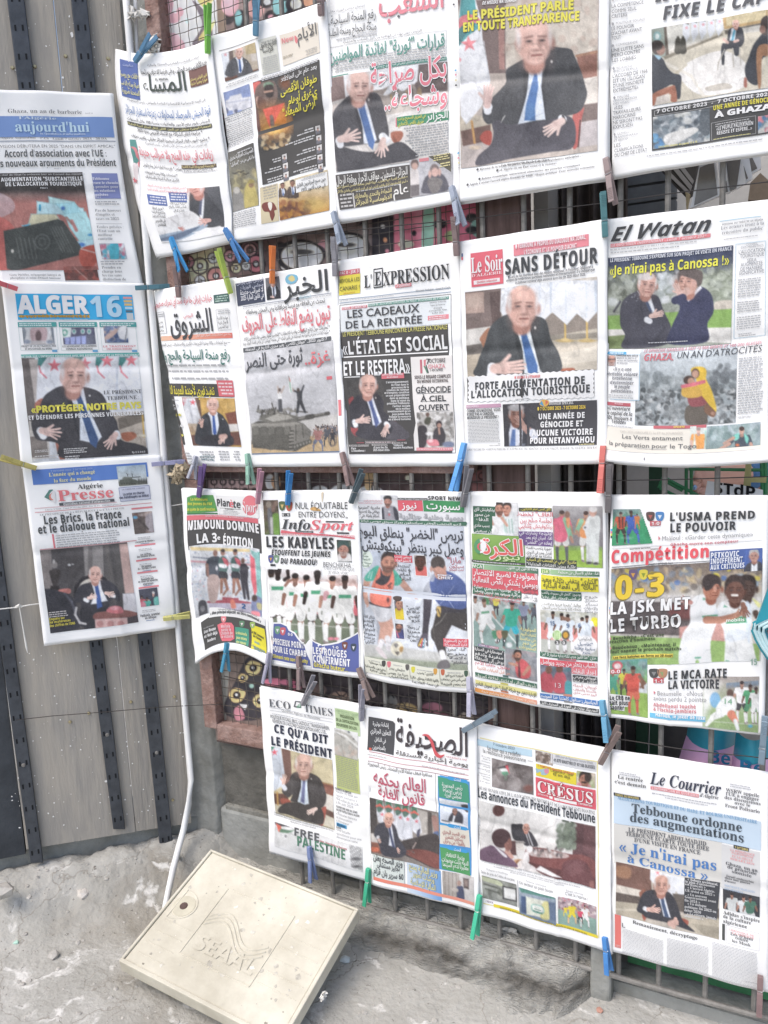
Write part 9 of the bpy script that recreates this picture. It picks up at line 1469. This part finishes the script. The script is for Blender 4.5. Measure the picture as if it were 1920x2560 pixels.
# ---- goods behind the grille
def slab(name,pts,y,th,m,par=None,tiltx=0.0):
 Fq=[at(a,b,y+tiltx*i) for i,(a,b) in enumerate(pts)];n=len(Fq);Bk=[p+np.array([0,th,0]) for p in Fq];base=np.array(par.location) if par else np.zeros(3)
 return obj(name,[p-base for p in Fq+Bk],[tuple(range(n))[::-1],tuple(range(n,2*n))]+[(i,(i+1)%n,(i+1)%n+n,i+n) for i in range(n)],m,par)
zz=lambda L,ox=1600,oy=380,s=.1929:[(ox+a*s,oy+b*s) for a,b in L]
M_WP=mat('white_card','f0f0f0',rough=.6);M_COV=mat('dark_glossy_cover','8a857f',rough=.25,noise=.4,nscale=9,spec=.6)
mags=[([(770,160),(985,100),(1040,560),(650,730)],[(775,200),(955,130),(1005,550),(700,690)],'front'),([(1005,90),(1110,80),(1150,520),(1050,560)],[(1090,380),(1120,370),(1140,515),(1095,525)],'second'),([(1090,90),(1320,50),(1380,400),(1140,530)],[(1110,100),(1310,70),(1250,470),(1170,510)],'third'),([(1290,60),(1410,40),(1460,340),(1370,400)],[(1310,200),(1345,180),(1400,340),(1350,360)],'fourth'),([(1380,40),(1560,20),(1570,210),(1435,290)],[(1390,90),(1450,60),(1520,210),(1430,260)],'rearmost')]
for i,(a,b,wd) in enumerate(mags):
 r=empty('magazine',tuple(at(*zz(a)[3],.06)));tag(r,f'{wd} of the fanned white-edged magazines leaning behind the grille at upper right','magazine','magazines fanned behind the grille');slab('pages',zz(a),.06+.016*i,.012,M_WP,r);slab('cover',zz(b),.058+.016*i,.0015,M_COV,r)
r=empty('striped_bag',tuple(at(1700,500,.2)));tag(r,'dark bag with slanting grey stripes behind the grille left of the magazines','bag');slab('bag_cloth',zz([(250,190),(760,100),(690,480),(600,560),(440,400)]),.24,.05,mat('dark_cloth','4f4c4a',rough=.9,noise=.2),r)
for a in([(285,225),(345,215),(650,520),(620,545)],[(400,190),(470,185),(680,440),(655,500)],[(500,190),(560,180),(700,370),(680,420)]):slab('stripe',zz(a),.237,.0025,mat('grey_stripe','93918f',rough=.9),r)
for a,lb in(([(590,515),(650,545),(612,735),(600,735)],'pale wooden stick under the striped bag'),([(755,265),(765,330),(708,690),(695,690)],'pale wooden stick along the front magazine')):tag(slab('stick',zz(a),.11,.012,mat('pale_wood','d3c3a0',rough=.8,noise=.2)),lb,'stick')
tag(slab('cloth',zz([(1400,620),(1430,400),(1560,270),(1680,380),(1680,640)]),.3,.06,mat('brown_cloth','8d7f70',rough=.9,noise=.4,nscale=14)),'brown cloth bundle at the right edge below the magazines','cloth')
r=empty('shelf',tuple(at(1560,540,.4)));tag(r,'dark plank shelf behind the grille left of the striped bag','shelf')
for y0,y1 in((420,455),(462,500),(506,545),(550,600)):slab('plank',[(1535,y0+14),(1690,y0-8),(1690,y1-8),(1535,y1+14)],.45,.03,mat('shelf_wood','6c7073',rough=.7,noise=.4,nscale=10),r)
r=empty('dark_curtain',tuple(at(1400,620,.25)));tag(r,'dark pleated curtain behind the grille right of the wooden post','curtain');V=[];xs=np.linspace(-.44,-.27,60)
for z in(0,2.4):V+=[(x-r.location[0],.2+.02*math.sin(x*190)-r.location[1],z-r.location[2]) for x in xs]
obj('pleats',V,[(i,i+1,i+61,i+60) for i in range(59)],mat('curtain','5f5856',rough=.9,noise=.4),r)
M_GRN=mat('green_enamel','3f8a5c',rough=.4,noise=.15,spec=.5);M_DGR=mat('dark_green_paint','3c5c48',rough=.5,noise=.2)
zd=lambda L:zz(L,1620,1140,.1808)
r=empty('wire_crate',tuple(at(1750,1240,.16)));tag(r,'green wire crate with a level rim behind the grille under the two men talking','crate');rb=np.array(r.location)
for L in([(560,180),(1650,195)],[(530,170),(525,700)],[(600,180),(600,700)],[(1575,70),(1590,700)],[(1625,70),(1630,700)],[(215,290),(700,550)],[(210,330),(480,480)],[(165,440),(400,560)],[(190,340),(150,440)],[(215,290),(190,345)]):MB().tube([at(a,b,.14)-rb for a,b in zd(L)],.0035 if L[0][1]>100 else .004,8).build('rod',M_GRN,r)
tag(slab('green_post',[(1622,1140),(1655,1140),(1655,1260),(1622,1260)],.3,.03,M_DGR),'dark green upright post behind the wire crate','post')
tag(slab('green_post',[(1592,1780),(1620,1780),(1616,1900),(1588,1900)],.24,.03,M_DGR),'left of two dark green posts above the pale blue headline band','post');tag(slab('green_post',[(1626,1780),(1648,1780),(1644,1910),(1622,1910)],.25,.03,M_DGR),'right of two dark green posts above the pale blue headline band','post')
tag(slab('grey_board',[(1535,1770),(1590,1770),(1588,1920),(1530,1910)],.26,.02,mat('grey_board','76736f',rough=.9,noise=.3)),'grey board left of the two green posts','board');tag(slab('slate_panel',[(1645,1770),(1725,1775),(1715,1930),(1640,1920)],.3,.02,mat('slate_panel','6a6663',rough=.9,noise=.3,nscale=12)),'grey panel between the green posts and the pink packs','board')
r=empty('card_sign',tuple(at(1760,1240,.1)));tag(r,'white card with cut bold black letters behind the grille near the hand','card');slab('card',zd([(820,345),(1300,405),(1590,470),(1590,560),(755,700)]),.10,.002,M_WP,r)
V2,T2,W2=layout('STdP','b')
A,B=at(*zd([(915,510)])[0],.098),at(*zd([(1480,580)])[0],.098);obj('lettering',np.array([A+(B-A)*x/W2+np.array([0,0,y*.022])-np.array(r.location) for x,y in V2]),T2,M_SLOT,r)
M_STR=mat('olive_strap','b9b37f',rough=.8,noise=.15);r=empty('strap',tuple(at(1870,1200,.09)));tag(r,'olive cross-shaped strap on the wire crate at the right edge','strap');slab('upright_band',zd([(1350,110),(1430,110),(1420,520),(1310,480)]),.12,.004,M_STR,r);slab('cross_band',zd([(1425,290),(1640,295),(1635,370),(1425,365)]),.123,.004,M_STR,r)
per=empty('person',tuple(at(1800,1300,.42)));tag(per,'person in a blue top reaching a hand forward behind the wire crate','person');pb=np.array(per.location)
def skin(name,chains,m,par,sub=2):
 me=bpy.data.meshes.new(name);V,E,Rr=[],[],[]
 for ch in chains:
  prev=None
  for q in ch:
   if isinstance(q,int):prev=q;continue
   V.append(tuple(np.array(q[0])-pb));Rr.append(q[1])
   if prev is not None:E.append((prev,len(V)-1))
   prev=len(V)-1
 me.from_pydata(V,E,[]);me.materials.append(m);o=bpy.data.objects.new(name,me);COL.objects.link(o);o.parent=par
 o.modifiers.new('skin','SKIN');me.skin_vertices[0].data[0].use_root=True
 for i,r_ in enumerate(Rr):me.skin_vertices[0].data[i].radius=(r_,r_)
 sb=o.modifiers.new('smooth','SUBSURF');sb.levels=sb.render_levels=sub;return o
M_SKIN=mat('skin','d9aa98',rough=.5,noise=.06,nscale=30);M_BLU=mat('blue_cloth','5f86b4',rough=.9,noise=.2,nscale=25)
hw=at(1768,1190,.30);hk=at(1752,1206,.27);el_=at(1860,1185,.42);sh=at(1905,1090,.56);pv=at(1905,1420,.62);hd=at(1880,960,.58)
fing=[]
for i,(a,b) in enumerate(((1732,1212),(1736,1221),(1742,1230),(1752,1234))):m_=at(a+9,b-6,.245);fing+=[[8,(m_,.0085),(at(a,b,.225),.0072),(at(a-3+i,b+7,.235),.006)]]
fing+=[[8,(at(1748,1190,.25),.010),(at(1738,1200,.232),.008)]]
skin('body',[[(pv,.12),(pv*.5+sh*.5,.13),(sh,.085),(sh*.6+hd*.4,.05),(hd,.085),(hd+np.array([0,0,.09]),.07)],[2,(el_,.042),(hw,.028),(hk,.030)]]+fing,M_SKIN,per)
skin('blue_top',[[(pv,.135),(pv*.5+sh*.5,.145),(sh,.10),(el_*.9+sh*.1,.062),(el_*.72+hw*.28,.048)]],M_BLU,per,2)
o=MB().tube([at(1735,1218,.222)-pb,at(1740,1220,.2205)-pb],[.006,.005],8).build('painted_nail',mat('blue_nail','9fc4ee',rough=.25),per)
# ---- printed packs and a teal bag on the right
def pack(L,L2,y,lb,words,box):
 r=empty('pack',tuple(at(*L[-1],y)));tag(r,lb,'pack','pink and teal packs behind the grille')
 def puff(name,pts,yy,m):
  c=np.array([at(a,b,yy) for a,b in pts]);n=12;V=[];L_,R_,=(c[0],c[3]),(c[1],c[2])
  for j in range(n):
   t=j/(n-1);a=L_[0]*(1-t)+L_[1]*t;b=R_[0]*(1-t)+R_[1]*t
   for i in range(17):s_=i/16;q=a*(1-s_)+b*s_;V.append(q+np.array([0,-.045*math.sin(s_*math.pi)**.8,0])-np.array(r.location))
  obj(name,V,grid_faces(17,n),m,r,smooth=True)
 puff('pink_body',L,y,mat('pink_film','ecbde4',rough=.35,noise=.06,spec=.5));puff('teal_top',L2,y-.001,mat('teal_film','3fa3ba',rough=.3,noise=.2,nscale=10,spec=.5))
 V2,T2,W2=layout(words,'b');x0,yb,x1,h=box;A,B=at(x0,yb,y-.049),at(x1,yb+(x1-x0)*.12,y-.049)
 obj('lettering',np.array([A+(B-A)*x/W2+np.array([0,0,v*h])-np.array(r.location) for x,v in V2]),T2,mat('teal_ink','2a6f96',rough=.5),r)
pack([(1716,1838),(1836,1858),(1826,1950),(1690,1920)],[(1722,1800),(1840,1806),(1836,1862),(1716,1842)],.10,'pink pack with a teal top printed Be, left of two','Be',(1775,1906,1825,.026));pack([(1832,1886),(1930,1882),(1935,1980),(1824,1960)],[(1840,1825),(1930,1830),(1930,1886),(1834,1888)],.075,'pink pack with a teal top printed Be, right and lower of two','Be',(1850,1930,1912,.026))
M_TEAL=mat('teal_bag_film','2b93a4',rough=.35,noise=.15,nscale=8,spec=.5);r=empty('teal_bag',tuple(at(1940,1520,-.06)));tag(r,'teal bag with pale folded lips hanging at the right picture edge','bag');tb=np.array(r.location)
slab('bag_side',[(1925,1460),(2000,1400),(2010,1560),(1925,1545),(1888,1562)],-.07,.02,M_TEAL,r)
for i,d in enumerate((0,10,21)):
 for nm,rad,m,yy in(('fold',.007,M_TEAL,-.055),('lip',.0032,mat('pale_lip','b9d6da',rough=.4),-.066)):MB().tube([at(a+d*1.0,b+d*.35,yy)-tb for a,b in((1925,1543),(1888,1562),(1887,1575),(1896,1598),(1908,1620),(1922,1640),(1945,1660))],rad,8).build(nm,m,r,smooth=True)
 # ---- shutter board at the lower right
r=empty('shutter',tuple(at(1700,2500,.1)));tag(r,'brown board shutter with a green strip behind the grille at the lower right','shutter')
for i in range(7):MB().box(np.array([-.255+i*.085+.0425,.11,.16])-np.array(r.location),(.082,.02,.40)).build('board',M_WOOD if i%2 else mat('grey_brown_board','7d746c',rough=.9,noise=.3),r)
MB().box(np.array([.05,.095,-.03])-np.array(r.location),(.6,.012,.035)).build('green_strip',mat('green_strip','4f8f62',rough=.6,noise=.3),r)
tag(MB().box((.05,.10,-.115),(.66,.14,.12)).build('stone_sill',M_CEM),'grey stone sill under the shutter at the lower right','sill')
# ============= clothes pegs
def V3(p):return np.asarray(p,float)
_PM={}
def peg_mat(c):
 if c not in _PM:_PM[c]=mat('peg_plastic_'+c,srgb(c)*.84+.11,rough=0.42,noise=0.12,nscale=60,spec=0.4)
 return _PM[c]
M_SPRING=mat('spring_wire','b9b9b9',rough=0.3,metal=0.9)
def peg_meshes():
 L,W=1.0,.062
 prof=[(0,.004),(0,.05),(.04,.058),(.30,.075),(.34,.066),(.40,.066),(.44,.082),(1.0,.15),(1.0,.105),(.52,.028),(.40,.004),(.34,.018),(.28,.004)]
 out=[]
 for sgn in(1,-1):
  mb=MB();n=len(prof);P=[(x,y,z*sgn) for y in(-W,W) for x,z in prof]
  mb.add(P,[tuple(range(n))[::1 if sgn>0 else-1],tuple(range(n,2*n))[::-1 if sgn>0 else 1]]+[((i,i+n,(i+1)%n+n,(i+1)%n) if sgn>0 else((i+1)%n,(i+1)%n+n,i+n,i)) for i in range(n)])
  for q in range(7):
   x=.70+q*.038;z=np.interp(x,[.44,1.0],[.082,.15]);mb.box((x,0,(z+.004)*sgn),(.014,W*1.7,.012))
  out.append(mb)
 sp=MB();h=[(.37+.038*math.cos(a),-W*.75+W*1.5*a/22,.038*math.sin(a)) for a in np.linspace(0,22,70)]
 sp.tube(h,.008,5);sp.tube([(.40,-W*.8,.02),(.34,-W*1.12,.05),(.37,-W*.7,.075),(.37,W*.7,.075),(.34,W*1.12,.05),(.40,W*.8,.02)],.009,6)
 sp.tube([(.40,-W*.8,-.02),(.37,-W*.7,-.075),(.37,W*.7,-.075),(.40,W*.8,-.02)],.009,6)
 return out[0],out[1],sp
_PG=peg_meshes();_PGD={}
def peg(label,tip,tail,colr,roll=0,plane='W',off=.03,y=None):
 f=(lambda p,o:at(p[0],p[1],-o)) if plane=='W' else(lambda p,o:left_at(p[0],p[1],o))
 A=f(tip,off-.006);B=f(tail,off+.004)
 if y is not None:A,B=at(*tip,y),at(*tail,y)
 X=B-A;L=np.linalg.norm(X);X/=L;Nn=WN if plane=='W' else LN;Nn=_n(Nn-X*(Nn@X));Yv=np.cross(Nn,X)
 c,s_=math.cos(R(roll)),math.sin(R(roll));Y2=Yv*c+Nn*s_;Z2=np.cross(X,Y2)
 r=empty('clothes_peg',tuple(A));tag(r,label,'clothes peg','clothes pegs holding the newspapers')
 r.matrix_world=Matrix(((X[0],Y2[0],Z2[0],A[0]),(X[1],Y2[1],Z2[1],A[1]),(X[2],Y2[2],Z2[2],A[2]),(0,0,0,1)))
 for nme,mb,m in(('jaw',_PG[0],peg_mat(colr)),('jaw',_PG[1],peg_mat(colr)),('spring',_PG[2],M_SPRING)):
  o=mb.build(nme,m,r);o.scale=(L,.085,.085)
  if nme=='jaw':bevel(o,.008,2)
 return r
PEGS=[('steel blue peg tilted across the top left corner of the curled Arabic paper',(337,154),(384,88),'4c7fa6',0),('bright green peg at the top between the first two Arabic papers',(519,134),(519,10),'78c64a',62),('steel blue peg cut by the picture top above the burning triangle paper',(639,90),(641,-12),'5c93b5',18),('mauve brown peg cut by the picture top, left of the pink lettered paper',(803,40),(800,-40),'86706f',0),('bright blue peg under the man signing papers, leaning to the right',(427,594),(458,678),'2f93d6',25),('blue peg under the joint of the curled paper and the burning triangle paper',(562,572),(611,653),'3a78bb',25),('mauve brown peg on the top edge of the paper with the orange strip',(447,744),(441,664),'8a706c',10),('lime green peg between the orange strip paper and the tank paper',(577,734),(544,624),'b3cc52',55),('orange peg on the top edge of the tank paper',(680,709),(681,614),'f5813a',48),('pale grey-blue peg under the pink lettered paper at its left corner',(833,530),(857,611),'9aa6b8',12),('mid grey ribbed peg between the tank paper and the black front page',(838,691),(836,592),'96949b',10),('pale grey-blue peg under the corner where the pink lettered paper meets the large portrait',(1129,466),(1154,563),'a3adbf',20),('mauve brown peg between the black front page and the red square masthead',(1142,640),(1137,542),'8b7573',0),('mauve brown peg under the joint of the large portrait and the bright hall paper',(1515,395),(1534,508),'8b7775',10),('teal peg at the top joint right of the red square masthead',(1513,593),(1507,480),'4f868c',14),('purple peg on the top left corner of the podium paper',(497,1243),(507,1163),'644a86',15),('pink peg on the top right corner of the podium paper',(644,1259),(652,1175),'c08a9b',52),('strong blue peg on the top edge of the paper with the row of footballers',(719,1262),(724,1180),'2d80c9',52),('dark slate peg between the row of footballers and the goalkeeper paper',(877,1257),(906,1178),'465860',45),('pale lilac-grey peg under the left corner of the orange strip paper',(490,1140),(479,1197),'b3b6c2',25),('mint peg under the joint of the orange strip paper and the tank paper',(618,1134),(628,1211),'8fbfa9',12),('brown peg under the left corner of the black front page',(855,1131),(878,1214),'8d7471',12),('light sky blue peg under the right corner of the black front page',(1161,1107),(1134,1228),'5aa5ee',14),('dark grey ribbed peg at the top joint of the goalkeeper paper and the crowded paper',(1157,1267),(1173,1168),'77757a',48),('coral red peg under the right corner of the red square masthead paper',(1508,1114),(1501,1233),'d8695f',0),('dark grey-brown peg at the top joint of the crowded paper and the 0-3 paper',(1520,1281),(1525,1159),'6d6768',0),('teal blue peg pulling up the lower edge of the podium paper',(567,1607),(563,1679),'3a8fb4',25),('lilac ribbed peg under the left corner of the torn blue panel',(673,1631),(666,1708),'a3a1b5',30),('brown peg over the lower edge of the torn blue panel',(746,1640),(754,1722),'84706f',12),('grey peg tilted on the top edge of the slim serif title paper',(756,1762),(786,1696),'8b8990',48),('brown peg leaning under the left corner of the goalkeeper paper',(896,1669),(928,1747),'84716c',10),('lilac grey peg at the joint of the slim serif title paper and the flags paper',(903,1801),(905,1717),'9a98a6',48),('pale lilac peg under the right corner of the goalkeeper paper',(1173,1692),(1179,1789),'b9b8cb',14),('slate blue peg lying aslant where the flags and yellow bordered papers meet',(1157,1827),(1237,1782),'708392',0),('sky blue peg under the right corner of the crowded paper',(1505,1750),(1521,1853),'5c9fc4',14),('brown peg aslant on the top right corner of the yellow bordered paper',(1500,1909),(1547,1822),'84706a',20),('grey-blue peg at the right end of the 0-3 paper, above the corner page',(1903,1909),(1912,1797),'7f95a6',0),('periwinkle peg under FREE PALESTINE',(773,2116),(783,2203),'7485b5',14),('green peg under the joint of the slim serif title paper and the flags paper',(921,2171),(917,2261),'35b184',12),('emerald peg under the joint of the flags paper and the yellow bordered paper',(1199,2238),(1187,2343),'3cc296',18),('strong blue peg under the right corner of the yellow bordered paper',(1512,2343),(1523,2432),'3a7fc9',16),('brown peg at the bottom right under the page of grey print columns',(1901,2440),(1898,2535),'7d6261',0)]
for lb,tp,tl,c,ro in PEGS:peg(lb,tp,tl,c,ro)
for lb,tp,tl,c,ro in(('dark teal peg lying level beside the top right corner of the ALGER 16 paper',(338,720),(425,716),'40707f',0),('red peg cut by the left picture edge at the corner of the ALGER 16 paper',(44,723),(-24,700),'e5626a',0),('olive wooden-coloured peg at the left between the ALGER 16 paper and the oval chair paper',(91,1171),(1,1144),'b9ac5a',22),('lavender peg lying level right of the ALGER 16 paper foot',(379,1161),(464,1153),'9394b8',0),('yellow peg lying level right of the oval chair picture',(408,1547),(475,1537),'cdc873',10)):peg(lb,tp,tl,c,ro,'L',.055)
